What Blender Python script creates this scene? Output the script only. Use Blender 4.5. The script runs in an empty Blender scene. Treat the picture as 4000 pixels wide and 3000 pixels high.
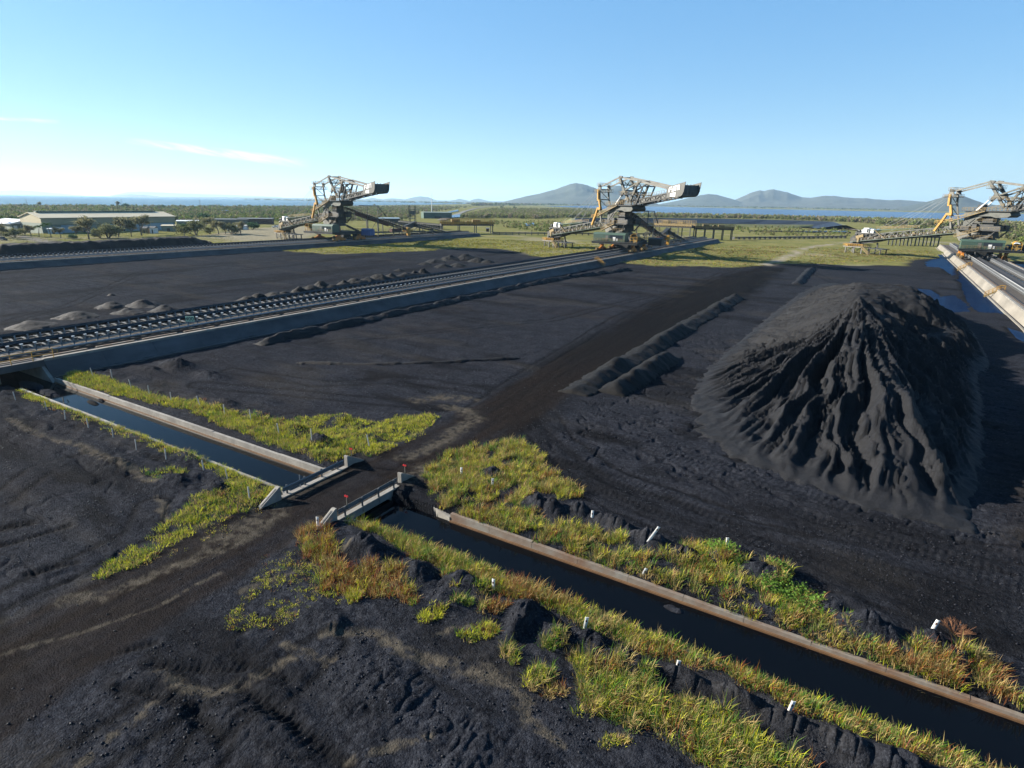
import bpy, bmesh, math, random
import numpy as np
from mathutils import Vector, Matrix
random.seed(7); RNG = np.random.default_rng(7)
S = bpy.context.scene
COL = S.collection
R = math.radians
# ------------------------------------------------------------------ camera
FPX, PITCH, ROLL, YAW, CH = 2317.09, 17.07, .8896, 31.3547, 20.0
_p, _r, _y = R(PITCH), R(ROLL), R(YAW)
FW = np.array([-math.sin(_y)*math.cos(_p), math.cos(_y)*math.cos(_p), -math.sin(_p)])
_rt = np.array([math.cos(_y), math.sin(_y), 0.]); _up = np.cross(_rt, FW)
RT = _rt*math.cos(_r)+_up*math.sin(_r); UP = _up*math.cos(_r)-_rt*math.sin(_r)
cam = bpy.data.objects.new("camera", bpy.data.cameras.new("camera")); COL.objects.link(cam)
cam.data.sensor_width = 36; cam.data.lens = 36*FPX/4000; cam.data.clip_start = .5; cam.data.clip_end = 90000
cam.matrix_world = Matrix(((RT[0], UP[0], -FW[0], 0), (RT[1], UP[1], -FW[1], 0), (RT[2], UP[2], -FW[2], CH), (0, 0, 0, 1)))
S.camera = cam
# ------------------------------------------------------------------ light
SUN_EL, SUN_AZ = R(24), math.atan2(-.95, -.31)     # azimuth from +Y towards +X
w = bpy.data.worlds.new("World"); S.world = w; w.use_nodes = True
nt = w.node_tree; nt.nodes.clear()
out = nt.nodes.new("ShaderNodeOutputWorld"); bg = nt.nodes.new("ShaderNodeBackground"); sky = nt.nodes.new("ShaderNodeTexSky")
sky.sky_type = 'NISHITA'; sky.sun_disc = False; sky.sun_elevation = SUN_EL; sky.sun_rotation = SUN_AZ
sky.air_density = 1.0; sky.dust_density = 0.1; sky.ozone_density = 2.6; sky.altitude = 0
bg.inputs[1].default_value = .06
# thin streaks of high cloud in the sky, placed by direction
_dir = lambda u, v: FW+RT*(u-2000)/FPX+UP*(1500-v)/FPX
_ae = lambda u, v: (math.atan2(_dir(u, v)[0], _dir(u, v)[1]), math.atan2(_dir(u, v)[2], math.hypot(*_dir(u, v)[:2])))
def nd(t, **k):
    n_ = nt.nodes.new(t)
    for a_, b_ in k.items(): setattr(n_, a_, b_)
    return n_
def mth(op, a_, b_=None, c_=None):
    n_ = nd("ShaderNodeMath", operation=op)
    for q_, v_ in enumerate((a_, b_, c_)):
        if v_ is None: continue
        if isinstance(v_, (int, float)): n_.inputs[q_].default_value = v_
        else: nt.links.new(v_, n_.inputs[q_])
    return n_.outputs[0]
tcw = nd("ShaderNodeTexCoord"); sx = nd("ShaderNodeSeparateXYZ"); nt.links.new(tcw.outputs['Generated'], sx.inputs[0])
azn = mth('ARCTAN2', sx.outputs[0], sx.outputs[1]); eln = mth('ARCSINE', sx.outputs[2]); cmask = None
for (p0, p1, wd_, amt, sd_) in (((480, 545), (1215, 642), .0085, 1., 0.), ((-160, 452), (240, 477), .003, .6, 3.)):
    (a0, e0), (a1, e1) = _ae(*p0), _ae(*p1); L_ = math.hypot(a1-a0, e1-e0); ux, uy = (a1-a0)/L_, (e1-e0)/L_
    da = mth('SUBTRACT', azn, a0); de = mth('SUBTRACT', eln, e0)
    s_ = mth('ADD', mth('MULTIPLY', da, ux), mth('MULTIPLY', de, uy)); t_ = mth('SUBTRACT', mth('MULTIPLY', de, ux), mth('MULTIPLY', da, uy))
    sn = mth('DIVIDE', s_, L_); cv = nd("ShaderNodeCombineXYZ"); nt.links.new(mth('MULTIPLY', s_, 22.), cv.inputs[0]); nt.links.new(mth('MULTIPLY_ADD', t_, 190., mth('MULTIPLY', s_, 26.)), cv.inputs[1]); cv.inputs[2].default_value = sd_
    nz = nd("ShaderNodeTexNoise"); nz.inputs['Scale'].default_value = 1.; nz.inputs['Detail'].default_value = 8; nz.inputs['Roughness'].default_value = .62; nt.links.new(cv.outputs[0], nz.inputs[0])
    env = mth('MULTIPLY', mth('SUBTRACT', 1., mth('POWER', mth('ABSOLUTE', mth('MULTIPLY_ADD', sn, 2., -1.)), 2.5)), 1.)
    wid_ = mth('MULTIPLY_ADD', sn, wd_*.5, wd_*.55); g_ = mth('SUBTRACT', 1., mth('POWER', mth('ABSOLUTE', mth('DIVIDE', t_, wid_)), 2.))
    m_ = mth('MULTIPLY', mth('MAXIMUM', env, 0.), mth('MAXIMUM', g_, 0.)); m_ = mth('MULTIPLY', m_, amt)
    mr = nd("ShaderNodeMapRange"); mr.inputs[1].default_value = .34; mr.inputs[2].default_value = .6; nt.links.new(nz.outputs[0], mr.inputs[0])
    m_ = mth('MULTIPLY', m_, mr.outputs[0]); cmask = m_ if cmask is None else mth('MAXIMUM', cmask, m_)
mxw = nd("ShaderNodeMix", data_type='RGBA'); nt.links.new(cmask, mxw.inputs[0]); 
gmw = nd("ShaderNodeGamma"); gmw.inputs[1].default_value = .36; hsw = nd("ShaderNodeHueSaturation"); hsw.inputs['Saturation'].default_value = 2.15; hsw.inputs['Value'].default_value = 2.08
nt.links.new(sky.outputs[0], gmw.inputs[0]); nt.links.new(gmw.outputs[0], hsw.inputs['Color']); tnw = nd('ShaderNodeMix', data_type='RGBA', blend_type='MULTIPLY'); tnw.inputs[0].default_value = 1; tnw.inputs[7].default_value = (.70, .885, 1.07, 1); nt.links.new(hsw.outputs[0], tnw.inputs[6]); nt.links.new(tnw.outputs[2], mxw.inputs[6]); mxw.inputs[7].default_value = (5.6, 5.4, 5.2, 1)
nt.links.new(mxw.outputs[2], bg.inputs[0]); nt.links.new(bg.outputs[0], out.inputs[0])
sd = bpy.data.lights.new("sun", 'SUN'); sd.energy = 5.0; sd.angle = R(.5); sd.color = (1, .92, .8)
so = bpy.data.objects.new("sun", sd); COL.objects.link(so)
tosun = Vector((math.sin(SUN_AZ)*math.cos(SUN_EL), math.cos(SUN_AZ)*math.cos(SUN_EL), math.sin(SUN_EL)))
so.rotation_euler = tosun.to_track_quat('Z', 'Y').to_euler(); so.location = (-60, 0, 60)
S.view_settings.view_transform = 'Standard'; S.view_settings.look = 'None'; S.view_settings.gamma = 1
S.view_settings.use_curve_mapping = False; S.view_settings.exposure = 1.9
HAZE = 4.5e-5; ALB = .75
S.cycles.use_denoising = True; S.cycles.max_bounces = 6; S.cycles.volume_bounces = 0; S.cycles.transparent_max_bounces = 8
S.cycles.sample_clamp_indirect = 6

# ------------------------------------------------------------------ helpers
def at(u, v, z=0.):                                  # point on the level z seen at photo pixel (u,v) of 4000x3000
    d = FW+RT*(u-2000)/FPX+UP*(1500-v)/FPX; t = (z-CH)/d[2]
    return np.array([d[0]*t, d[1]*t, z])
K = 4000/2212
def g(u, v, z=0.): return at(u*K, v*K, z)[:2]        # the same for a 2212 px wide overview
def crop(x0, y0, k, pts, z=0.): return np.array([at(x0+a/k, y0+b/k, z)[:2] for a, b in pts])
def gs(pts, z=0.): return np.array([g(a, b, z) for a, b in pts])
def _hash(ix, iy, s):
    n = (ix.astype(np.int64)*374761393+iy.astype(np.int64)*668265263+s*974711) & 0x7fffffff
    n = ((n ^ (n >> 13))*1274126177) & 0x7fffffff
    return ((n ^ (n >> 16)) & 0xffff)/65535.
def vn(x, y, s=0):
    ix, iy = np.floor(x), np.floor(y); fx, fy = x-ix, y-iy
    fx = fx*fx*fx*(fx*(fx*6-15)+10); fy = fy*fy*fy*(fy*(fy*6-15)+10)
    ix = ix.astype(np.int64); iy = iy.astype(np.int64)
    a, b, c, d = _hash(ix, iy, s), _hash(ix+1, iy, s), _hash(ix, iy+1, s), _hash(ix+1, iy+1, s)
    return (a+(b-a)*fx+(c-a)*fy+(a-b-c+d)*fx*fy)*2-1
def fbm(x, y, o=3, s=0, g_=.5):
    t = 0; a = 1; n = 0
    for i in range(o):
        t = t+a*vn(x*2**i+i*17.3, y*2**i-i*9.1, s+i); n += a; a *= g_
    return t/n
def sst(a, b, x):
    t = np.clip((x-a)/(b-a), 0, 1); return t*t*(3-2*t)
def inpoly(px, py, poly):
    r = np.zeros(np.shape(px), bool); n = len(poly)
    mnx, mny = np.min(poly, 0); mxx, mxy = np.max(poly, 0)
    sel = (px >= mnx) & (px <= mxx) & (py >= mny) & (py <= mxy)
    if not sel.any(): return r
    x, y = px[sel], py[sel]; q = np.zeros(x.shape, bool)
    for i in range(n):
        x1, y1 = poly[i]; x2, y2 = poly[(i+1) % n]
        if y1 == y2: continue
        q ^= ((y1 > y) != (y2 > y)) & (x < (x2-x1)*(y-y1)/(y2-y1)+x1)
    r[sel] = q; return r
def dseg(px, py, pts):                               # distance to a polyline
    d = np.full(np.shape(px), 1e9)
    for (x1, y1), (x2, y2) in zip(pts[:-1], pts[1:]):
        l = (x2-x1)**2+(y2-y1)**2+1e-9; t = np.clip(((px-x1)*(x2-x1)+(py-y1)*(y2-y1))/l, 0, 1)
        d = np.minimum(d, np.hypot(px-x1-t*(x2-x1), py-y1-t*(y2-y1)))
    return d
def sdpoly(px, py, poly):                            # >0 inside
    d = dseg(px, py, [tuple(p) for p in poly]+[tuple(poly[0])]); return np.where(inpoly(px, py, poly), d, -d)

# materials ---------------------------------------------------------
def mat(name, col, rough=.7, metal=0., var=.25, scale=.6, bump=0., col2=None, coords='Object', spec=.4, stretch=None, bscale=None):
    col = tuple(c*ALB for c in col); col2 = col2 and tuple(c*ALB for c in col2)
    m = bpy.data.materials.new(name); m.use_nodes = True; n = m.node_tree.nodes; l = m.node_tree.links
    b = n["Principled BSDF"]; b.inputs["Roughness"].default_value = rough; b.inputs["Metallic"].default_value = metal
    b.inputs["Specular IOR Level"].default_value = spec
    tc = n.new("ShaderNodeTexCoord"); src = tc.outputs[coords]
    if stretch:
        mp = n.new("ShaderNodeMapping"); mp.inputs['Scale'].default_value = stretch; l.new(src, mp.inputs[0]); src = mp.outputs[0]
    t = n.new("ShaderNodeTexNoise"); t.inputs["Scale"].default_value = scale; t.inputs["Detail"].default_value = 6; t.inputs["Roughness"].default_value = .65
    l.new(src, t.inputs[0])
    r = n.new("ShaderNodeValToRGB"); r.color_ramp.elements[0].position = .35; r.color_ramp.elements[1].position = .68
    c2 = col2 or tuple(c*(1-var) for c in col)
    r.color_ramp.elements[0].color = (*c2, 1); r.color_ramp.elements[1].color = (*col, 1)
    l.new(t.outputs[0], r.inputs[0]); l.new(r.outputs[0], b.inputs["Base Color"])
    if bump:
        t2 = n.new("ShaderNodeTexNoise"); t2.inputs["Scale"].default_value = bscale or scale*6; t2.inputs["Detail"].default_value = 5; l.new(src, t2.inputs[0])
        bp = n.new("ShaderNodeBump"); bp.inputs["Strength"].default_value = bump; bp.inputs["Distance"].default_value = .1
        l.new(t2.outputs[0], bp.inputs["Height"]); l.new(bp.outputs[0], b.inputs["Normal"])
    return m
M = {}
M['grey'] = mat('grey_green_steel', (.088, .095, .082), .55, col2=(.045, .046, .04), scale=.5)
M['dark'] = mat('dusty_dark_steel', (.034, .036, .036), .6, var=.5, scale=.8)
M['pale'] = mat('pale_grey_steel', (.15, .15, .13), .55, col2=(.08, .077, .066), scale=.4)
M['green'] = mat('green_cladding', (.06, .105, .075), .5, col2=(.042, .075, .055), scale=.3)
M['yellow'] = mat('yellow_paint', (.5, .27, .02), .5, col2=(.28, .15, .03), scale=1.2)
M['cream'] = mat('cream_yellow_paint', (.27, .19, .065), .6, col2=(.14, .10, .045), scale=1.)
M['orange'] = mat('orange_paint', (.6, .22, .02), .5, col2=(.3, .12, .03), scale=1.2)
M['white'] = mat('white_paint', (.8, .8, .78), .45, var=.12, scale=1.)
M['belt'] = mat('rubber_belt', (.018, .018, .02), .75, var=.4, scale=2.)
M['conc'] = mat('weathered_concrete', (.27, .255, .225), .85, col2=(.15, .14, .125), scale=.8, bump=.2)
M['stained_shaded'] = mat('coal_and_shade_darkened_concrete', (.085, .085, .09), .85, col2=(.03, .03, .032), scale=.25, bump=.1, stretch=(1, .5, 1))  # coal stain and the slope's shade mixed into one dark colour
M['berm'] = mat('pale_slab_concrete', (.235, .215, .18), .85, col2=(.15, .138, .115), scale=.25, bump=.1, stretch=(1, .5, 1))
M['ballast'] = mat('coal_dusted_ballast', (.075, .062, .05), .95, var=.6, scale=2.5, bump=.5)
M['rail'] = mat('worn_rail_steel', (.12, .085, .065), .45, .5, var=.4, scale=2.)
M['galv'] = mat('galvanised_steel', (.26, .275, .29), .5, .2, var=.25, scale=2.)
M['red'] = mat('red_reflector', (.6, .03, .03), .4, var=.2)
M['blue'] = mat('blue_paint', (.06, .13, .34), .5)
M['rust'] = mat('rusty_panel', (.12, .05, .035), .8, var=.5)
M['glass'] = mat('dark_window_glass', (.03, .04, .05), .1, var=.1, spec=.6)
M['tyre'] = mat('tyre_rubber', (.02, .02, .02), .8)
M['tan'] = mat('tan_wall_sheet', (.36, .31, .19), .6, var=.15, scale=.1)
M['wpost'] = mat('weathered_white_post', (.5, .5, .48), .6, var=.35, scale=3.)
M['roofc'] = mat('cream_roof_sheet', (.58, .5, .33), .5, var=.12, scale=.1)
M['shedgr'] = mat('grey_green_wall_sheet', (.17, .21, .17), .6, var=.15, scale=.1)
M['ltblue'] = mat('pale_blue_sheet', (.30, .40, .45), .5, var=.15, scale=.2)
M['bark'] = mat('pale_bark', (.16, .13, .10), .9, var=.4, scale=3.)
M['rustwall'] = mat('rust_stained_coping', (.19, .18, .155), .85, col2=(.135, .08, .05), scale=.55, bump=.2)
M['plate'] = mat('grey_side_plate', (.085, .085, .077), .55, var=.25, scale=.5)
M['vent'] = mat('counterweight_panel', (.10, .115, .115), .6, var=.3, scale=.6)

# mesh builder ---------------------------------------------------------
class MB:
    def __init__(s): s.v = []; s.f = []
    def add(s, vs, fs):
        o = len(s.v); s.v += [tuple(p) for p in vs]; s.f += [tuple(i+o for i in f) for f in fs]; return s
    def box(s, x0, x1, y0, y1, z0, z1):
        return s.add([(x0, y0, z0), (x1, y0, z0), (x1, y1, z0), (x0, y1, z0), (x0, y0, z1), (x1, y0, z1), (x1, y1, z1), (x0, y1, z1)],
                     [(0, 3, 2, 1), (4, 5, 6, 7), (0, 1, 5, 4), (1, 2, 6, 5), (2, 3, 7, 6), (3, 0, 4, 7)])
    def beam(s, p, q, w=.3, h=None, up=(0, 0, 1)):
        h = h or w; p = Vector(p); q = Vector(q); d = (q-p).normalized(); u = Vector(up)
        if abs(d.dot(u)) > .97: u = Vector((1, 0, 0))
        a = d.cross(u).normalized()*(w/2); b = a.cross(d).normalized()*(h/2)
        vs = [p-a-b, p+a-b, p+a+b, p-a+b, q-a-b, q+a-b, q+a+b, q-a+b]
        return s.add(vs, [(0, 3, 2, 1), (4, 5, 6, 7), (0, 1, 5, 4), (1, 2, 6, 5), (2, 3, 7, 6), (3, 0, 4, 7)])
    def tube(s, p, q, r=.1, n=8, r2=None, cap=True):
        p = Vector(p); q = Vector(q); d = (q-p).normalized(); u = Vector((0, 0, 1)) if abs(d.z) < .95 else Vector((1, 0, 0))
        a = d.cross(u).normalized(); b = a.cross(d); r2 = r if r2 is None else r2; vs = []
        for k in range(n):
            t = 2*math.pi*k/n; e = a*math.cos(t)+b*math.sin(t); vs += [p+e*r, q+e*r2]
        fs = [(2*k, 2*((k+1) % n), 2*((k+1) % n)+1, 2*k+1) for k in range(n)]
        if cap: fs += [tuple(range(0, 2*n, 2))[::-1], tuple(range(1, 2*n, 2))]
        return s.add(vs, fs)
    def prism(s, poly, y0, y1, axis='y'):            # poly in (x,z), extruded along y
        n = len(poly)
        if axis == 'y': vs = [(a, y0, b) for a, b in poly]+[(a, y1, b) for a, b in poly]
        elif axis == 'x': vs = [(y0, a, b) for a, b in poly]+[(y1, a, b) for a, b in poly]
        else: vs = [(a, b, y0) for a, b in poly]+[(a, b, y1) for a, b in poly]
        return s.add(vs, [tuple(range(n)), tuple(range(2*n-1, n-1, -1))]+[(i, (i+1) % n+0, (i+1) % n+n, i+n)[::-1] for i in range(n)])
    def rail(s, p, q, h=1.1, sp=1.5, t=.05):         # handrail with posts and two bars
        p = Vector(p); q = Vector(q); L = (q-p).length; n = max(1, int(round(L/sp))); z = Vector((0, 0, 1))
        for k in range(n+1):
            c = p.lerp(q, k/n); s.beam(c, c+z*h, t)
        s.beam(p+z*h, q+z*h, t*1.2); s.beam(p+z*h*.5, q+z*h*.5, t); return s
    def railring(s, x0, x1, y0, y1, z, h=1.1, sp=1.5, t=.06):
        c = [(x0, y0, z), (x1, y0, z), (x1, y1, z), (x0, y1, z)]
        for i in range(4): s.rail(c[i], c[(i+1) % 4], h, sp, t)
        return s
    def mesh(s, name, m, smooth=False):
        me = bpy.data.meshes.new(name); me.from_pydata(s.v, [], s.f)
        bm = bmesh.new(); bm.from_mesh(me); bmesh.ops.recalc_face_normals(bm, faces=bm.faces); bm.to_mesh(me); bm.free()
        me.materials.append(m)
        if smooth: me.polygons.foreach_set('use_smooth', [True]*len(me.polygons))
        return me
    def build(s, name, m, parent=None, loc=(0, 0, 0), rz=0, smooth=False):
        return obj(name, s.mesh(name, m, smooth), parent, loc, rz)
def obj(name, me, parent=None, loc=(0, 0, 0), rz=0):
    o = bpy.data.objects.new(name, me); COL.objects.link(o); o.parent = parent; o.location = loc; o.rotation_euler = (0, 0, rz); return o
def tag(o, label=None, cat=None, group=None, kind=None):
    if label: o['label'] = label
    if cat: o['category'] = cat
    if group: o['group'] = group
    if kind: o['kind'] = kind
    return o
def thing(name, label, cat, loc=(0, 0, 0), rz=0, group=None):
    o = bpy.data.objects.new(name, None); COL.objects.link(o); o.location = loc; o.rotation_euler = (0, 0, rz); o.empty_display_size = .2
    return tag(o, label, cat, group)
def dup(root, loc=None, rz=None, label=None, scale=None):
    r = root.copy(); COL.objects.link(r)
    if loc is not None: r.location = loc
    if rz is not None: r.rotation_euler = (0, 0, rz)
    if scale is not None: r.scale = (scale,)*3 if not isinstance(scale, tuple) else scale
    if label: r['label'] = label
    for ch in list(root.children):
        c = ch.copy(); COL.objects.link(c); c.parent = r
        for gch in list(ch.children):
            d = gch.copy(); COL.objects.link(d); d.parent = c
    return r
def npmesh(name, V, F, m, cols=None, smooth=False, attrs=None, mats=None):  # F: (n,4) or (n,3) array
    me = bpy.data.meshes.new(name); V = np.asarray(V, np.float32); F = np.asarray(F, np.int32); k = F.shape[1]
    me.vertices.add(len(V)); me.vertices.foreach_set('co', V.ravel())
    me.loops.add(F.size); me.loops.foreach_set('vertex_index', F.ravel())
    me.polygons.add(len(F)); me.polygons.foreach_set('loop_start', np.arange(0, F.size, k, dtype=np.int32))
    me.polygons.foreach_set('loop_total', np.full(len(F), k, np.int32))
    if smooth: me.polygons.foreach_set('use_smooth', np.ones(len(F), bool))
    me.update(calc_edges=True)
    if cols is not None:
        a = me.color_attributes.new('tint', 'FLOAT_COLOR', 'POINT'); c = np.ones((len(V), 4), np.float32); c[:, :3] = cols; a.data.foreach_set('color', c.ravel())
    for kx, val in (attrs or {}).items():
        a = me.attributes.new(kx, 'FLOAT', 'POINT'); a.data.foreach_set('value', np.asarray(val, np.float32))
    me.materials.append(m)
    return me
def gridfaces(nx, ny):                               # vertices ordered [ix*ny+iy]
    i = np.arange(nx-1)[:, None]*ny+np.arange(ny-1)[None]; i = i.ravel()
    return np.stack([i, i+ny, i+ny+1, i+1], 1)
# ------------------------------------------------------------------ yard layout (metres; +Y along the embankments, +X along the drain)
C1, C2, C3 = -215.5, -88.8, 31.6                     # centre lines of the three conveyor embankments
BT = 1.8                                             # their height
CY0, CY1, WZ = 24.45, 28.1, -.56                     # drain walls and water level
BX0, BX1, BY0, BY1 = -32.9, -27.4, 24.6, 30.4        # bridge
COAL_EDGE = [(-262, -80), (-262, 120), (-246, 158), (-205, 157), (-190, 158), (-173, 163), (-166, 184), (-158, 216), (-150, 227), (-136, 220), (-116, 204), (-99, 199),
    (-79, 200), (-69, 195), (-54, 204), (-36, 215), (-33, 228), (-24, 240), (-4, 250), (7, 258), (15, 300), (22, 315), (60, 315), (120, 200), (120, -80)]
YARD = np.array(COAL_EDGE)
BEACH = [gs([(420, 512), (560, 493), (640, 488), (700, 495), (660, 515), (520, 521)]), gs([(640, 520), (600, 533), (690, 531), (730, 522)])]
TRACK = gs([(1650, 573), (1715, 550), (1735, 537), (1790, 528), (1850, 524)])
TRACK2 = gs([(1040, 500), (1200, 520), (1330, 535), (1150, 548)])
LAWNROAD = gs([(-60, 505), (40, 511), (110, 525), (170, 530), (230, 520)])
ROAD = [(-33.2, -40), (-33.4, 5), (-33.2, 22), (-32.6, 31), (-32.4, 38), (-33.5, 52), (-36.5, 90), (-37, 150), (-34, 200), (-28.5, 200), (-28, 150), (-27.5, 90), (-27, 62), (-25.8, 44), (-26.5, 36), (-27.8, 31), (-27.8, 22), (-27.2, 12), (-25.5, 4), (-23, -4), (-20, -40)]
PUD = [crop(3600, 920, 5.53, [(640, 640), (900, 830), (760, 960), (900, 1050), (905, 1150), (1015, 1400), (1110, 1480), (1250, 1630), (1800, 1680), (1560, 1425), (1250, 1120)]),
    crop(3600, 920, 5.53, [(-50, 1150), (200, 1175), (430, 1320), (700, 1290), (910, 1480), (1000, 1600), (1040, 1640), (600, 1640), (300, 1500), (0, 1320)]),
    crop(3600, 920, 5.53, [(100, 560), (300, 495), (400, 500), (330, 390), (450, 395), (690, 640), (690, 850), (500, 740), (420, 690), (120, 650)]),
    np.array([at(3940, 1280)[:2], at(4010, 1302)[:2], at(4030, 1345)[:2], at(3975, 1318)[:2]]),
    np.array([(42.5, 235), (42.5, 330), (60, 345), (110, 330), (110, 190), (60, 180)])]
SANDL = [(gs([(690, 1376), (740, 1370), (800, 1376), (845, 1403), (900, 1425), (960, 1440), (1030, 1458), (1095, 1484), (1125, 1515), (1140, 1545)]), .22),
    (gs([(350, 1455), (395, 1490), (450, 1495), (500, 1480), (560, 1455), (610, 1425), (655, 1418), (690, 1440)]), .16), (gs([(185, 1655), (280, 1580), (330, 1530)]), .12), (gs([(930, 1375), (1000, 1350)]), .1), (gs([(1160, 1560), (1215, 1600)]), .1),
    (gs([(600, 1395), (650, 1415), (700, 1440)]), .12), (gs([(745, 1630), (850, 1600), (930, 1590)]), .1),
    (gs([(120, 1300), (210, 1290), (330, 1240), (420, 1210), (520, 1160), (600, 1110)]), .28), (gs([(30, 905), (110, 950), (180, 975), (260, 1010), (330, 1045)]), .22), (gs([(335, 1075), (350, 1100), (335, 1110), (390, 1135)]), .15),
    (gs([(905, 865), (950, 858), (1010, 862)]), .55), (gs([(960, 878), (1010, 890)]), .4), (gs([(985, 885), (1020, 905), (960, 950), (880, 985)]), .45), (gs([(610, 1085), (540, 1130), (470, 1165)]), .45),
    (gs([(690, 1128), (640, 1150)]), .35), (gs([(920, 1010), (880, 1040)]), .5), (gs([(770, 1180), (600, 1250), (520, 1280)]), .15), (gs([(0, 1420), (160, 1370), (330, 1310), (480, 1235)]), .08)]
DARKP = [gs([(1010, 900), (1120, 815), (1250, 735), (1480, 618), (1640, 575), (1700, 580), (1600, 655), (1480, 720), (1330, 800), (1230, 870), (1180, 930), (1080, 940)]),
    gs([(1060, 930), (1150, 930), (1250, 1010), (1420, 1090), (1700, 1170), (2212, 1260), (2212, 1420), (1900, 1330), (1600, 1170), (1350, 1090), (1230, 1050), (1150, 960)])]
SOILP = [gs([(2105, 1000), (2212, 850), (2400, 800), (2400, 1150), (2212, 1230), (2130, 1180)])]
# mounds of spilt coal along the drain: overview pixel, half widths along X and Y, height
MOUNDS = [(385, 792, 2.6, 1.5, .9), (455, 812, 2.2, 1., .5), (330, 800, 2, 1, .5), (690, 958, 1.2, .7, .7), (640, 935, 1.5, .6, .5), (560, 905, 1.5, .7, .4), (480, 875, 2, .7, .4), (745, 905, .8, .5, .4), (250, 1010, 2, .9, .5), (330, 945, 2.6, .9, .55), (420, 985, 2, .8, .5),
    (470, 1062, .9, .6, .6), (380, 1045, 1.6, .7, .4), (300, 905, 3, .9, .5), (1060, 1030, 1., .7, .6), (1180, 1105, 1.3, .7, .9), (1250, 1115, 1.1, .6, .8), (1330, 1140, 1.4, .7, .7), (1400, 1175, 1.2, .7, .9), (1470, 1200, 1.2, .7, .6), (1640, 1245, 1.3, .6, .8), (1560, 1215, 1, .6, .5),
    (1800, 1330, .9, .55, .7), (1880, 1365, 1.2, .6, .95), (2020, 1400, .8, .5, .6), (2090, 1430, .7, .5, .5), (785, 1195, 1.2, .8, .95), (900, 1240, 1., .7, .6), (1000, 1265, 1.2, .6, .6), (960, 1300, 1., .6, .4), (1120, 1350, .55, 1.2, .8), (1200, 1385, 1.1, .6, .5), (1280, 1400, 1., .6, .5), (1380, 1440, 1.1, .5, .6),
    (1480, 1470, 1.1, .5, .6), (1590, 1510, 1.1, .5, .6), (1700, 1560, 1.1, .5, .6), (1810, 1605, 1, .5, .6), (1920, 1650, 1, .5, .6), (2050, 1700, 1, .5, .6), (820, 1500, 3., 1.5, .35), (560, 1560, 2.4, 1.2, .3), (1000, 1600, 3, 1.2, .3), (330, 1500, 2.2, 1, .2), (700, 1345, 1.4, .7, .35)]
MOUNDS = [(*g(u, v), a, b, h) for u, v, a, b, h in MOUNDS]
BARS = [(at(190, 1535, WZ), 3.0, .8, .22), (at(120, 1505, WZ), 3.2, 1., .2), (at(362, 1574, WZ), 1.5, .34, .2), (at(395, 1566, WZ), .9, .3, .2), (at(2630, 2380, WZ), .8, .35, .1)]
def edgez(x): return -.03-.30*sst(-22, 2, np.asarray(x, float))      # top of the drain edge, lower to the right
def gate(x): return np.exp(-x*x)
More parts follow.
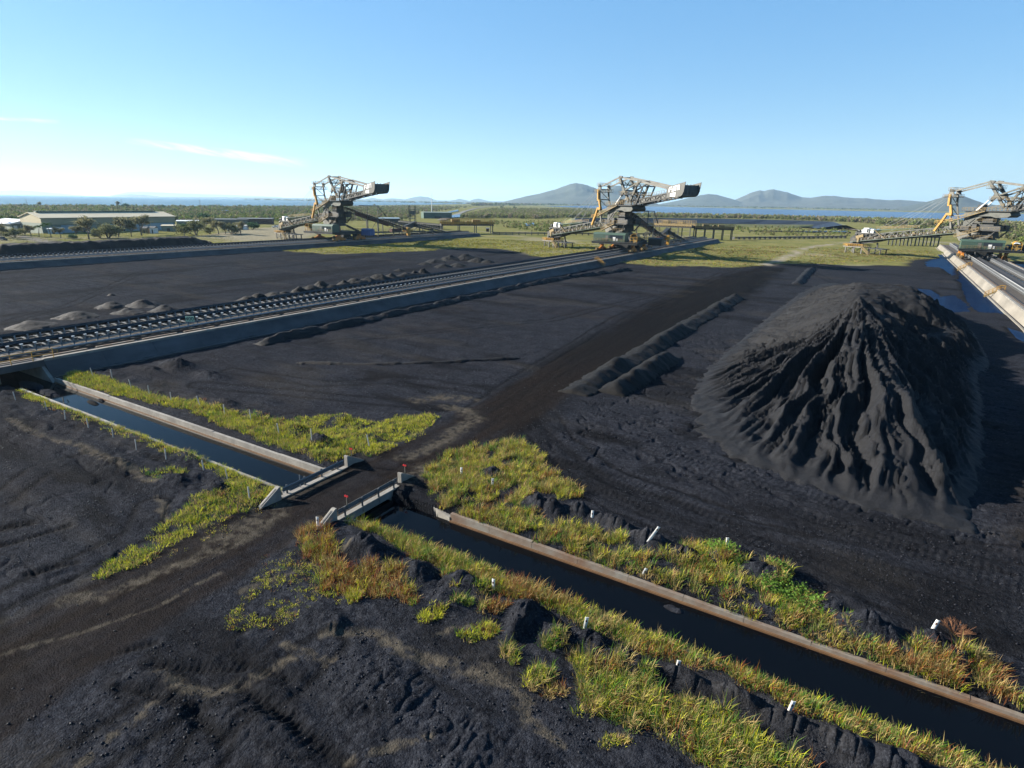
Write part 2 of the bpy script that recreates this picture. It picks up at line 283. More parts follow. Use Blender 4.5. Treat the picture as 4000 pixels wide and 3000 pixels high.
def hz(x, y, full=False):
    """height of the open ground at x,y (arrays); with full also the material weights"""
    x = np.asarray(x, float); y = np.asarray(y, float)
    r = np.hypot(x, y); wx = x+1.2*fbm(x/5, y/5, 2, 50); wy = y+1.2*fbm(x/5, y/5, 2, 60)
    coal = sdpoly(x+3*fbm(x/9, y/9, 3, 5), y+6*fbm(x/9, y/9, 3, 6), YARD)
    z = .10*fbm(x/9, y/9, 3, 1)+.05*fbm(x/1.7, y/1.7, 3, 2)
    near = 1-sst(60, 110, r)
    # machine ruts and wash ripples: noise stretched along the driving direction
    a = R(-14); u = x*math.cos(a)+y*math.sin(a); v = -x*math.sin(a)+y*math.cos(a)
    rut = fbm(u*.09+fbm(x/8, y/8, 2, 11)*.5, v*1.1, 3, 12)
    right = sst(-27, -20, x)*sst(31, 35, y)*(1-sst(120, 170, y))
    z = z+.10*rut*right*near+.05*fbm(u*.12, v*2.6, 2, 13)*right*near
    z = z+.016*right*sst(34, 36, y)*(1-sst(46, 52, y))*np.sin(u*14+3*rut)*sst(.05, .3, fbm(u*.1, v*.9, 2, 14))     # tyre bars
    wash = 1-np.abs(fbm(wx/3.2, wy/1.6, 3, 15)); z = z-.16*sst(.88, 1, wash)*right*sst(38, 44, y)*(1-sst(90, 110, y))
    left = 1-sst(-34, -30, x); z = z+.10*fbm(x*.10, y*.9, 3, 16)*left+.05*fbm(x*.5, y*.22, 2, 17)*left
    crk = 1-np.abs(fbm(wx/7, wy/4, 3, 18)); z = z-.10*sst(.95, 1, crk)*left*near*(1-sst(21, 23, y))
    fg = (1-sst(19, 23, y))*sst(-27, -22, x); z = z+.14*fbm(x/2.2, y/1.3, 3, 19)*fg+.06*fbm(x/.7, y/.5, 2, 20)*fg
    # dozer tracks cutting the foreground
    for (p, q, wd) in DOZ:
        d = dseg(x, y, [p, q]); ww = gate(d/wd); c = (q[0]-p[0], q[1]-p[1]); L = math.hypot(*c); t = ((x-p[0])*c[0]+(y-p[1])*c[1])/L
        z = z-.10*ww+.018*ww*np.sin(t*21)+.06*gate((d-wd*1.5)/.35)
    trk = np.zeros_like(z)
    for pts in TYRES:
        mn = pts.min(0)-3; mx = pts.max(0)+3; s = (x > mn[0]) & (x < mx[0]) & (y > mn[1]) & (y < mx[1])
        if s.any(): d = dseg(x[s]+.3*fbm(x[s]/4, y[s]/4, 2, 48), y[s], [tuple(p) for p in pts]); trk[s] = np.maximum(trk[s], gate((np.abs(d)-1.0)/.3))
    z = z-.05*trk
    road = sdpoly(x+.35*fbm(x/2, y/2, 2, 21), y, np.array(ROAD))
    rd = sst(-.6, .5, road); z = z*(1-.8*rd)+rd*(.03*fbm(x*1.3, y*.12, 3, 22)+.015*fbm(x*4, y*.5, 2, 23)) 
    # banks beside the drain
    e = np.where(y > 26, y-CY1, CY0-y); bank = sst(.3, 1.6, e)*(1-sst(4, 8, e))*(x > -79)*(1-sst(-.5, .8, road))
    mo = np.zeros_like(z)
    for mx, my, sx, sy, hh in MOUNDS: mo = np.maximum(mo, hh*np.clip(1.25*gate(np.hypot((wx*.35+x*.65-mx)/sx, (wy*.35+y*.65-my)/sy)), 0, 1.05))
    z = z+bank*(.12+.22*fbm(x/1.8, y/1.3, 3, 24))+mo*sst(0, .7, e)*(1+.25*fbm(x/.8, y/.8, 3, 25)-.25*sst(.7, 1, 1-np.abs(fbm(x/.5, y/1.2, 2, 26))))
    edge = sst(0, .8, e); z = np.where((y > CY0-3) & (y < CY1+3), z*edge+edgez(x)*(1-edge), z)
    # ponds
    pud = np.full(z.shape, -9.)
    for p in PUD:
        pad = 14; sel = (x > p[:, 0].min()-pad) & (x < p[:, 0].max()+pad) & (y > p[:, 1].min()-pad) & (y < p[:, 1].max()+pad)
        if sel.any(): pud[sel] = np.maximum(pud[sel], sdpoly(x[sel]+.8*fbm(x[sel]/3, y[sel]/3, 3, 27), y[sel]+3*fbm(x[sel]/3, y[sel]/6, 3, 28), p))
    z = np.where(pud > -9, z*(1-.7*sst(-9, -2, pud))-.17*sst(-2.5, 1.5, pud)-.0, z)
    z = np.where(x > 42, z+.2*sst(-.1, .5, fbm(x/4, y/9, 3, 29))*sst(-2, 2, pud), z)
    z = np.where((np.abs(x-C3) < 12) & (y < 340), z-.0, z)
    # drain
    inc = (y > CY0-.27) & (y < CY1+.27) & (x > -98)
    bar = np.full(z.shape, -1.7)
    for c, sx, sy, hh in BARS: bar = np.maximum(bar, WZ-.5+(hh+.5)*np.clip(1.3*gate(np.hypot((x-c[0])/sx, (y-c[1])/sy)), 0, 1.0)+.05*fbm(x/.6, y/.3, 2, 30))
    z = np.where(inc, bar, z)
    under = (y > 20.3) & (y < 28.2) & (x < -79.5) & (x > -98); z = np.where(under, bar, z)
    gfar = sst(0, 4, -coal)
    z = z+gfar*(.35*fbm(x/25, y/25, 3, 31)+.1)*sst(100, 200, r)
    if not full: return z
    sand = np.zeros_like(z)
    for pts, wd in SANDL:
        pts = [tuple(p) for p in pts]; mnx = min(p[0] for p in pts)-4; mxx = max(p[0] for p in pts)+4; mny = min(p[1] for p in pts)-4; mxy = max(p[1] for p in pts)+4
        s = (x > mnx) & (x < mxx) & (y > mny) & (y < mxy)
        if s.any():
            d = dseg(wx[s]*.5+x[s]*.5, wy[s]*.5+y[s]*.5, pts); q = fbm(x[s]/.5, y[s]/.35, 5, 33, .65)
            sand[s] = np.maximum(sand[s], sst(.15, .95, gate(d/(wd*2.3))*(.75+1.3*q))*.9)
    rr = fbm(x*1.1, y*.09, 4, 34); sand = np.maximum(sand, rd*np.clip(.0+.2*rr, 0, .14)*(.4+.6*sst(30, 60, 60-r)))
    shoulder = gate((road+.7)/.5)*(y < 45)*(x < -30); sand = np.maximum(sand, shoulder*np.clip(.35+.8*fbm(x/1.2, y/2.5, 3, 35), 0, .8)*sst(2, 10, y))
    tr = gate(dseg(x, y, [tuple(p) for p in TRACK])/2.6); pale = tr*sst(-.5, .2, fbm(x/2.5, y/5, 3, 49))
    for b in BEACH: pale = np.maximum(pale, .75*sst(-6, 3, sdpoly(x+3*fbm(x/8, y/8, 2, 36), y, b)))
    pale = np.maximum(pale, .4*gate(dseg(x, y, [tuple(p) for p in TRACK2])/4))
    pale = np.maximum(pale, gfar*.5*sst(.05, .5, fbm(x/30, y/30, 3, 44)-.1))
    dark = np.zeros_like(z)
    for p in DARKP: dark = np.maximum(dark, (.9 if p is DARKP[0] else .75)*sst(-2.5, 2.5, sdpoly(wx, wy, p)+1.5*fbm(x/1.5, y/8, 3, 37)))
    for (p, q, wd) in DOZ: dark = np.maximum(dark, .8*gate(dseg(x, y, [p, q])/(wd*1.1)))
    dark = np.maximum(dark, .75*sst(.15, .55, fbm(x/6, y/2.2, 4, 38))*near)
    dark = np.maximum(dark, .6*sst(.05, .5, fbm(x/22, y/6, 4, 45)*(x > -80)+fbm(x/6, y/30, 4, 46)*(x <= -80))*(1-gfar))
    sand = np.maximum(sand, .16*sst(.1, .55, fbm(x/14, y/4.5, 4, 47))*(1-gfar)*(1-rd))
    dark = np.maximum(dark, .7*trk)
    dark = np.maximum(dark, sst(-1.5, .2, pud))
    soil = rd*np.clip(.75+.5*fbm(x*.9, y*.1, 3, 39), 0, 1)*(1-.9*sst(42, 100, y))
    for p in SOILP: soil = np.maximum(soil, .5*sst(-1, 3, sdpoly(wx, wy, p)))
    soil = np.maximum(soil, left*.25*sst(0, .5, fbm(x/12, y/5, 3, 41)))
    lr = gate(dseg(x, y, [tuple(p) for p in LAWNROAD])/4.5)
    grey = lr
    return z, dict(sand=np.clip(sand, 0, 1), dark=np.clip(dark, 0, 1), soil=np.clip(soil, 0, 1), grass=np.clip(gfar*(1-sand)*(1-lr), 0, 1), paved=grey, pale=np.clip(pale, 0, 1)), road
DOZ = [(tuple(g(330, 1440)), tuple(g(520, 1445)), .35), (tuple(g(500, 1415)), tuple(g(620, 1470)), .4), (tuple(g(270, 1490)), tuple(g(420, 1530)), .4), (tuple(g(520, 1480)), tuple(g(640, 1570)), .4),
       (tuple(g(560, 1520)), tuple(g(760, 1659)), .4), (tuple(g(420, 1540)), tuple(g(480, 1600)), .35), (tuple(g(0, 1140)), tuple(g(60, 1130)), .5), (tuple(g(0, 1180)), tuple(g(150, 1135)), .3), (tuple(g(60, 1240)), tuple(g(160, 1215)), .3), (tuple(g(180, 1430)), tuple(g(330, 1390)), .3)]

TYRES = [gs(p) for p in ([(1120, 900), (1190, 962), (1290, 1042), (1500, 1112), (1800, 1180), (2212, 1262)], [(1160, 870), (1215, 950), (1330, 1030), (1600, 1120), (2212, 1200)], [(1060, 930), (1180, 1010), (1330, 1090), (1600, 1190), (1900, 1290), (2212, 1400)],
    [(1000, 900), (1150, 800), (1330, 690), (1560, 590), (1700, 556)], [(1030, 920), (1200, 790), (1400, 665), (1640, 565)], [(500, 800), (700, 830), (900, 820), (1080, 850)], [(430, 830), (640, 850), (850, 870), (960, 880)], [(300, 640), (600, 625), (900, 600), (1100, 575)], [(0, 640), (300, 625), (700, 590), (1000, 560)],
    [(0, 700), (150, 660), (260, 610), (300, 590)], [(700, 740), (900, 720), (1200, 690), (1400, 640)], [(0, 1080), (90, 1010), (180, 990), (250, 1030)], [(0, 1300), (150, 1230), (300, 1150), (330, 1090)], [(1400, 600), (1600, 580), (1760, 590), (1820, 620)], [(420, 1659), (480, 1560), (600, 1500), (700, 1400)], [(150, 1659), (300, 1560), (420, 1500), (560, 1370)])]
def attr_mix(n, l, fac, a, b):
    mx = n.new("ShaderNodeMix"); mx.data_type = 'RGBA'; l.new(fac, mx.inputs[0]); l.new(a, mx.inputs[6]); l.new(b, mx.inputs[7]); return mx.outputs[2]
def ground_material():
    m = bpy.data.materials.new('coal_yard_floor'); m.use_nodes = True; n = m.node_tree.nodes; l = m.node_tree.links; b = n["Principled BSDF"]
    tc = n.new("ShaderNodeTexCoord"); P = tc.outputs['Object']
    def noise(sc, det=5, rough=.6, src=None):
        t = n.new("ShaderNodeTexNoise"); t.inputs['Scale'].default_value = sc; t.inputs['Detail'].default_value = det; t.inputs['Roughness'].default_value = rough; l.new(src or P, t.inputs[0]); return t.outputs[0]
    def ramp(src, a, b_, c1, c2):
        r = n.new("ShaderNodeValToRGB"); e = r.color_ramp.elements; e[0].position = a; e[1].position = b_; e[0].color = (*c1, 1); e[1].color = (*c2, 1); l.new(src, r.inputs[0]); return r.outputs[0]
    def at_(k): a = n.new("ShaderNodeAttribute"); a.attribute_name = k; return a.outputs['Fac']
    coal = ramp(noise(.5, 8, .7), .3, .72, (.0072, .0080, .0104), (.0195, .0212, .0268))
    vor = n.new("ShaderNodeTexVoronoi"); vor.inputs['Scale'].default_value = 11.; l.new(P, vor.inputs[0])
    grain = ramp(vor.outputs['Color'], .5, .95, (0, 0, 0), (.85, .85, .85))
    coal = attr_mix(n, l, grain, coal, ramp(noise(30, 2), .3, .7, (.010, .011, .0145), (.038, .041, .05)))
    def mul(c_, f_):
        mx = n.new("ShaderNodeMix"); mx.data_type = 'RGBA'; mx.blend_type = 'MULTIPLY'; mx.inputs[0].default_value = 1; l.new(c_, mx.inputs[6]); l.new(f_, mx.inputs[7]); return mx.outputs[2]
    coal = mul(coal, ramp(noise(3.2, 3, .8), .32, .68, (.42, .42, .44), (1.55, 1.55, 1.52)))
    c = attr_mix(n, l, at_('dark'), coal, ramp(noise(2, 4), .3, .7, (.0026, .0026, .0028), (.0072, .0072, .0078)))
    c = attr_mix(n, l, at_('soil'), c, ramp(noise(1.5, 6, .7), .3, .7, (.0055, .0044, .0040), (.0175, .0142, .0128)))
    c = attr_mix(n, l, at_('sand'), c, ramp(noise(2.5, 5), .3, .7, (0.028, 0.0245, 0.0196), (0.07, 0.0616, 0.049)))
    c = attr_mix(n, l, at_('paved'), c, ramp(noise(.6, 5), .3, .7, (0.098, 0.091, 0.0875), (0.14, 0.133, 0.126)))
    gr = ramp(noise(.05, 8, .7), .32, .68, (.062, .072, .022), (.20, .165, .075)); gr2 = ramp(noise(.35, 6, .7), .35, .7, (.045, .062, .015), (.17, .165, .05))
    mg = n.new("ShaderNodeMix"); mg.data_type = 'RGBA'; mg.inputs[0].default_value = .45; l.new(gr, mg.inputs[6]); l.new(gr2, mg.inputs[7])
    c = attr_mix(n, l, at_('grass'), c, mg.outputs[2])
    c = attr_mix(n, l, at_('pale'), c, ramp(noise(1.2, 6), .3, .7, (.13, .115, .085), (.25, .22, .17)))
    l.new(c, b.inputs['Base Color']); b.inputs['Roughness'].default_value = .78; b.inputs['Specular IOR Level'].default_value = .008
    h1 = noise(16, 3, .7); h2 = noise(2.2, 6, .65)
    mm = n.new("ShaderNodeMath"); mm.operation = 'MULTIPLY_ADD'; l.new(h2, mm.inputs[0]); mm.inputs[1].default_value = 2.4; l.new(h1, mm.inputs[2])
    mv = n.new("ShaderNodeMath"); mv.operation = 'MULTIPLY_ADD'; l.new(vor.outputs['Distance'], mv.inputs[0]); mv.inputs[1].default_value = -.7; l.new(mm.outputs[0], mv.inputs[2])
    bp = n.new("ShaderNodeBump"); bp.inputs['Strength'].default_value = .8; bp.inputs['Distance'].default_value = .055; l.new(mv.outputs[0], bp.inputs['Height']); l.new(bp.outputs[0], b.inputs['Normal'])
    return m
GM = ground_material()
# polar grid round the viewpoint, finer near it
NA, NR = 1300, 980
az = np.linspace(R(-31.35-66), R(-31.35+66), NA); rad = 7*np.exp(np.linspace(0, math.log(520/7.), NR))
A_, R_ = np.meshgrid(az, rad, indexing='ij'); gx = (np.sin(A_)*R_).ravel(); gy = (np.cos(A_)*R_).ravel()
gz, GA, groad = hz(gx, gy, True)
V = np.stack([gx, gy, gz], 1); F = gridfaces(NA, NR)
fr = groad[F].mean(1) > 0; fgr = (np.maximum(GA['grass'], GA['pale'])[F].mean(1) > .5) & ~fr
def submesh(name, sel):
    f = F[sel]; ids, inv = np.unique(f, return_inverse=True)
    return npmesh(name, V[ids], inv.reshape(-1, 4), GM, smooth=True, attrs={k: v[ids] for k, v in GA.items()})
tag(obj('coal_yard_ground', submesh('coal_yard_ground', ~fr & ~fgr)), kind='structure')
tag(obj('dirt_road', submesh('dirt_road', fr)), kind='structure')
tag(obj('grass_field', submesh('grass_field', fgr)), kind='structure')
# the plain beyond and around, in rings, with a hole where the detailed sheet lies
def ring_plain():
    th = np.linspace(0, 2*math.pi, 361)[:-1]; V = []; F = []
    rs = [519, 700, 1000, 1500, 2200, 3500, 6000, 12000, 30000]
    for r in rs:
        for t in th: V.append((math.sin(t)*r, math.cos(t)*r, -.02 if r < 600 else -.25))
    for i in range(len(rs)-1):
        for k in range(360): F.append((i*360+k, (i+1)*360+k, (i+1)*360+(k+1) % 360, i*360+(k+1) % 360))
    n0 = len(V)                                       # the sector behind the viewpoint
    ts = np.linspace(R(-31.35+66), R(-31.35-66+360), 100)
    for t in ts: V.append((math.sin(t)*7, math.cos(t)*7, -.3)); V.append((math.sin(t)*519, math.cos(t)*519, -.3))
    for k in range(99): F.append((n0+2*k, n0+2*k+1, n0+2*k+3, n0+2*k+2))
    V = np.array(V); c = inpoly(V[:, 0], V[:, 1], YARD)
    return npmesh('plain', V, np.array(F), GM, attrs=dict(sand=np.zeros(len(V)), dark=np.zeros(len(V)), soil=np.zeros(len(V)), grass=np.where(c, 0., 1.), paved=np.zeros(len(V)), pale=np.zeros(len(V))))
tag(obj('plain', ring_plain()), kind='structure')

# water -------------------------------------------------------------
def water_mat(name, col, rough, bscale, bstr, dist=.05):
    m = bpy.data.materials.new(name); m.use_nodes = True; n = m.node_tree.nodes; l = m.node_tree.links; b = n["Principled BSDF"]
    b.inputs['Base Color'].default_value = (*col, 1); b.inputs['Roughness'].default_value = rough; b.inputs['IOR'].default_value = 1.16; b.inputs['Specular IOR Level'].default_value = .5
    tc = n.new("ShaderNodeTexCoord"); t = n.new("ShaderNodeTexNoise"); t.inputs['Scale'].default_value = bscale; t.inputs['Detail'].default_value = 4; l.new(tc.outputs['Object'], t.inputs[0])
    bp = n.new("ShaderNodeBump"); bp.inputs['Strength'].default_value = bstr; bp.inputs['Distance'].default_value = dist; l.new(t.outputs[0], bp.inputs['Height']); l.new(bp.outputs[0], b.inputs['Normal']); return m
WM = water_mat('drain_water', (.0015, .002, .003), .02, 2.5, .10, .03)
WP = None
def rough_water(name, col, k, bs, gcol=(.9, .95, 1)):                    # wind-ruffled water: wavelets keep even grazing views from turning into a mirror
    m = bpy.data.materials.new(name); m.use_nodes = True; n = m.node_tree.nodes; l = m.node_tree.links; n.clear(); o = n.new("ShaderNodeOutputMaterial"); d = n.new("ShaderNodeBsdfDiffuse"); gl = n.new("ShaderNodeBsdfGlossy"); mx = n.new("ShaderNodeMixShader")
    d.inputs[0].default_value = (*col, 1); gl.inputs[0].default_value = (*gcol, 1); gl.inputs[1].default_value = .12
    tc = n.new("ShaderNodeTexCoord"); t = n.new("ShaderNodeTexNoise"); t.inputs['Scale'].default_value = bs; t.inputs['Detail'].default_value = 4; l.new(tc.outputs['Object'], t.inputs[0])
    bp = n.new("ShaderNodeBump"); bp.inputs['Strength'].default_value = .35; bp.inputs['Distance'].default_value = .25/bs*.2; l.new(t.outputs[0], bp.inputs['Height']); l.new(bp.outputs[0], gl.inputs['Normal'])
    t2 = n.new("ShaderNodeTexNoise"); t2.inputs['Scale'].default_value = bs*.05; t2.inputs['Detail'].default_value = 5; l.new(tc.outputs['Object'], t2.inputs[0]); mr = n.new("ShaderNodeMapRange"); mr.inputs[1].default_value = .3; mr.inputs[2].default_value = .7; mr.inputs[3].default_value = k*.7; mr.inputs[4].default_value = k*1.25; l.new(t2.outputs[0], mr.inputs[0]); l.new(mr.outputs[0], mx.inputs[0])
    l.new(d.outputs[0], mx.inputs[1]); l.new(gl.outputs[0], mx.inputs[2]); l.new(mx.outputs[0], o.inputs[0]); return m
WS = rough_water('sea_water', (.030, .072, .112), .27, .12)
WL = rough_water('lagoon_water', (.026, .064, .135), .33, .2)
WP = rough_water('shallow_pond_water', (.003, .009, .028), .10, 2., (.4, .65, 1))  # blue base and blue-tinted gloss paint in the reflected upper sky
def sheet(name, pts, z, m):
    me = bpy.data.meshes.new(name); me.from_pydata([(p[0], p[1], z) for p in pts], [], [tuple(range(len(pts)))]); me.materials.append(m)
    o = tag(obj(name, me), kind='structure')
    if me.polygons[0].normal.z < 0: me.flip_normals()
    return o
sheet('drain_water', [(-98, 20.5), (-79.6, 20.5), (-79.6, CY0), (45, CY0), (45, CY1), (-79.6, CY1), (-98, CY1)], WZ, WM)
for i, p in enumerate(PUD):
    c = p.mean(0); q = c+(p-c)*1.25
    sheet('pond_water', [(min(a, 22.6) if c[0] < 25 else a, b) for a, b in q], -.085-.004*i, WP)
# ------------------------------------------------------------------ coal piles
def coal_mat(name, c1, c2, bump=1.):
    m = bpy.data.materials.new(name); m.use_nodes = True; n = m.node_tree.nodes; l = m.node_tree.links; b = n["Principled BSDF"]
    tc = n.new("ShaderNodeTexCoord"); P = tc.outputs['Object']
    t = n.new("ShaderNodeTexNoise"); t.inputs['Scale'].default_value = .7; t.inputs['Detail'].default_value = 8; t.inputs['Roughness'].default_value = .7; l.new(P, t.inputs[0])
    r = n.new("ShaderNodeValToRGB"); r.color_ramp.elements[0].position = .3; r.color_ramp.elements[1].position = .7; r.color_ramp.elements[0].color = (*c1, 1); r.color_ramp.elements[1].color = (*c2, 1)
    l.new(t.outputs[0], r.inputs[0]); vo = n.new('ShaderNodeTexVoronoi'); vo.inputs['Scale'].default_value = 10; l.new(P, vo.inputs[0]); gr_ = n.new('ShaderNodeValToRGB'); gr_.color_ramp.elements[0].position = .2; gr_.color_ramp.elements[1].position = .95; gr_.color_ramp.elements[0].color = (.7, .7, .7, 1); gr_.color_ramp.elements[1].color = (1.7, 1.7, 1.75, 1); l.new(vo.outputs['Color'], gr_.inputs[0]); mc = n.new('ShaderNodeMix'); mc.data_type = 'RGBA'; mc.blend_type = 'MULTIPLY'; mc.inputs[0].default_value = 1; l.new(r.outputs[0], mc.inputs[6]); l.new(gr_.outputs[0], mc.inputs[7]); l.new(mc.outputs[2], b.inputs['Base Color']); b.inputs['Roughness'].default_value = .8; b.inputs['Specular IOR Level'].default_value = .2
    t2 = n.new("ShaderNodeTexNoise"); t2.inputs['Scale'].default_value = 12; t2.inputs['Detail'].default_value = 6; t2.inputs['Roughness'].default_value = .7; l.new(P, t2.inputs[0])
    bp = n.new("ShaderNodeBump"); bp.inputs['Strength'].default_value = bump; bp.inputs['Distance'].default_value = .07; l.new(t2.outputs[0], bp.inputs['Height']); l.new(bp.outputs[0], b.inputs['Normal']); return m
CM = coal_mat('stacked_coal', (.0030, .0033, .0042), (.0086, .0091, .0108)); CM2 = coal_mat('loose_black_coal', (.0007, .0007, .0009), (.0018, .0018, .0021)); CM3 = coal_mat('lump_coal', (.0018, .0021, .003), (.005, .0056, .0075))

def flow_acc(h, cell):
    ny, nx = h.shape; best = np.zeros(h.shape); rec = np.arange(h.size).reshape(h.shape)
    idx = rec.copy(); P = np.pad(h, 1, mode='edge'); I = np.pad(idx, 1, mode='edge')
    for dy in (-1, 0, 1):
        for dx in (-1, 0, 1):
            if dx == dy == 0: continue
            s = (h-P[1+dy:1+dy+ny, 1+dx:1+dx+nx])/(cell*math.hypot(dx, dy)); b = s > best
            best = np.where(b, s, best); rec = np.where(b, I[1+dy:1+dy+ny, 1+dx:1+dx+nx], rec)
    order = np.argsort(-h.ravel()).tolist(); A = [1.]*h.size; rr = rec.ravel().tolist()
    for i in order:
        j = rr[i]
        if j != i: A[j] += A[i]
    return np.array(A).reshape(h.shape)*cell*cell, best
def big_pile():
    cell = .18; xs = np.arange(-25, 22, cell); ys = np.arange(40, 196, cell); X, Y = np.meshgrid(xs, ys)   # rows = y
    E = (30, -2)
    SEC = [(40, [(-30, -1), (30, -1)]), (44.5, [(-30, -1), (-3, -.6), (2, .05), (8, .05), (9, -.6), (30, -1)]), (50, [(-30, -1.5), (-9.5, 0), (-2, 1.2), (5.0, 2.0), (8.2, 0), E]), (57, [(-30, -1.5), (-13, 0), (-8, 1.0), (-3, 2.5), (1.5, 3.9), (4.2, 3.8), (9.2, 0), E]),
        (64, [(-30, -1.5), (-15.5, 0), (-10, 1.3), (-5, 3.2), (.8, 5.6), (2.6, 5.4), (10.2, 0), E]), (72, [(-30, -1.5), (-16.6, 0), (-11, 1.5), (-6, 3.9), (-.2, 7.5), (.8, 7.4), (10.9, 0), E]), (81, [(-30, -1.5), (-16.8, 0), (-11, 1.7), (-6.5, 4.4), (-2.6, 8.6), (-1.7, 10.4), (11.8, 0), E]),
        (86, [(-30, -1.5), (-16.8, 0), (-11, 1.8), (-6.5, 4.7), (-2, 8.5), (12, 0), E]), (93, [(-30, -1.5), (-16.8, 0), (-11, 2), (-6.5, 5.), (-2.5, 7.6), (.8, 7.5), (12.6, 0), E]), (108, [(-30, -1.5), (-16.6, 0), (-11, 2.4), (-6, 5.6), (-2.4, 7.4), (5, 7.5), (15, 0), E]), (124, [(-30, -1.5), (-16.5, 0), (-11, 2.2), (-6, 5.2), (-2.5, 7.), (5, 7.0), (15, 0), E]),
        (140, [(-30, -1.5), (-16, 0), (-10, 2.0), (-4, 4.6), (3.5, 5.0), (12.5, 0), E]), (165, [(-30, -1), (-15, 0), (-8, 1.4), (3, 1.9), (9, 0), (30, -1)]), (184, [(-30, -1), (-10, .1), (2, .1), (30, -1)]), (200, [(-30, -1), (30, -1)])]
    prof = np.array([np.interp(xs, [p[0] for p in s], [p[1] for p in s]) for _, s in SEC]); yk = [s[0] for s in SEC]
    h = np.stack([np.interp(ys, yk, prof[:, i]) for i in range(len(xs))], 1)
    for _ in range(3): P = np.pad(h, 1, mode='edge'); h = (h*2+P[:-2, 1:-1]+P[2:, 1:-1]+P[1:-1, :-2]+P[1:-1, 2:])/6
    # rills fan out from the summit on the front and run slantwise down the left flank
    hb = np.clip(h, 0, 9); dep = sst(.05, 1.5, hb)*(1-.55*sst(6.3, 8.8, hb))
    wx = X+.9*fbm(X/5, Y/5, 3, 170); wy = Y+.9*fbm(X/5, Y/5, 3, 171)
    phi = np.arctan2(wx+1.7, 82.5-wy); rho = np.hypot(wx+1.7, wy-82.5)
    def rid(c, f): return np.abs(vn(c*f, np.zeros_like(c)+.37, 7))
    pf = np.abs(fbm(phi*13+.3*fbm(X/3, Y/3, 2, 172), rho*.028, 2, 173)); pf2 = np.abs(fbm(phi*33+.3*fbm(X/2, Y/2, 2, 174), rho*.05+3, 2, 175))
    sL = (wy+.9*wx)*.55; pl = np.abs(fbm(sL+.3*fbm(X/3, Y/3, 2, 176), (wx-.55*wy)*.03, 2, 177)); pl2 = np.abs(fbm(sL*2.4, (wx-.55*wy)*.05+9, 2, 178))
    sR = wy*.42; pr = np.abs(fbm(sR, wx*.04, 2, 179)); wF = sst(92, 78, Y+.25*X) if False else 1-sst(76, 92, Y+.35*X)
    wR = sst(.3, 2.5, X-np.interp(Y, [45, 64, 82, 108, 140], [8, 3, -1.7, 5, 3.5]))
    big = pf*wF+pl*(1-wF); sm = pf2*wF+pl2*(1-wF); big = big*(1-wR)+pr*wR
    # narrow crests on the zero lines of the noise, broad gullies between them
    cr = (1-np.clip(big/.42, 0, 1))**1.0; cr2 = (1-np.clip(sm/.34, 0, 1))**1.2
    pf3 = np.abs(fbm(phi*66+.3*fbm(X/1.5, Y/1.5, 2, 191), rho*.09+5, 2, 192)); pl3 = np.abs(fbm(sL*4.5, (wx-.55*wy)*.09+4, 2, 193)); cr3 = 1-np.clip((pf3*wF+pl3*(1-wF))/.32, 0, 1)
    flatm = sst(6.2, 7.0, h)*sst(88, 94, Y); amp = dep*(1-flatm)*(1-.35*(1-wF)*(1-wR))
    sizev = .75+.6*sst(-.3, .4, fbm(phi*4, rho*.06, 2, 190)); h = h+amp*sizev*(1.7*cr-.85+(1.1*cr2-.5+.75*cr3)*sst(3, 8, rho)*(1-.4*cr))
    h = h+.16*fbm(X/2.4, Y/2.4, 3, 72)*dep+.13*fbm(X/.8, Y/.8, 3, 73)
    # ragged flat top and a bench cut by the reclaiming
    h = h-.5*flatm*sst(.0, .35, np.abs(fbm(X/3.5, Y/1.1, 3, 71)))+.2*flatm
    bt = sst(0, 1.2, X-.5+.8*fbm(X/2, Y/2, 2, 180))*sst(93, 96, Y)*(1-sst(104, 107, Y)); h = h-2.6*bt*sst(3, 6, h)*(.7+.6*np.abs(np.sin(Y*1.3+2*fbm(X/2, Y/2, 2, 181))))
    base = -.6; h0 = h.copy()
    for it in range(9):
        A, sl_ = flow_acc(np.where(h > base, h, base), cell)
        er = .075*np.power(A, .32)*np.clip(sl_, 0, .7); er = np.minimum(er, .16)*sst(.1, 1.2, h)*(1-.8*flatm)
        P = np.pad(er, 1, mode='edge'); er = (er*10+P[:-2, 1:-1]+P[2:, 1:-1]+P[1:-1, :-2]+P[1:-1, 2:])/14
        h = h-er; P = np.pad(h, 1, mode='edge'); av = (P[:-2, 1:-1]+P[2:, 1:-1]+P[1:-1, :-2]+P[1:-1, 2:])/4
        h = np.where(np.abs(h-av) > .36, h-.6*(h-av-.36*np.sign(h-av)), h); h = np.maximum(h, h0-1.0)
    h = h+.035*fbm(X/.4, Y/.4, 2, 74)+.03*fbm(X/1.1, Y/1.1, 2, 76)
    h = np.where(h < .03, h-.12, h)
    v = np.stack([X.T.ravel(), Y.T.ravel(), h.T.ravel()], 1); f = gridfaces(len(xs), len(ys)); keep = v[f][:, :, 2].max(1) > -.55
    f = f[keep]; ids, inv = np.unique(f, return_inverse=True)
    return npmesh('coal_stockpile', v[ids], inv.reshape(-1, 4), CM, smooth=True)
tag(obj('coal_stockpile', big_pile()), 'tall eroded coal stockpile with deep gullies, the biggest heap in the yard', 'coal pile')

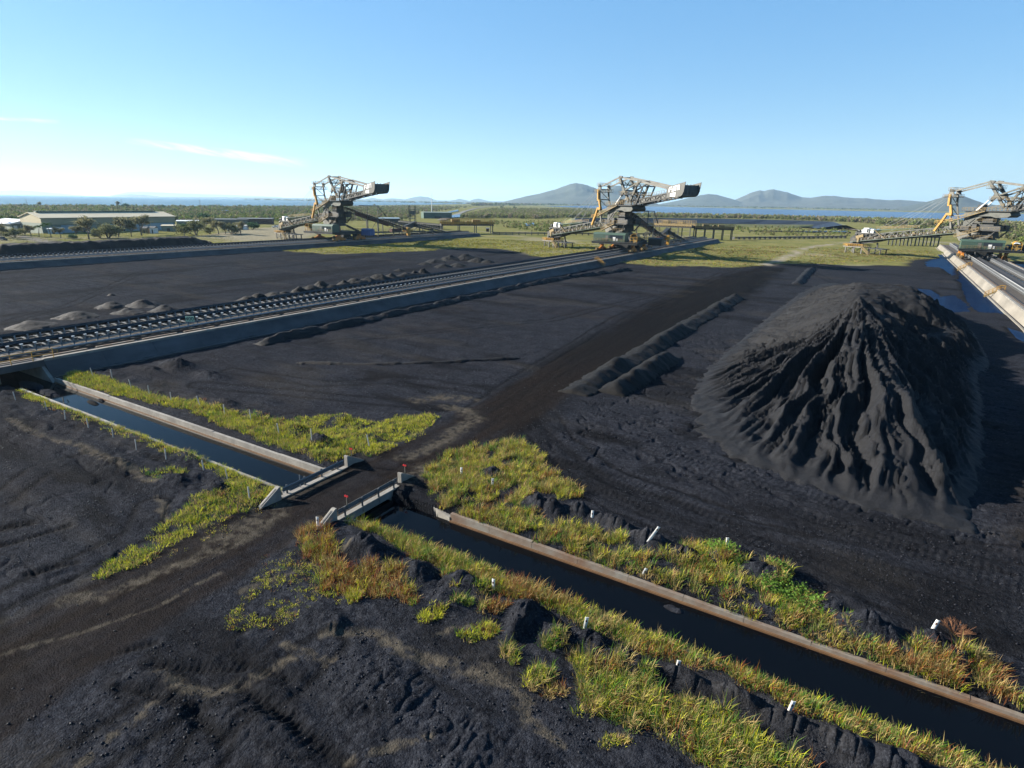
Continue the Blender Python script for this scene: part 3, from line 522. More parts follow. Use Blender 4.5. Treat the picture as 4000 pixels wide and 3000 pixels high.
def ridge(name, pts, wid, hgt, label, m=CM3, res=.3, lump=.35, lfreq=.5, seed=0, top=0., ends=2., grp=None, cat='coal ridge'):
    """long heap along a path: pts (x,y); triangular section with a flat top and lumps"""
    pts = [np.array(p, float) for p in pts]; L = [0.]
    for a, b in zip(pts[:-1], pts[1:]): L.append(L[-1]+np.hypot(*(b-a)))
    s = np.arange(0, L[-1]+res, res); px = np.interp(s, L, [p[0] for p in pts]); py = np.interp(s, L, [p[1] for p in pts])
    tx, ty = np.gradient(px), np.gradient(py); n = np.hypot(tx, ty)+1e-9; nx, ny = -ty/n, tx/n
    t = np.linspace(-wid*.62, wid*.62, max(9, int(wid*1.24/res)+1)); Sg, T = np.meshgrid(s, t, indexing='ij')
    X = px[:, None]+nx[:, None]*T; Y = py[:, None]+ny[:, None]*T
    e = np.clip(np.minimum(Sg, s[-1]-Sg)/ends, 0, 1)
    hh = hgt*(1+lump*fbm(Sg*lfreq, T*.15+seed, 3, 80+seed))*np.sqrt(e)
    tt = T+wid*.1*fbm(Sg*.4, T*0, 2, 90+seed)
    z = hh*(1.08-np.maximum(0, np.abs(tt)-top/2)/(wid/2-top/2)*1.16)
    z = np.minimum(z, hh*.97)+.10*hgt*fbm(X*1.5/hgt**.5, Y*1.5/hgt**.5, 3, 95+seed)-.10*hgt*np.abs(fbm(Sg*.8, T*.6, 3, 97+seed))+.06*fbm(X*2.5, Y*2.5, 2, 99+seed)
    z = np.where(z < .04, z-.3, z)
    v = np.stack([X.ravel(), Y.ravel(), z.ravel()], 1)
    return tag(obj(name, npmesh(name, v, gridfaces(len(s), len(t)), m, smooth=True)), label, cat, grp)
def heap(x, y, r, h, label, seed, m=CM2, grp=None, cat='coal heap', name='coal_heap', ax=1.):
    n = max(13, int(r*12)); t = np.linspace(-1.15, 1.15, n); T, U = np.meshgrid(t, t, indexing='ij')
    q = np.hypot(T, U)*(1+.18*fbm(T*1.6+seed, U*1.6, 2, seed)); z = h*np.clip(1.1-q*1.12, -.25, .97)+h*.16*fbm(T*3+seed, U*3, 3, seed+1)*(q < 1.1)-.02
    z = np.where(q > 1.06, -.3, z)
    return tag(obj(name, npmesh(name, np.stack([(T*r).ravel(), (U*r*ax).ravel(), z.ravel()], 1), gridfaces(n, n), m, smooth=True), None, (x, y, 0)), label, cat, grp)
ridge('coal_windrow', [(-26.6, 141), (-26.8, 115), (-26.6, 84), (-26.0, 56)], 4.6, 1.05, 'long black coal windrow running beside the tall stockpile', CM2, .22, .75, .22, 1)
ridge('coal_windrow', [(-22.4, 79), (-23.0, 69), (-22.9, 58.5)], 4.4, 1.2, 'short black coal windrow in front of the end of the long windrow', CM2, .22, .5, .3, 2)
ridge('coal_ridge', [(-19.9, 226), (-19.2, 200), (-18.4, 176)], 3.2, .8, 'straight low ridge of coal behind the tall stockpile', CM3, .3, .2, .5, 3)
ridge('coal_ridge', [crop(1000, 1000, 1.301, [p])[0] for p in [(0, 455), (300, 385), (700, 300), (1000, 235), (1280, 172), (1560, 115), (1800, 85), (1900, 72)]], 3.2, .85, 'lumpy ridge of coal lying along the foot of the middle embankment', CM3, .25, .5, .4, 4)
ridge('coal_ridge', [crop(1000, 1000, 1.301, [p])[0] for p in [(200, 545), (600, 553), (900, 545), (1350, 520)]], 1.2, .35, 'thin curved ridge of coal across the open yard floor', CM3, .2, .5, .5, 5)
ridge('coal_stockpile', [(-243.5, 30), (-243.5, 90), (-243.5, 152)], 17, 4.6, 'long flat-topped dark stockpile beyond the far left embankment', CM2, .6, .06, .05, 6, top=5, ends=9, cat='coal pile')
HB = [(700, 1262), (760, 1240), (820, 1222), (880, 1195), (949, 1172), (990, 1165), (1035, 1160), (1080, 1150), (1130, 1140), (1175, 1132), (1225, 1124), (1262, 1115), (1300, 1112), (1345, 1104), (1395, 1096), (1440, 1088), (1485, 1080), (1530, 1075), (1580, 1068), (1625, 1062), (1670, 1056)]
for i, (u, v) in enumerate(HB):
    p = at(u, v+18, 0); heap(p[0]+random.uniform(-1.2, .5), p[1]+random.uniform(-1, 1), random.uniform(2.3, 4.2), random.uniform(1.1, 2.1), 'dumped black coal heap in the row behind the middle conveyors, %s from the near end' % ['first', 'second', 'third', 'fourth', 'fifth', 'sixth', 'seventh', 'eighth', 'ninth', 'tenth', 'eleventh', 'twelfth', 'thirteenth', 'fourteenth', 'fifteenth', 'sixteenth', 'seventeenth', 'eighteenth', 'nineteenth', 'twentieth', 'last'][i], 100+i, grp='row of heaps behind the middle conveyors')
ridge('coal_ridge', [at(u, v+20)[:2] for u, v in HB], 5.5, 1.0, 'long spill ridge under the row of dumped heaps behind the middle conveyors', CM2, .3, .5, .3, 8)
for i, (u, v, r, h, lb) in enumerate([(1700, 1020, 4, 1.3, 'left of the black heap cluster by the lawn'), (1760, 1012, 4.5, 1.7, 'left of the tallest in the cluster by the lawn'), (1820, 1010, 5, 2.1, 'tallest in the cluster by the lawn'), (1870, 1018, 4, 1.6, 'right of the tallest in the cluster by the lawn'), (1905, 1022, 3, 1.1, 'rightmost of the cluster by the lawn'),
        (1730, 1040, 3.5, 1.2, 'low front heap of the cluster by the lawn, next to the conveyors'), (1790, 1036, 3.4, 1.2, 'middle front heap of the cluster by the lawn'), (1660, 1029, 2.4, .8, 'small outlier left of the cluster by the lawn'), (1560, 1053, 1.6, .6, 'small lone heap on the far yard floor')]):
    p = at(u, v+4, 0); heap(p[0], p[1], r, h, 'black coal heap, '+lb, 140+i, grp='cluster of heaps near the lawn')
for i, (u, v, r, h, lb) in enumerate([(300, 1232, 3.4, 1.0, 'near left end of the middle conveyors'), (440, 1192, 3., 1.1, 'with a crumbly crest beyond the middle conveyors'), (560, 1188, 3.4, 1.2, 'widest of those beyond the middle conveyors'), (640, 1205, 2.6, .9, 'just left of the dumped row'), (500, 1215, 2.6, .8, 'low and flat beyond the middle conveyors'), (120, 1268, 3.4, .9, 'at the left edge beyond the middle conveyors'), (435, 1148, .8, .5, 'tiny cone alone on the far yard floor')]):
    p = at(u, v+6, 0); heap(p[0], p[1], r, h, 'grey crumbled coal heap, '+lb, 160+i, m=CM3, grp='crumbled heaps beyond the middle conveyors')

# loose lumps of coal on the near ground
def lumps(n):
    r = 9+62*RNG.random(n*3)**1.3; a = R(-31.35)+R(56)*(RNG.random(n*3)*2-1); x = np.sin(a)*r; y = np.cos(a)*r
    k = (fbm(x/2.5, y/2.5, 3, 400)+.25*RNG.normal(0, 1, len(x)) > .05) & ~((y > CY0-.4) & (y < CY1+.4)) & ((x < -34) | (x > -26.5) | (RNG.random(len(x)) < .15)); x, y = x[k][:n], y[k][:n]; m = len(x); z = hz(x, y)
    s = .014+.035*RNG.random(m)**5*1.6; O = np.array([[1, 0, 0], [-1, 0, 0], [0, 1, 0], [0, -1, 0], [0, 0, 1], [0, 0, -1]])*1.; V = O[None]*(.6+.8*RNG.random((m, 6, 1)))*s[:, None, None]; an = RNG.random(m)*6.28; ca, sa = np.cos(an)[:, None], np.sin(an)[:, None]
    V = np.stack([V[..., 0]*ca-V[..., 1]*sa+x[:, None], V[..., 0]*sa+V[..., 1]*ca+y[:, None], V[..., 2]*.8+z[:, None]+s[:, None]*.3], -1).reshape(-1, 3)
    T = np.array([[0, 2, 4], [2, 1, 4], [1, 3, 4], [3, 0, 4], [2, 0, 5], [1, 2, 5], [3, 1, 5], [0, 3, 5]]); F = (np.arange(m)[:, None, None]*6+T[None]).reshape(-1, 3)
    return npmesh('coal_lumps', V, F, CM4)
CM4 = coal_mat('shiny_coal_lumps', (.006, .0065, .0085), (.022, .023, .028), .2); CM4.node_tree.nodes['Principled BSDF'].inputs['Specular IOR Level'].default_value = .12; CM4.node_tree.nodes['Principled BSDF'].inputs['Roughness'].default_value = .4
tag(obj('coal_lumps', lumps(42000)), 'loose lumps of coal scattered over the near ground', 'coal', kind='stuff')
# ------------------------------------------------------------------ conveyor embankments
def berm(C, y0, y1, label, gap=None, half=(10.5, 8.3), sm='stained_shaded'):
    t = thing('conveyor_embankment', label, 'embankment', (C, 0, 0))
    segs = [(y0, y1)] if not gap else [(y0, gap[0]), (gap[1], y1)]
    for a, b in segs:
        m = MB(); hb, ht = half; zc = BT-.22
        n = max(2, int((b-a)/6)); 
        for sgn in (-1, 1):                            # sloping slabs with joints
            for k in range(n):
                ya = a+(b-a)*k/n+.015; yb = a+(b-a)*(k+1)/n-.015
                vs = [(sgn*hb, ya, -.9), (sgn*ht, ya, zc), (sgn*(ht-.5), ya, zc), (sgn*(hb-.9), ya, -.9)]
                m.add(vs+[(p[0], yb, p[2]) for p in vs], [(0, 1, 2, 3), (7, 6, 5, 4), (0, 4, 5, 1), (1, 5, 6, 2), (2, 6, 7, 3), (3, 7, 4, 0)])
            m.box(min(sgn*hb, sgn*(hb+.35)), max(sgn*hb, sgn*(hb+.35)), a, b, -.9, .18)
        m.build('side_slab', M[sm], t)
        q = MB(); e = .5; q.add([(-hb+.35, a+.0, -.95), (hb-.35, a, -.95), (ht-.35, a, BT), (-ht+.35, a, BT), (-hb+.35, b, -.95), (hb-.35, b, -.95), (ht-.35, b, BT), (-ht+.35, b, BT)],
            [(0, 3, 2, 1), (4, 5, 6, 7), (0, 1, 5, 4), (1, 2, 6, 5), (2, 3, 7, 6), (3, 0, 4, 7)]); q.build('core', M['ballast'], t)
        kb = MB()
        for sgn in (-1, 1): kb.box(min(sgn*(ht-.02), sgn*(ht-.48)), max(sgn*(ht-.02), sgn*(ht-.48)), a, b, BT-.2, BT+.10)
        kb.build('kerb', M['conc'], t)
    return t
berm(C1, 20, 300, 'long concrete sided conveyor embankment at far left')
b2 = berm(C2, -45, 352, 'long concrete sided conveyor embankment crossing the middle of the yard', gap=(20.2, 28.2))
berm(C3, 60, 392, 'sunlit concrete sided conveyor embankment beside the ponds at right', sm='berm', half=(8.6, 7.4))
# opening for the drain through the middle embankment
d = MB(); d.box(-8.4, 8.4, 20.2, 28.2, BT-.75, BT+.02); d.build('deck_slab', M['stained_shaded'], b2)
for x in (-6, 0, 6): MB().box(x-.3, x+.3, 23.9, 24.5, -1.7, BT-.75).build('pier', M['conc'], b2)
d = MB()
for a, b in ((20.2, 20.6), (27.85, 28.2)): d.prism([(-10.8, -1.7), (10.8, -1.7), (10.5, -.6), (8.3, BT-.76), (-8.3, BT-.76), (-10.5, -.6)], a-.01 if a < 25 else a, b if a < 25 else b+.01)
d.build('abutment', M['conc'], b2)
d = MB(); d.rail((8.45, 19, BT+.05), (8.45, 29.2, BT+.05), 1.1, 2.0, .07); d.tube((8.45, 29.2, BT+1.1), (8.45, 29.7, BT+.9), .04); d.tube((8.45, 29.7, BT+.9), (8.45, 29.6, BT+.5), .04); d.build('safety_railing', M['yellow'], b2)

def track(C, x, y0, y1, label):
    t = thing('crane_rail', label, 'rail', (C+x, 0, BT), group='travel rails of the stacking machines')
    m = MB(); m.box(-.07, .07, y0, y1, .10, .28); m.box(-.13, .13, y0, y1, .06, .10); m.build('rail_head', M['rail'], t)
    m = MB(); s = y0
    while s < y1: m.box(-.55, .55, s, s+.3, -.05, .055); s += .75
    m.build('sleeper', M['conc'], t); return t
for C, a, b, nm in ((C1, 20, 298, 'far left'), (C2, -45, 350, 'middle'), (C3, 60, 390, 'right')):
    track(C, -6.4, a, b, 'rusty travel rail on the far side of the %s embankment' % nm if C != C3 else 'rusty travel rail on the pond side of the right embankment')
    track(C, 6.4, a, b, 'rusty travel rail on the near side of the %s embankment' % nm if C != C3 else 'rusty travel rail on the outer side of the right embankment')

def idler_mesh(w=2.0):
    m = MB(); h = w/2
    m.box(-h, h, -.06, .06, .62, .74)
    for s in (-1, 1):
        m.box(s*h-.06, s*h+.06, -.07, .07, 0, 1.25); m.tube((s*.36*w/2, 0, .92), (s*h*.98, 0, 1.3), .085, 8)
    m.tube((-.36*w/2, 0, .92), (.36*w/2, 0, .92), .085, 8); return m.mesh('idler', M['galv'])
IDL = idler_mesh(); CAP = MB().box(-.17, .17, -.15, .15, 0, .09).mesh('roller_cap', M['white'])
def conveyor(C, x, y0, y1, label, side):
    t = thing('belt_conveyor', label, 'conveyor', (C+x, 0, BT), group='yard belt conveyors on the embankments')
    m = MB(); n = 2                                      # troughed belt with return strand
    for a, b in (((-.92, 1.36), (-.36, 1.02)), ((-.36, 1.02), (.36, 1.02)), ((.36, 1.02), (.92, 1.36))):
        m.add([(a[0], y0, a[1]), (b[0], y0, b[1]), (b[0], y1, b[1]), (a[0], y1, a[1]), (a[0], y0, a[1]+.03), (b[0], y0, b[1]+.03), (b[0], y1, b[1]+.03), (a[0], y1, a[1]+.03)], [(0, 3, 2, 1), (4, 5, 6, 7), (0, 1, 5, 4), (1, 2, 6, 5), (2, 3, 7, 6), (3, 0, 4, 7)])
    m.box(-.8, .8, y0, y1, .36, .39); m.build('belt', M['belt'], t)
    for s in (-1, 1): MB().box(s*1.0-.06, s*1.0+.06, y0, y1, .5, .68).build('stringer', M['galv'], t)
    sp = 1.35; ys = np.arange(y0+.5, y1, sp); ys = sorted(ys, key=lambda q: abs(q-30))
    for k, yy in enumerate(ys[:100]):
        o = obj('idler', IDL, t, (0, yy, 0)); obj('roller_cap', CAP, o, (side*1.02, 0, 1.25))
    if len(ys) > 100:
        rest = MB(); vs = [tuple(v.co) for v in IDL.vertices]; fs = [tuple(p.vertices) for p in IDL.polygons]
        for yy in ys[100:]: rest.add([(a, b+yy, c) for a, b, c in vs], fs)
        tag(rest.build('idler', M['galv'], t), kind='stuff')
        rc = MB()
        for yy in ys[100:]: rc.box(side*1.02-.13, side*1.02+.13, yy-.1, yy+.1, 1.25, 1.32)
        tag(rc.build('roller_cap', M['white'], t), kind='stuff')
    return t
for C, a, b, nm in ((C1, 40, 296, 'far left'), (C2, -5, 345, 'middle'), (C3, 75, 385, 'right')):
    conveyor(C, -2.6, a, b, 'black belt conveyor on idler frames, left belt of the %s embankment' % nm, -1)
    conveyor(C, 2.9, a, b, 'black belt conveyor on idler frames, right belt of the %s embankment' % nm, 1)
# cable troughs, walkway grating and pipes between the rails
def trough(C, x, y0, y1, L, gap, w_, z, m, name, label, cat):
    q = MB(); s = y0
    while s < y1: q.box(-w_/2, w_/2, s, min(s+L, y1), z, z+.12); s += L+gap
    return tag(q.build(name, m, None, (C+x, 0, BT)), label, cat)
for C, a, b, nm in ((C1, 40, 297, 'far left'), (C2, -5, 350, 'middle'), (C3, 70, 388, 'right')):
    trough(C, .25, a, b, 4.0, 1.6, .55, .30, M['pale'], 'walkway', 'pale walkway planks between the two belts of the %s embankment' % nm, 'walkway')
    trough(C, 7.3, a, b, 4.6, 1.0, .32, .12, M['rustwall'], 'cable_trough', 'rust coloured cable trough covers along the %s embankment' % nm, 'cable trough')
    trough(C, 4.9, a, b, 1.1, .35, .5, .3, M['galv'], 'cable_tray', 'grey cable tray lids beside the right belt of the %s embankment' % nm, 'cable tray')
    tag(MB().tube((0, a, .5), (0, b, .5), .13, 8).build('water_pipe', M['galv'], None, (C+5.75, 0, BT)), 'grey water pipe along the %s embankment' % nm, 'pipe')
# distance board
sg = thing('distance_sign', 'pale green board reading 400 beside the middle conveyors', 'sign', (C2+5.4, 47.6, BT), R(31))
sb = MB().box(-.62, .62, -.03, .03, 1.05, 1.8).build('board', mat('pale_green_board', (.42, .6, .42), .6, var=.1), sg)
p = MB(); p.beam((-.45, 0.05, 0), (-.45, .05, 1.7), .07); p.beam((.45, .05, 0), (.45, .05, 1.7), .07); p.build('post', M['galv'], sg)
def text_mesh(body, size, m, name, ext=.01):
    c = bpy.data.curves.new(name, 'FONT'); c.body = body; c.size = size; c.align_x = 'CENTER'; c.align_y = 'CENTER'; c.extrude = ext
    o = bpy.data.objects.new(name, c); COL.objects.link(o); dg = bpy.context.evaluated_depsgraph_get(); me = bpy.data.meshes.new_from_object(o.evaluated_get(dg))
    bpy.data.objects.remove(o); me.materials.clear(); me.materials.append(m); return me
tm = text_mesh('400', .78, M['dark'], 'numerals'); o = obj('numerals', tm, sb, (0, -.045, 1.42)); o.rotation_euler = (R(90), 0, 0)
# access stairs over the embankment slopes
def stair(C, y, side, label, off=0.):
    t = thing('access_stair', label, 'stairs', (C-side*off, y, 0), group='access stairs up the embankments'); s = side
    m = MB(); 
    for k in range(7): f = k/6.; m.box(min(s*(10.7-2.5*f), s*(10.35-2.5*f)), max(s*(10.7-2.5*f), s*(10.35-2.5*f)), -.5, .5, .15+1.75*f, .2+1.75*f)
    for dy in (-.52, .52): m.beam((s*10.8, dy, 0), (s*8.0, dy, 1.95), .06, .2)
    m.build('flight', M['cream'], t); m = MB()
    for dy in (-.52, .52): m.rail((s*10.7, dy, .1), (s*8.0, dy, 1.9), 1., .9, .06)
    m.rail((s*8.0, -.52, 1.9), (s*7.2, -.52, 1.9), 1., .8, .06); m.rail((s*8.0, .52, 1.9), (s*7.2, .52, 1.9), 1., .8, .06); m.build('handrail', M['yellow'], t)
stair(C3, 180, -1, 'near yellow stair up the sunlit right embankment slope', 1.2); stair(C3, 252, -1, 'farther yellow stair up the sunlit right embankment slope', 1.2); stair(C2, 186, 1, 'yellow stair down the shaded slope of the middle embankment')

# ------------------------------------------------------------------ drain lining and bridge
def lining(x0, x1, y, inner, label, m, low=0.):
    t = thing('drain_wall', label, 'drain wall', (0, 0, 0)); q = MB(); n = int((x1-x0)/3)
    for k in range(n):
        a = x0+(x1-x0)*k/n+.01; b = x0+(x1-x0)*(k+1)/n-.01; dz = random.uniform(-.03, .03)
        za, zb = [float(edgez(x_))+.05+low for x_ in (a, b)]; ya, yb = min(y, y-inner*.24), max(y, y-inner*.24); q.add([(a, ya, -1.7), (b, ya, -1.7), (b, yb, -1.7), (a, yb, -1.7), (a, ya, za+dz), (b, ya, zb+dz), (b, yb, zb+dz), (a, yb, za+dz)], [(0, 3, 2, 1), (4, 5, 6, 7), (0, 1, 5, 4), (1, 2, 6, 5), (2, 3, 7, 6), (3, 0, 4, 7)])
    q.build('wall_panel', m, t); q = MB(); q.box(x0, x1, min(y+inner*.12, y), max(y+inner*.12, y), -1.75, WZ+.10); q.build('waterline_ledge', mat('wet_stained_concrete', (.16, .09, .045), .5, var=.4, scale=1.), t); return t
lining(-78.4, BX0-.4, CY1, -1, 'pale concrete drain wall left of the bridge, far bank', M['conc']); lining(-77, BX0-.4, CY0, 1, 'low concrete drain edge left of the bridge, near bank', M['conc'])
lining(BX1+5.6, 44, CY1, -1, 'rust streaked concrete drain wall right of the bridge, far bank', M['rustwall']); lining(BX1+2.6, 44, CY0, 1, 'overgrown concrete drain edge right of the bridge, near bank', M['conc'], -.1)
M['railgrey'] = mat('shade_darkened_guard_rail', (.15, .155, .16), .5, .3)  # darker than the galvanised steel, with the rail's shade put into the colour
br = thing('road_bridge', 'small concrete road bridge carrying the dirt road over the drain', 'bridge', ((BX0+BX1)/2, (CY0+CY1)/2, 0))
ox, oy = (BX0+BX1)/2, (CY0+CY1)/2; hx = (BX1-BX0)/2
MB().box(-hx-.15, hx+.15, CY0-oy-.9, CY1-oy+1.1, -.42, .0).build('deck', M['conc'], br)
xs_, ys_ = np.meshgrid(np.linspace(BX0-.1, BX1+.1, 90), np.linspace(CY0-1.2, CY1+1.6, 90), indexing='ij'); xr_, yr_ = xs_.ravel(), ys_.ravel(); ed_ = np.minimum(xr_-BX0-.25, BX1-.25-xr_)
sn_ = np.clip(.55*gate((ed_-.2)/.5)+.3*fbm(xr_*1.1, yr_*.15, 3, 34), 0, .8)
tag(obj('bridge_road_surface', npmesh('bridge_road_surface', np.stack([xr_, yr_, .035+.03*fbm(xr_*1.3, yr_*.3, 3, 22)-.06*sst(.15, -.3, ed_)*0-.05*(ed_ < -.2)], 1), gridfaces(90, 90), GM, smooth=True, attrs=dict(sand=sn_, dark=.3+0*sn_, soil=np.clip(.6+.5*fbm(xr_*.9, yr_*.1, 3, 39), 0, 1), grass=0*sn_, paved=0*sn_, pale=0*sn_))), kind='structure')
q = MB(); q.box(-hx-.1, hx+.1, CY0-oy-.6, CY0-oy+.04, -1.7, -.42); q.box(-hx-.1, hx+.1, CY1-oy-.04, CY1-oy+.8, -1.7, -.42); q.build('abutment', M['conc'], br)
for s in (-1, 1):
    MB().box(s*hx-.2, s*hx+.2, -2.9, 3.1, .004, .14).build('kerb', M['conc'], br)
    for e in (-1, 1):                                  # triangular end walls, sloping down away from the bridge
        yb = e*2.95+(.15 if e > 0 else -.05); q = MB(); q.prism([(yb, -.2), (yb, 1.0), (yb+e*.12, 1.0), (yb+e*1.75, .06), (yb+e*1.75, -.2)], s*hx-.17, s*hx+.17, 'x')
        ew = q.build('end_wall', M['conc'], br)
        MB().beam((s*hx, yb+e*.3, .93), (s*hx, yb+e*1.6, .18), .1, .02).build('groove', M['dark'], ew)
    gr = MB()
    prof = [(.0, .42), (.07, .46), (.07, .52), (0, .56), (0, .62), (.07, .66), (.07, .72), (0, .76)]   # W-section rail
    for (a, za), (b, zb) in zip(prof[:-1], prof[1:]):
        xa = s*(hx+.02)-s*a; xb = s*(hx+.02)-s*b
        gr.add([(xa, -2.75, za), (xb, -2.75, zb), (xb, 2.85, zb), (xa, 2.85, za), (xa-s*.006, -2.75, za), (xb-s*.006, -2.75, zb), (xb-s*.006, 2.85, zb), (xa-s*.006, 2.85, za)], [(0, 3, 2, 1), (4, 5, 6, 7), (0, 1, 5, 4), (1, 2, 6, 5), (2, 3, 7, 6), (3, 0, 4, 7)])
    gd = gr.build('guard_rail', M['railgrey'], br)
    for yy in (-2.3, -.75, .8, 2.35):
        q = MB(); x = s*(hx+.12); q.box(x-.02, x+.02, yy-.07, yy+.07, -.3, .8); q.box(x-.07, x+.07, yy-.012, yy+.012, -.3, .8); q.build('post', M['railgrey'], gd)
q = MB()                                               # wing walls
q.add([(hx-.2, 2.2, -1.7), (hx+.1, 2.2, -1.7), (hx+.1, 2.2, -.05), (hx-.2, 2.2, -.05)], [(0, 1, 2, 3)])
for (x0, y0, x1, y1, za, zb) in ((hx+.1, CY1-oy+1.35, hx+5.6, CY1-oy+.1, .08, -.25), (hx+.05, CY0-oy-.5, hx+2.7, CY0-oy-.1, .0, -.2), (-hx-.05, CY1-oy+1.2, -hx-1.4, CY1-oy+.1, .1, .02), (-hx-.05, CY0-oy-.6, -hx-1.3, CY0-oy-.1, .08, .0)):
    d_ = Vector((x1-x0, y1-y0, 0)).normalized(); nn = Vector((-d_.y, d_.x, 0))*.15; a = Vector((x0, y0, 0)); b = Vector((x1, y1, 0))
    vs = [a-nn, a+nn, b+nn, b-nn]; q.add([(p.x, p.y, -1.7) for p in vs]+[(p.x, p.y, za if i < 2 else zb) for i, p in enumerate(vs)], [(0, 3, 2, 1), (4, 5, 6, 7), (0, 1, 5, 4), (1, 2, 6, 5), (2, 3, 7, 6), (3, 0, 4, 7)])
q.build('wing_wall', M['conc'], br)
for (x, y, lb) in ((BX1, 24.5-.2, 'at the near right end of the bridge'), (BX1, 30.0, 'at the far right end of the bridge'), (BX0, 30.0, 'at the far left end of the bridge')):
    t = thing('reflector_post', 'short post with red reflector discs '+lb, 'reflector post', (x, y, .6), group='red reflector posts on the bridge')
    MB().beam((0, 0, -.3), (0, 0, .75), .05).build('post', M['pale'], t); q = MB(); q.tube((-.09, -.05, .78), (-.09, .03, .78), .065, 12); q.tube((.09, -.05, .78), (.09, .03, .78), .065, 12); q.build('reflector', M['red'], t)
t = thing('steel_pin', 'thin steel pin standing beside the near left end wall of the bridge', 'post', (BX0-.1, 25.1, 0)); MB().tube((0, 0, 0), (0, 0, 1.1), .03).build('pin', M['galv'], t); 
# white marker posts
PM = {}
def marker(x, y, h, lean, lab, wide=.09, grp='white marker posts along the drain'):
    z = float(hz(np.array([x]), np.array([y]))[0])
    t = thing('marker_post', lab, 'marker post', (x, y, z-.05), random.uniform(0, .5), grp); t.rotation_euler = (R(lean[0]), R(lean[1]), random.uniform(0, .6))
    q = MB(); q.prism([(-wide, -.01), (-wide*.35, -.035), (wide*.35, -.035), (wide, -.01), (wide, .01), (wide*.35, -.012), (-wide*.35, -.012), (-wide, .01)], -.2, h, 'z'); q.build('post', M['white' if wide > .08 else 'wpost'], t)
    if wide > .08: MB().box(-wide*.5, wide*.5, -.043, -.037, h-.28, h-.16).build('reflector', M['rust'], t)
ORD = ['first', 'second', 'third', 'fourth', 'fifth', 'sixth', 'seventh', 'eighth', 'ninth', 'tenth', 'eleventh', 'twelfth']
near_l = [(-72.1, 22.2), (-66, 22.5), (-62.1, 22.4), (-57.7, 22.4), (-53.9, 22.6), (-49.4, 22.2), (-45.4, 22.4), (-41.4, 23.0), (-38.6, 23.1), (-34.3, 21.9)]
far_l = [(-75.2, 30.7), (-72.6, 31.5), (-66.9, 30.7), (-63.2, 30.6), (-58.9, 30.5), (-55.1, 31.2), (-51.3, 31.3), (-47.7, 31.6), (-42.8, 30.9), (-38.8, 31.1), (-34.2, 33.2)]
for i, (x, y) in enumerate(near_l): marker(x, y, .95, (random.uniform(-4, 4), random.uniform(-4, 6)), 'thin white post on near bank left of the bridge, %s from the embankment' % ORD[i], .05)
for i, (x, y) in enumerate(far_l): marker(x, y, 1.1, (random.uniform(-4, 4), random.uniform(-14, 2)), 'thin white post on far bank left of the bridge, %s from the embankment' % ORD[i], .05)
for i, (x, y, h, ln, lb) in enumerate([(-24.6, 33.2, .7, (0, 0), 'upright white post in grass just right of the bridge, far bank'), (-21.5, 32.8, .7, (0, 0), 'white post in front of a dark mound, far bank near the bridge'), (-13.4, 32.3, .55, (0, 3), 'small white post between two coal mounds, far bank'), (-9.2, 31.3, 1.15, (10, 24), 'leaning tall white post against a coal mound, far bank'), (-8.6, 28.7, .45, (5, 20), 'short tilted white post low in brown grass above the drain'),
        (-5.1, 33.6, .85, (0, -4), 'grey white post behind green creeper, far bank'), (5.1, 31.8, .75, (4, 10), 'broad white post beside the bare brown bush'), (-14.8, 22.7, .7, (3, 2), 'white post in russet grass, near bank'), (-9.4, 22.6, .75, (4, 6), 'white post at the edge of a coal mound, near bank middle'), (-4.8, 22.5, .45, (5, 4), 'stubby white post half buried in coal, near bank'), (-.2, 22.5, .65, (5, 8), 'white post in green grass at lower right, near bank'), (-27.6, 22.0, .8, (0, 0), 'grey post at the edge of the dirt road by the bridge')]):
    marker(x, y, h, ln, lb, .085)
for i, (u, v) in enumerate(((1555, 2010), (1595, 2012))):
    x, y = at(905+i*28, 2010)[:2]; t = thing('star_picket', 'rusty picket in the roadside grass, %s of a close pair' % ('left' if i == 0 else 'right'), 'picket', (x, y, 0), group='pair of rusty pickets'); MB().beam((0, 0, -.1), (0, 0, .75), .045).build('picket', M['rust'], t)
# ------------------------------------------------------------------ stacker-reclaimers
MC = {}
def part(key, name, builder, m, parent, loc=(0, 0, 0), rz=0, smooth=False):
    if key not in MC: q = MB(); builder(q); MC[key] = q.mesh(name, MT[m] if isinstance(m, str) else m, smooth)
    return obj(name, MC[key], parent, loc, rz)
MT = M
def lerp(a, b, t): return tuple(a[i]+(b[i]-a[i])*t for i in range(3))
Z0 = 2.08
def truss(q, A0, A1, B0, B1, n, w=.22, dg=.14, alt=True):   # planar truss between chord A (A0..A1) and chord B
    q.beam(A0, A1, w); q.beam(B0, B1, w)
    for k in range(n+1): q.beam(lerp(A0, A1, k/n), lerp(B0, B1, k/n), dg*1.2)
    for k in range(n):
        if alt and k % 2: q.beam(lerp(A0, A1, k/n), lerp(B0, B1, (k+1)/n), dg)
        else: q.beam(lerp(B0, B1, k/n), lerp(A0, A1, (k+1)/n), dg)
def P3(s, l, z): return (s, l, z-Z0)
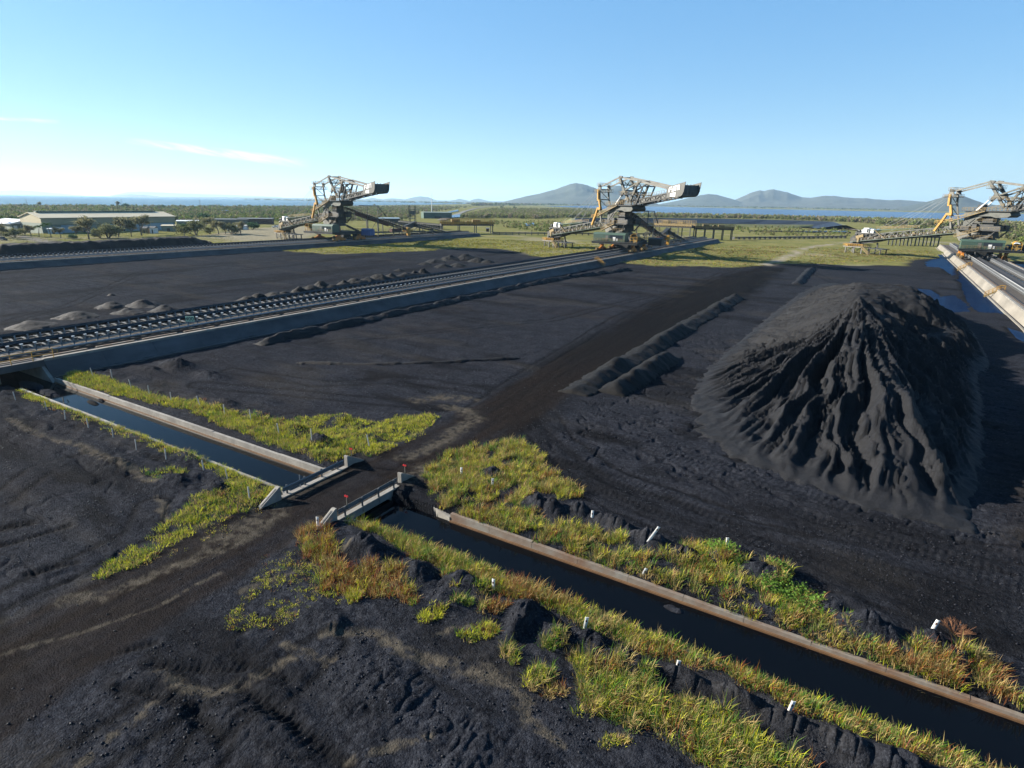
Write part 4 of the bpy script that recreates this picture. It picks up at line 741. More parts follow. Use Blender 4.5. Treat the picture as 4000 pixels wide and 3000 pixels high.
def machine(C, Y0, theta, label, mirror=False):
    t = thing('stacker_reclaimer', label, 'coal stacker', (C, Y0, Z0), 0, 'rail mounted stacking machines over the embankments')
    # travel gear
    for sx in (-1, 1):
        for sy in (-1, 1):
            def bog(q):
                q.prism([(-3.4, .55), (-3.2, 1.1), (-.5, 2.0), (.5, 2.0), (3.2, 1.1), (3.4, .55)], -.28, .28, 'x')
                for c in (-2.2, 2.2): q.prism([(c-1.3, .25), (c-1.2, .9), (c-.3, 1.25), (c+.3, 1.25), (c+1.2, .9), (c+1.3, .25)], -.5, .5, 'x')
                q.box(-.5, .5, -.6, .6, 1.9, 2.7)
            b = part('bogie', 'bogie', bog, 'orange', t, (sx*6.4, sy*6.2, 0))
            for c in (-3.1, -1.3, 1.3, 3.1): part('wheel', 'wheel', lambda q: q.tube((-.16, 0, .38), (.16, 0, .38), .42, 14), 'dark', b, (0, c, 0))
            part('bmotor', 'drive_motor', lambda q: (q.tube((0, -.6, .9), (0, .5, .9), .42, 10), q.box(-.5, .5, -.1, .5, .3, 1.3)), 'cream', b, (sx*.6, -3.6, .1))
    def portal(q):
        for s in (-1, 1):
            q.box(s*6.4-.6, s*6.4+.6, -8, 8, 2.6, 3.9); q.box(-6.4, 6.4, s*6.2-.55, s*6.2+.55, 2.7, 3.9)
            for e in (-1, 1): q.beam((s*6.2, e*6.2, 3.8), (s*2.4, e*2.4, 6.4), .9)
        for k in range(3): q.beam((-6.4+k*4.2, -7.2, 3.3), (-2.2+k*4.2, 7.2, 3.3), .3)
    part('portal', 'portal_frame', portal, 'dark', t)
    part('cover', 'transfer_chute', lambda q: (q.prism([(-2.2, 3.8), (2.2, 3.8), (1.2, .6), (-1.2, .6)], 1.0, 4.2), q.box(1.6, 4.2, 6.5, 11, 1.2, 3.2), q.box(-4.5, -2, 3, 9, 1.0, 3.0)), 'dark', t)
    fm = -1 if mirror else 1
    part('deck', 'front_deck', lambda q: (q.box(-8.6, 10.2, -12.0, -6.9, 3.72, 3.98), q.box(-8.4, 10, -11.8, -11.5, 3.1, 3.72), [q.beam((x, -11.6, 3.5), (x, -6.5, 2.9), .3) for x in (-7.5, -2.5, 2.5, 7.5)]), 'dark', t) if not mirror else part('deckm', 'front_deck', lambda q: (q.box(-10.2, 8.6, -12.0, -6.9, 3.72, 3.98), q.box(-10, 8.4, -11.8, -11.5, 3.1, 3.72), [q.beam((x, -11.6, 3.5), (x, -6.5, 2.9), .3) for x in (-7.5, -2.5, 2.5, 7.5)]), 'dark', t)
    hx = -1.6 if not mirror else 1.6
    eh = part('house', 'electrical_house', lambda q: q.box(-6.4, 6.4, -2, 2, 0, 2.5), 'green', t, (hx, -9.3, 4.0))
    part('hroof', 'roof', lambda q: q.prism([(-2.05, 2.5), (-1.35, 3.2), (1.35, 3.2), (2.05, 2.5)], -6.5, 6.5, 'x'), 'green', eh)
    part('hdoor', 'door', lambda q: q.box(-.6, .5, -2.06, -2.0, .05, 2.2), 'pale', eh, (-.8, 0, 0))
    part('hrec', 'bay_shade_panel', lambda q: q.box(.2, 5.6, -2.05, -1.995, .9, 2.35), 'glass', eh)  # thin dark panel on the wall painting the shade of an opening
    part('hcab', 'control_panel', lambda q: (q.box(-.5, .5, -2.12, -2.05, .3, 1.7), q.box(.9, 1.4, -2.12, -2.05, .3, 1.2)), 'white', eh, (2.2, 0, 0))
    part('hrail', 'railing', lambda q: (q.rail((-2.6, -2.4, 0), (6.4, -2.4, 0), 1.1, 1.1, .07), q.rail((-2.6, -2.4, 0), (-2.6, -2.0, 0), 1.1, 1.1, .07)), 'cream', eh)
    def reel(q):
        arc = [(1.35*math.cos(a), 1.9+1.35*math.sin(a)) for a in np.linspace(0, math.pi, 13)]
        for p0, p1 in zip(arc[:-1], arc[1:]):
            q.add([(p0[0], -1.6, p0[1]), (p1[0], -1.6, p1[1]), (p1[0], 1.6, p1[1]), (p0[0], 1.6, p0[1]), (p0[0]*.93, -1.6, p0[1]-.08), (p1[0]*.93, -1.6, p1[1]-.08), (p1[0]*.93, 1.6, p1[1]-.08), (p0[0]*.93, 1.6, p0[1]-.08)], [(0, 1, 2, 3), (7, 6, 5, 4), (0, 4, 5, 1), (3, 2, 6, 7), (0, 3, 7, 4), (1, 5, 6, 2)])
        for y in (-1.6, 1.6):
            for x in (-1.32, 1.32, 0): q.beam((x, y, -.3), (x, y, 1.9), .12)
            for z in (-.2, .8, 1.85): q.beam((-1.35, y, z), (1.35, y, z), .12)
        q.box(-1.3, 1.3, -1.5, 1.5, -.35, -.2)
    rl = part('reelh', 'cable_reel_hood', reel, 'yellow', t, (8.3 if not mirror else -8.3, -9.6, 4.0))
    part('reel', 'cable_reel', lambda q: (q.tube((0, -.5, 1.2), (0, .5, 1.2), 1.0, 18), q.tube((0, -.7, 1.2), (0, -.5, 1.2), 1.2, 18), q.tube((0, .5, 1.2), (0, .7, 1.2), 1.2, 18)), 'cream', rl)
    part('auxm' if mirror else 'aux', 'switch_cabin', lambda q: (q.box(-1.5, 4, 0, 3, 0, 2.5), q.prism([(-.2, 2.5), (1.5, 3), (3.2, 2.5)], -1.8, 4.2, 'x')), 'blue' if mirror else 'dark', t, (9.5, 6, 2.2))
    part('prail', 'railing', lambda q: (q.railring(-6.6, 6.6, -6.9, 6.9, 3.95, 1.1, 1.8, .07), q.rail((-8.5, -11.95, 3.98), (-2.4, -11.95, 3.98), 1.1, 1.2, .07)), 'cream', t)
    # tripper, running back along the embankment
    def trip(q):
        A = (1.4, 3.0, 14.2); B = (1.4, 44, 4.0); C_ = (1.4, 50, 6.4); D = (1.4, 84, -.1)
        for a, b, n in ((A, B, 16), (C_, D, 12)):
            for s in (-1.0, 1.0):
                p, r_ = (a[0]+s, a[1], a[2]), (b[0]+s, b[1], b[2]); truss(q, (p[0], p[1], p[2]-1.5), (r_[0], r_[1], r_[2]-1.0), p, r_, n, .28, .14)
            q.beam((a[0], a[1], a[2]-.1), (b[0], b[1], b[2]-.1), 2.1, .14)
        q.beam((1.4, 43, 4), (1.4, 52, 6.2), 1.8, 2.4)
    part('trip', 'tripper_frame', trip, 'dark', t)
    part('tripbelt', 'tripper_belt', lambda q: (q.beam((1.4, 3, 14.4), (1.4, 44, 4.2), 1.5, .1), q.beam((1.4, 50, 6.55), (1.4, 84, .05), 1.5, .1)), 'belt', t)
    part('triproll', 'tripper_idlers', lambda q: [q.beam((1.4-1.05, 3+41*k/26, 14.5-10.2*k/26), (1.4+1.05, 3+41*k/26, 14.5-10.2*k/26), .2) for k in range(27)]+[q.beam((.35, 50+34*k/20, 6.65-6.45*k/20), (2.45, 50+34*k/20, 6.65-6.45*k/20), .2) for k in range(21)], 'galv', t)
    def legs(q):
        for y, zt in ((20, 8.8), (31, 6.0), (43, 4.6), (51, 5.4), (62, 3.0)):
            for x in (-2.2, 5.0): q.beam((x, y, 0), (x, y, zt), .38)
            q.beam((-2.2, y, zt), (5, y, zt), .38); q.beam((-2.2, y, .3), (5, y, zt), .2)
        for x in (-2.2, 5): q.beam((x, 8, 2.9), (x, 64, 1.9), .45)
    part('triplegs', 'tripper_legs', legs, 'grey', t)
    part('tripy', 'tripper_drive', lambda q: (q.box(4.4, 5.6, 41, 43, 0, 4.6), q.box(-1, 4, 44.5, 47, 2.2, 3.4)), 'yellow', t)
    part('tripr', 'tripper_walkway', lambda q: (q.rail((3.4, 3, 14), (3.4, 44, 3.8), 1.1, 1.6, .07), q.rail((3.2, 50, 6.2), (3.2, 84, 0), 1.1, 1.8, .07), q.rail((-2.2, 12, 3.2), (-2.2, 60, 2.2), 1.1, 1.6, .08)), 'cream', t)
    part('tripgrey', 'service_frame', lambda q: [q.beam(a, b, .28) for a, b in (((4.5, 14, 3), (4.5, 14, 15)), ((4.5, 21, 3), (4.5, 21, 15)), ((4.5, 9, 15.3), (4.5, 21, 15)), ((4.5, 21, 15), (4.5, 27, 10)), ((4.5, 14, 9.5), (4.5, 21, 9.5)), ((-1.7, 14, 15), (4.5, 14, 15)))], 'grey', t)
    part('rustp', 'belt_cover', lambda q: (q.beam((2.7, 8, 11.6), (2.7, 30, 6.0), .12, 1.6), q.box(3.2, 5.0, 30, 37, 2.4, 4.2)), 'rust', t)
    # slewing upper works -----------------------------------------------
    def U(key, name, b, m, **k): return part(key, name, b, m, t, (0, 0, 0), -theta, **k)
    U('ring', 'slew_ring', lambda q: (q.tube(P3(0, 0, 8.3), P3(0, 0, 9.3), 3.4, 28), q.tube(P3(0, 0, 9.3), P3(0, 0, 9.6), 3.0, 28)), 'grey')
    def col_(q):
        q.prism([(-3, 9.6-Z0), (3.2, 9.6-Z0), (2.6, 12.4-Z0), (-2.2, 12.4-Z0)], -2.3, 2.3)
        for s in (-1, 1):
            for x in (-5.5, 4.8): q.beam(P3(s*.6+x*.5, s*2.4, 9.6), P3(x, s*4, 12.4), .4)
    U('col', 'slew_column', col_, 'dark')  # dark steel puts the shadow on the column into its colour
    U('mdeck', 'machinery_deck', lambda q: (q.box(-9, 6.2, -4.4, 4.4, 12.3-Z0, 12.55-Z0), [q.box(a, b, c, d, 12.55-Z0, e-Z0) for a, b, c, d, e in ((3.2, 5.6, -3.4, -1, 14.1), (-7.5, -4.6, -3.8, -2.2, 13.8), (-3.8, -2.2, -3.6, -2, 14.6), (3.4, 5.4, 1, 3.6, 14.4), (-8, -5, 1, 3.4, 14))]), 'dark')
    U('mrail', 'railing', lambda q: (q.railring(-9, 6.2, -4.4, 4.4, 12.5-Z0, 1.1, 2.0, .05), q.railring(-3.2, 3.6, -3, 3, 15.4-Z0, 1.1, 2, .05), q.railring(-4.2, 4.2, -4, 4, 9.5-Z0, 1.1, 2, .05)), 'cream')
    U('ctower', 'chute_tower', lambda q: (q.box(-1.4, 2.0, -1.9, 1.9, 12.5-Z0, 17.4-Z0), q.box(-2.4, 2.9, -2.6, 2.6, 12.6-Z0, 14.6-Z0), q.box(-3.2, 3.6, -3, 3, 15.2-Z0, 15.4-Z0), [q.box(-1.5, 2.1, -2.0, 2, z-Z0, z+.15-Z0) for z in (14.9, 16.2, 17.1)]), 'dark')  # tower's shadow is carried by the dark steel colour
    def hop(q):
        pl = [(-9.4, 12.1), (-1, 12.1), (-1, 10.6), (-3.6, 9.1), (-4.2, 8.2), (-7.6, 8.2), (-8.6, 9.6)]
        q.prism([(a, b-Z0) for a, b in pl], -2.7, -2.45); q.prism([(a, b-Z0) for a, b in pl], 2.45, 2.7); q.prism([(-8.9, 12-Z0), (-8.2, 12-Z0), (-7.2, 8.5-Z0), (-7.9, 8.5-Z0)], -2.5, 2.5)
        q.prism([(-7.6, 8.2-Z0), (-4.2, 8.2-Z0), (-3.8, 8.5-Z0), (-7.5, 8.5-Z0)], -2.5, 2.5)
        q.tube(P3(-2.6, -2.9, 10.9), P3(-2.6, 2.9, 10.9), 1.1, 16)
    U('hop', 'boom_hopper', hop, 'pale')
    def arch(q):
        for l in (-3, 2.6): q.prism([(a, b-Z0) for a, b in ((-7.2, 12.5), (-4.8, 12.5), (-4.1, 14.8), (-2.6, 16.6), (-.5, 17.5), (-7.4, 17.5))], l, l+.4)
        for l in (-3.1, 3.1): q.beam(P3(-7, l, 13), P3(-3.6, l, 16.6), .25); q.beam(P3(-7, l, 16.4), P3(-4.4, l, 14), .25)
    U('arch', 'support_arch', arch, 'grey')
    U('girder', 'upper_girder', lambda q: q.prism([(a, b-Z0) for a, b in ((-7.8, 17.3), (-7.2, 19.1), (7.2, 19.3), (8.0, 18.0), (7.0, 17.2), (3.4, 17.0), (1.5, 17.5))], -3.3, 3.3), 'grey')
    U('udeck', 'upper_deck', lambda q: (q.box(-8.2, 8.2, -4.1, 4.1, 19.25-Z0, 19.45-Z0), q.box(-4.6, -2.6, -1, 1.2, 19.45-Z0, 21.6-Z0)), 'dark')
    U('urail', 'railing', lambda q: q.railring(-8.2, 8.2, -4.1, 4.1, 19.45-Z0, 1.1, 1.3, .07), 'cream')
    def st(q):
        for a, b in ((P3(-11.8, -3.9, 15.2), P3(-.2, -3.9, 19.3)), (P3(-8.5, -4.6, 9.6), P3(-.5, -4.6, 12.4))):
            q.beam(a, b, .9, .25); q.rail((a[0], a[1]-.45, a[2]+.1), (b[0], b[1]-.45, b[2]+.1), 1.0, 1.1, .09)
        q.rail(P3(-.2, -4.35, 19.3), P3(7.5, -4.35, 21.6), 1., 1.1, .09)
    U('stairs', 'access_stair', st, 'cream')
    def mast(q):
        for l in (-2.7, 2.7):
            A, V, B, Dm, = P3(-1.7, l, 29.7), P3(5.0, l*1.05, 20.6), P3(9.7, l, 28.0), P3(2.0, l, 24.8)
            q.beam(A, V, .75, .85); q.beam(B, (5.6, l*1.05, V[2]), .6, .7); q.beam(Dm, P3(9.2, l, 27.6), .42, .5)
            q.beam(Dm, P3(.2, l, 22.8), .7, .6)
            q.prism([(1.0, 24-Z0), (2.6, 25.4-Z0), (1.2, 26.2-Z0), (-.2, 23.4-Z0)], l-.18, l+.18)
            q.prism([(-2.6, 29.2-Z0), (-1.5, 30.2-Z0), (.2, 30-Z0), (-.6, 28.6-Z0)], l-.2, l+.2); q.prism([(9, 27.4-Z0), (9.2, 28.5-Z0), (11.2, 28.1-Z0), (10.2, 27.2-Z0)], l-.2, l+.2)
        for (s, z) in ((-1.6, 29.6), (9.7, 27.9), (2, 24.8), (7, 24), (.4, 26.8)): q.beam(P3(s, -2.8, z), P3(s, 2.8, z), .4)
        for (s0, z0, s1, z1) in ((-1.4, 29.2, 2, 24.8), (2, 24.8, 5, 20.8), (9.6, 27.6, 7, 24), (7, 24, 5.4, 20.8)):
            q.beam(P3(s0, -2.7, z0), P3(s1, 2.7, z1), .22); q.beam(P3(s0, 2.7, z0), P3(s1, -2.7, z1), .22)
    U('mast', 'main_mast', mast, 'grey')
    def plat(q):
        for (a, b, z) in ((-1.8, 1.0, 27.2), (0, 5.6, 23.2), (8.0, 11.2, 26.2), (6, 9.4, 22.9)): q.box(a, b, -3.9, 3.9, z-Z0, z+.14-Z0)
    U('plat', 'mast_platform', plat, 'dark')
    U('platr', 'mast_railing', lambda q: [q.railring(a, b, -3.9, 3.9, z+.1-Z0, 1.1, 1.2, .06) for (a, b, z) in ((-1.8, 1.0, 27.2), (0, 5.6, 23.2), (8.0, 11.2, 26.2), (6, 9.4, 22.9))], 'cream')
    U('rframe', 'rear_ladder_frame', lambda q: [q.beam(P3(*a), P3(*b), w_) for a, b, w_ in (((12.4, -2.9, 26.2), (9.2, -2.9, 20), .4), ((12.4, 2.9, 26.2), (9.2, 2.9, 20), .4), ((12.4, -2.9, 26.2), (12.4, 2.9, 26.2), .35), ((10.6, -2.9, 23), (10.6, 2.9, 23), .3), ((10, 2.9, 26.2), (12.6, 2.9, 26.2), .3), ((10, -2.9, 26.2), (12.6, -2.9, 26.2), .3))], 'dark')
    for l in (-1.6, 1.6): part('strut%d' % (l > 0), 'hydraulic_strut', lambda q: (q.tube(P3(-1.1, l, 23.2), P3(-2.6, l, 21.4), .2, 10), q.tube(P3(-2.6, l, 21.4), P3(-4.4, l, 19.4), .32, 10)), 'white', t, (0, 0, 0), -theta)
    def fmast(q):
        for l in (-2.3, 2.3):
            pts = [P3(-14.4, l, 25.6), P3(-13.9, l, 22), P3(-12.8, l*1.1, 17.6), P3(-11.4, l*1.15, 12.6)]
            for a, b in zip(pts[:-1], pts[1:]): q.beam(a, b, .5, .6)
            q.prism([(-15.2, 25.2-Z0), (-14.8, 27.2-Z0), (-13.6, 27-Z0), (-13.2, 25.2-Z0)], l-.25, l+.25)
        for z, s in ((25.4, -14.4), (21.4, -13.8), (17.4, -12.7)): q.beam(P3(s, -2.4, z), P3(s, 2.4, z), .35)
        q.beam(P3(-14.3, -2.3, 25), P3(-13.8, 2.3, 21.5), .2); q.beam(P3(-13.8, -2.3, 21.5), P3(-12.7, 2.3, 17.5), .2); q.beam(P3(-12.8, -2.3, 17.4), P3(-7.6, -2.9, 17.6), .35); q.beam(P3(-12.8, 2.3, 17.4), P3(-7.6, 2.9, 17.6), .35)
    U('fmast', 'front_mast', fmast, 'pale')
    U('fplat', 'front_mast_platform', lambda q: (q.box(-16.6, -12.6, -3.4, 3.4, 24.2-Z0, 24.36-Z0), q.box(-15.2, -13.2, -3, 3, 26.6-Z0, 26.74-Z0), q.box(-14.8, -12.8, -3.2, -1.9, 20.6-Z0, 20.75-Z0)), 'dark')
    U('fplatr', 'front_mast_railing', lambda q: (q.railring(-16.6, -12.6, -3.4, 3.4, 24.3-Z0, 1.1, 1, .07), q.railring(-15.2, -13.2, -3, 3, 26.7-Z0, 1.1, 1, .07)), 'cream')
    def lad(q):
        for (s0, z0, s1, z1) in ((-14.3, 25.2, -13.9, 21), (-13.2, 21.4, -12.2, 17.8), (-13.8, 18.2, -15.4, 14.6), (-15.6, 14.6, -17.2, 11.4)):
            q.beam(P3(s0, -2.9, z0), P3(s1, -2.9, z1), .85, .7); 
        q.rail(P3(-17.6, -3.1, 14.2), P3(-11.4, -3.1, 15.2), 1.1, 1.1, .1); q.box(-13.8, -12, -3.4, -2.3, 17.5-Z0, 18.4-Z0)
    U('lad', 'caged_ladder', lad, 'yellow')
    for l in (-2.5, 2.5):
        part('tieA%d' % (l > 0), 'tie_bar', lambda q: q.beam(P3(-1.9, l, 29.6), P3(-14.2, l*.92, 26.2), .34, .5), 'pale', t, (0, 0, 0), -theta)
        part('tieB%d' % (l > 0), 'tie_bar', lambda q: q.beam(P3(-1.2, l, 29.7), P3(9.9, l, 28.0), .34, .55), 'pale', t, (0, 0, 0), -theta)
        part('tieC%d' % (l > 0), 'tie_bar', lambda q: q.beam(P3(9.9, l, 28.0), P3(26.4, l*1.3, 25.2), .4, .75), 'pale', t, (0, 0, 0), -theta)
    bz = lambda s: 11.2+(s+8)*(6.3/45)                     # boom underside along s (negative towards the tip)
    for k, s in enumerate((-28, -36, -46)):
        for l in (-2.2, 2.2): part('cab%d%d' % (k, l > 0), 'stay_cable', lambda q: q.tube(P3(-15, l, 25.6), P3(s, l*.85, bz(s)+2.7), .05, 5), 'galv', t, (0, 0, 0), -theta)
    def boom(q):
        for l in (-1.7, 1.7):
            truss(q, P3(-7.5, l, bz(-7.5)), P3(-41, l, bz(-41)), P3(-9, l, bz(-9)+2.8), P3(-40, l, bz(-40)+2.5), 12, .38, .26)
            q.beam(P3(-40, l, bz(-40)+2.5), P3(-45, l, bz(-45)+1.2), .3); q.beam(P3(-40, l, bz(-40)), P3(-53, l, bz(-53)), .6, .8)
        for k in range(13): s = -8-33*k/12; q.beam(P3(s, -1.7, bz(s)+2.7), P3(s, 1.7, bz(s)+2.7), .2); q.beam(P3(s, -1.7, bz(s)), P3(s, 1.7, bz(s)), .25)
    U('boom', 'boom', boom, 'grey')
    U('boomk', 'boom_keel', lambda q: (q.beam(P3(-8, 0, bz(-8)-.35), P3(-53, 0, bz(-53)-.4), 2.6, .35), q.prism([(-53, bz(-53)-1-Z0), (-44, bz(-44)-1.2-Z0), (-36, bz(-36)-.3-Z0), (-53, bz(-53)+.2-Z0)], -1.4, 1.4), q.box(-53.6, -51, -1.5, 1.5, bz(-53)-.9-Z0, bz(-53)+2.2-Z0)), 'dark')
    U('boombelt', 'boom_belt', lambda q: q.beam(P3(-6, 0, bz(-6)+.9), P3(-52, 0, bz(-52)+.8), 1.4, .15), 'belt')
    U('boomid', 'boom_idlers', lambda q: [q.tube(P3(s, -1.3, bz(s)+.75), P3(s, 1.3, bz(s)+.75), .14, 6) for s in np.arange(-50, -8, 1.5)]+[q.box(s-.22, s+.22, -2.0, -1.8, bz(s)+.5-Z0, bz(s)+1.1-Z0) for s in np.arange(-48, -12, 3.1)], 'galv')
    def bw(q):
        for l in (-2.5, 2.5):
            q.rail(P3(-8, l, bz(-8)+.1), P3(-52, l, bz(-52)+.1), 1.1, 2.2, .05)
        q.rail(P3(-26, -1.8, bz(-26)+3.4), P3(-42, -1.8, bz(-42)+4.4), 1.1, 1.5, .1); q.rail(P3(-26, 1.8, bz(-26)+3.4), P3(-42, 1.8, bz(-42)+4.4), 1.1, 1.5, .1)
        q.beam(P3(-42, -2.3, bz(-42)+4), P3(-37, -2.3, bz(-37)+.2), .7, .2)
    U('boomw', 'boom_walkway', bw, 'cream')
    U('boomw2', 'boom_walkway_floor', lambda q: (q.beam(P3(-8, -2.2, bz(-8)), P3(-52, -2.2, bz(-52)), .7, .12), q.beam(P3(-8, 2.2, bz(-8)), P3(-52, 2.2, bz(-52)), .7, .12), q.beam(P3(-26, 0, bz(-26)+3.3), P3(-46, 0, bz(-46)+4.4), 3.6, .2)), 'green')
    def headf(q):
        for l in (-1.8, 1.8):
            for a, b in (((-51, 5.2), (-48.5, 9)), ((-46, 5.8), (-46, 9.2)), ((-42, 6.4), (-45, 9.3)), ((-49.5, 5.4), (-46, 9)), ((-39.5, 6.8), (-40, 9.6))): q.beam(P3(a[0], l, a[1]), P3(b[0], l, b[1]), .3)
        q.box(-50.5, -38, -1.9, 1.9, 8.7-Z0, 9.2-Z0); q.box(-47, -40, -1.2, 1.2, 6.9-Z0, 8.7-Z0)
    U('headf', 'boom_head_frame', headf, 'dark')
    wh = U('wheelb', 'bucket_wheel', lambda q: (q.tube(P3(-51.5, 1.9, 6.6), P3(-51.5, 3.3, 6.6), .7, 16), [q.tube(P3(-51.5, l, 6.6), P3(-51.5, l+.16, 6.6), 2.9, 30) for l in (1.95, 3.1)], q.tube(P3(-51.5, 2.1, 6.6), P3(-51.5, 3.1, 6.6), 2.55, 30)), 'dark')
    for k in range(9):
        a = k*2*math.pi/9+.2; part('bucket%d' % k, 'bucket', lambda q: (lambda ca, sa: q.add([(-51.5+r_*ca-o_*sa, l, 6.6-Z0+r_*sa+o_*ca) for l in (1.9, 3.35) for r_, o_ in ((2.8, -.5), (3.7, -.45), (3.5, .45), (2.8, .6))], [(0, 1, 2, 3), (7, 6, 5, 4), (0, 4, 5, 1), (1, 5, 6, 2), (2, 6, 7, 3), (3, 7, 4, 0)]))(math.cos(a), math.sin(a)), 'dark', wh)
    cb = U('cabin', 'operator_cab', lambda q: (q.box(-47.6, -45.2, -2.0, .2, 9.25-Z0, 11.3-Z0), q.box(-44.6, -43.2, -1.6, 0, 9.25-Z0, 10.9-Z0), q.box(-49, -48.2, -1.4, -.4, 9.2-Z0, 10.4-Z0)), 'white')
    part('cabw', 'cab_window', lambda q: (q.box(-47.64, -47.6, -1.8, 0, 10.1-Z0, 11.1-Z0), q.box(-46, -45.3, -2.03, -2.0, 9.4-Z0, 11.0-Z0)), 'glass', cb)
    U('lamps', 'floodlight', lambda q: (q.tube(P3(-50.2, -1.6, 9.9), P3(-49.2, -1.6, 9.9), .5, 12), q.tube(P3(-51.4, -1.5, 8.4), P3(-50.5, -1.5, 8.4), .5, 12)), 'dark')
    U('chute', 'wheel_chute', lambda q: (q.prism([(-50.6, 7.6-Z0), (-47.2, 8.6-Z0), (-47.0, 7.4-Z0), (-50.2, 6.6-Z0)], -2.4, -1.9), q.box(-49.6, -48.8, -2.5, -1.9, 5-Z0, 7.2-Z0)), 'cream')
    cz = lambda s: 20.4+(s-6)*(2.5/20)
    def cwb(q):
        for l in (-2.6, 2.6):
            truss(q, P3(6, l, cz(6)-1), P3(27, l, cz(27)-.7), P3(6, l, cz(6)+.7), P3(27, l, cz(27)+.9), 8, .36, .28)
        for k in range(8): q.beam(P3(6+3*k, -2.6, cz(6+3*k)-.9), P3(6+3*k, 2.6, cz(6+3*k)-.9), .25)
    U('cwb', 'counterweight_boom', cwb, 'dark')
    U('cwp', 'counterweight_boom_panel', lambda q: [q.beam(P3(7, l, cz(7)), P3(26.5, l, cz(26.5)+.2), .1, 1.2) for l in (-2.45, 2.45)], 'pale')
    U('cwr', 'counterweight_railing', lambda q: [q.rail(P3(7, l, cz(7)+.9), P3(26, l, cz(26)+1.05), 1.1, 1.3, .07) for l in (-2.7, 2.7)], 'cream')
    side = [(25.8, 22.2), (26.0, 25.8), (34.4, 27.3), (33.9, 24.2), (33.3, 23.1), (32.4, 22.6)]
    cw = U('cwbox', 'counterweight', lambda q: (q.prism([(26.3, 22.6-Z0), (26.4, 25.4-Z0), (33.2, 26.3-Z0), (33.0, 23.5-Z0), (32.2, 22.8-Z0)], -3.5, 3.5), [q.box(33.0, 33.3, l-.14, l+.14, 22.9-Z0, 26.5-Z0) for l in (-3.3, -1.6, 0, 1.6, 3.3)], [q.box(33.0, 33.25, -3.5, 3.5, z-.16-Z0, z+.16-Z0) for z in (24.4, 25.1, 23.1)], q.box(30, 31, -2, -1, 21.9-Z0, 22.7-Z0)), 'vent')
    for l in (-3.75, 3.55): part('side%d' % (l > 0), 'side_plate', lambda q: q.prism([(a, b-Z0) for a, b in side], l, l+.2), 'plate', cw)
    def letters(q):
        y0, y1 = -3.87, -3.752
        def L(pl): q.prism([(26.9+a+b*.0, 23.9-Z0+b+a*.17) for a, b in pl], y0, y1)
        L([(0, 0), (0, 1.2), (.28, 1.7), (1.6, 1.7), (1.6, 1.38), (.45, 1.38), (.45, 1.05), (1.45, 1.05), (1.45, .72), (.45, .72), (.45, 0)])
        L([(1.35, 0), (2.3, 1.75), (2.72, 1.75), (2.72, 0), (2.3, 0), (2.3, .95), (2.05, .5), (2.3, .5), (2.3, 0)])
        L([(2.95, 0), (2.95, 1.7), (3.4, 1.7), (3.4, 0)]); L([(3.401, 1.35), (3.401, 1.7), (4.6, 1.7), (5.1, 1.55), (5.1, 1.35)]); L([(3.85, 0), (3.85, 1.349), (4.2, 1.349), (4.2, 0)]); L([(4.65, 0), (4.65, 1.349), (5.1, 1.349), (5.1, 0)])
    part('fam', 'lettering', letters, 'white', cw)
    part('famsh', 'lettering_shadow_plate', lambda q: q.prism([(27.2, 23.85-Z0), (27.2, 25.0-Z0), (32.35, 25.95-Z0), (32.35, 24.6-Z0)], -3.757, -3.748), 'vent', cw) if False else None
    part('plate', 'nameplate', lambda q: q.prism([(27.7, 22.5-Z0), (27.7, 23.6-Z0), (30.2, 24.0-Z0), (30.2, 22.55-Z0)], -3.84, -3.752), 'white', cw)
    return t
machine(C1, 198.5, R(10), 'grey stacking machine on the far left embankment with a dark blue cabin behind', mirror=True)
machine(C2, 229, R(29), 'grey stacking machine on the middle embankment with its boom resting to the left')
machine(C3, 289, R(33), 'grey stacking machine cut by the right edge, on the embankment beside the ponds')

# boom rest tables -----------------------------------------------------
def table(x, y, th, label, back=1):
    t = thing('boom_rest', label, 'boom support', (x, y, 0), -th, 'steel tables under the boom tips')
    MB().box(-5.5, 4.2, -3, 3, 2.75, 3.05).build('table_top', M['conc'], t)
    for a in (-4.3, -.2, 3.4):
        for b in (-2.4, 2.4): MB().beam((a, b, -.2), (a, b, 2.75), .42).build('leg', M['pale'], t)
    q = MB(); q.beam((-4.3, -2.4, .2), (-4.3, 2.4, 2.6), .18); q.beam((-.2, -2.4, .2), (-.2, 2.4, 2.6), .18); q.beam((-4.3, -2.4, 2.5), (-.2, -2.4, .6), .16); q.build('brace', M['grey'], t)
    q = MB(); q.railring(-5.5, 4.2, -3, 3, 3.05, 1.1, 1.1, .1); q.box(-4.5, -3.4, -2.5, 2.5, 3.05, 3.9); q.build('railing', M['yellow'], t)
    q = MB(); q.beam((3.6, -3.3, 3.0), (7.6, -3.3, 0), .8, .2); q.rail((3.6, -3.7, 3.0), (7.6, -3.7, 0), 1.0, 1.0, .1); q.rail((3.6, -2.9, 3.0), (7.6, -2.9, 0), 1.0, 1.0, .1); q.build('stair', M['cream'], t)
    q = MB()
    for a in (6.5, 11.5):
        for b in (-1.5, 2.5): q.beam((a, b, -.2), (a, b, 3.2 if a < 10 else 2.6), .35)
    q.box(5.8, 12.6, -2, 3, 2.5, 2.75); q.beam((8.6, .5, 2.7), (8.2, .5, 5.2), .5); q.beam((6.5, -1.5, .2), (11.5, -1.5, 2.5), .2); q.build('lock_frame', M['dark'], t)
for C, Y0, th, nm in ((C1, 198.5, R(10), 'farthest left steel table under a boom tip'), (C2, 229, R(29), 'steel table on the lawn under the middle boom tip'), (C3, 289, R(33), 'steel table on the lawn under the boom tip at right')):
    table(C-50*math.cos(th), Y0+50*math.sin(th), th, nm)
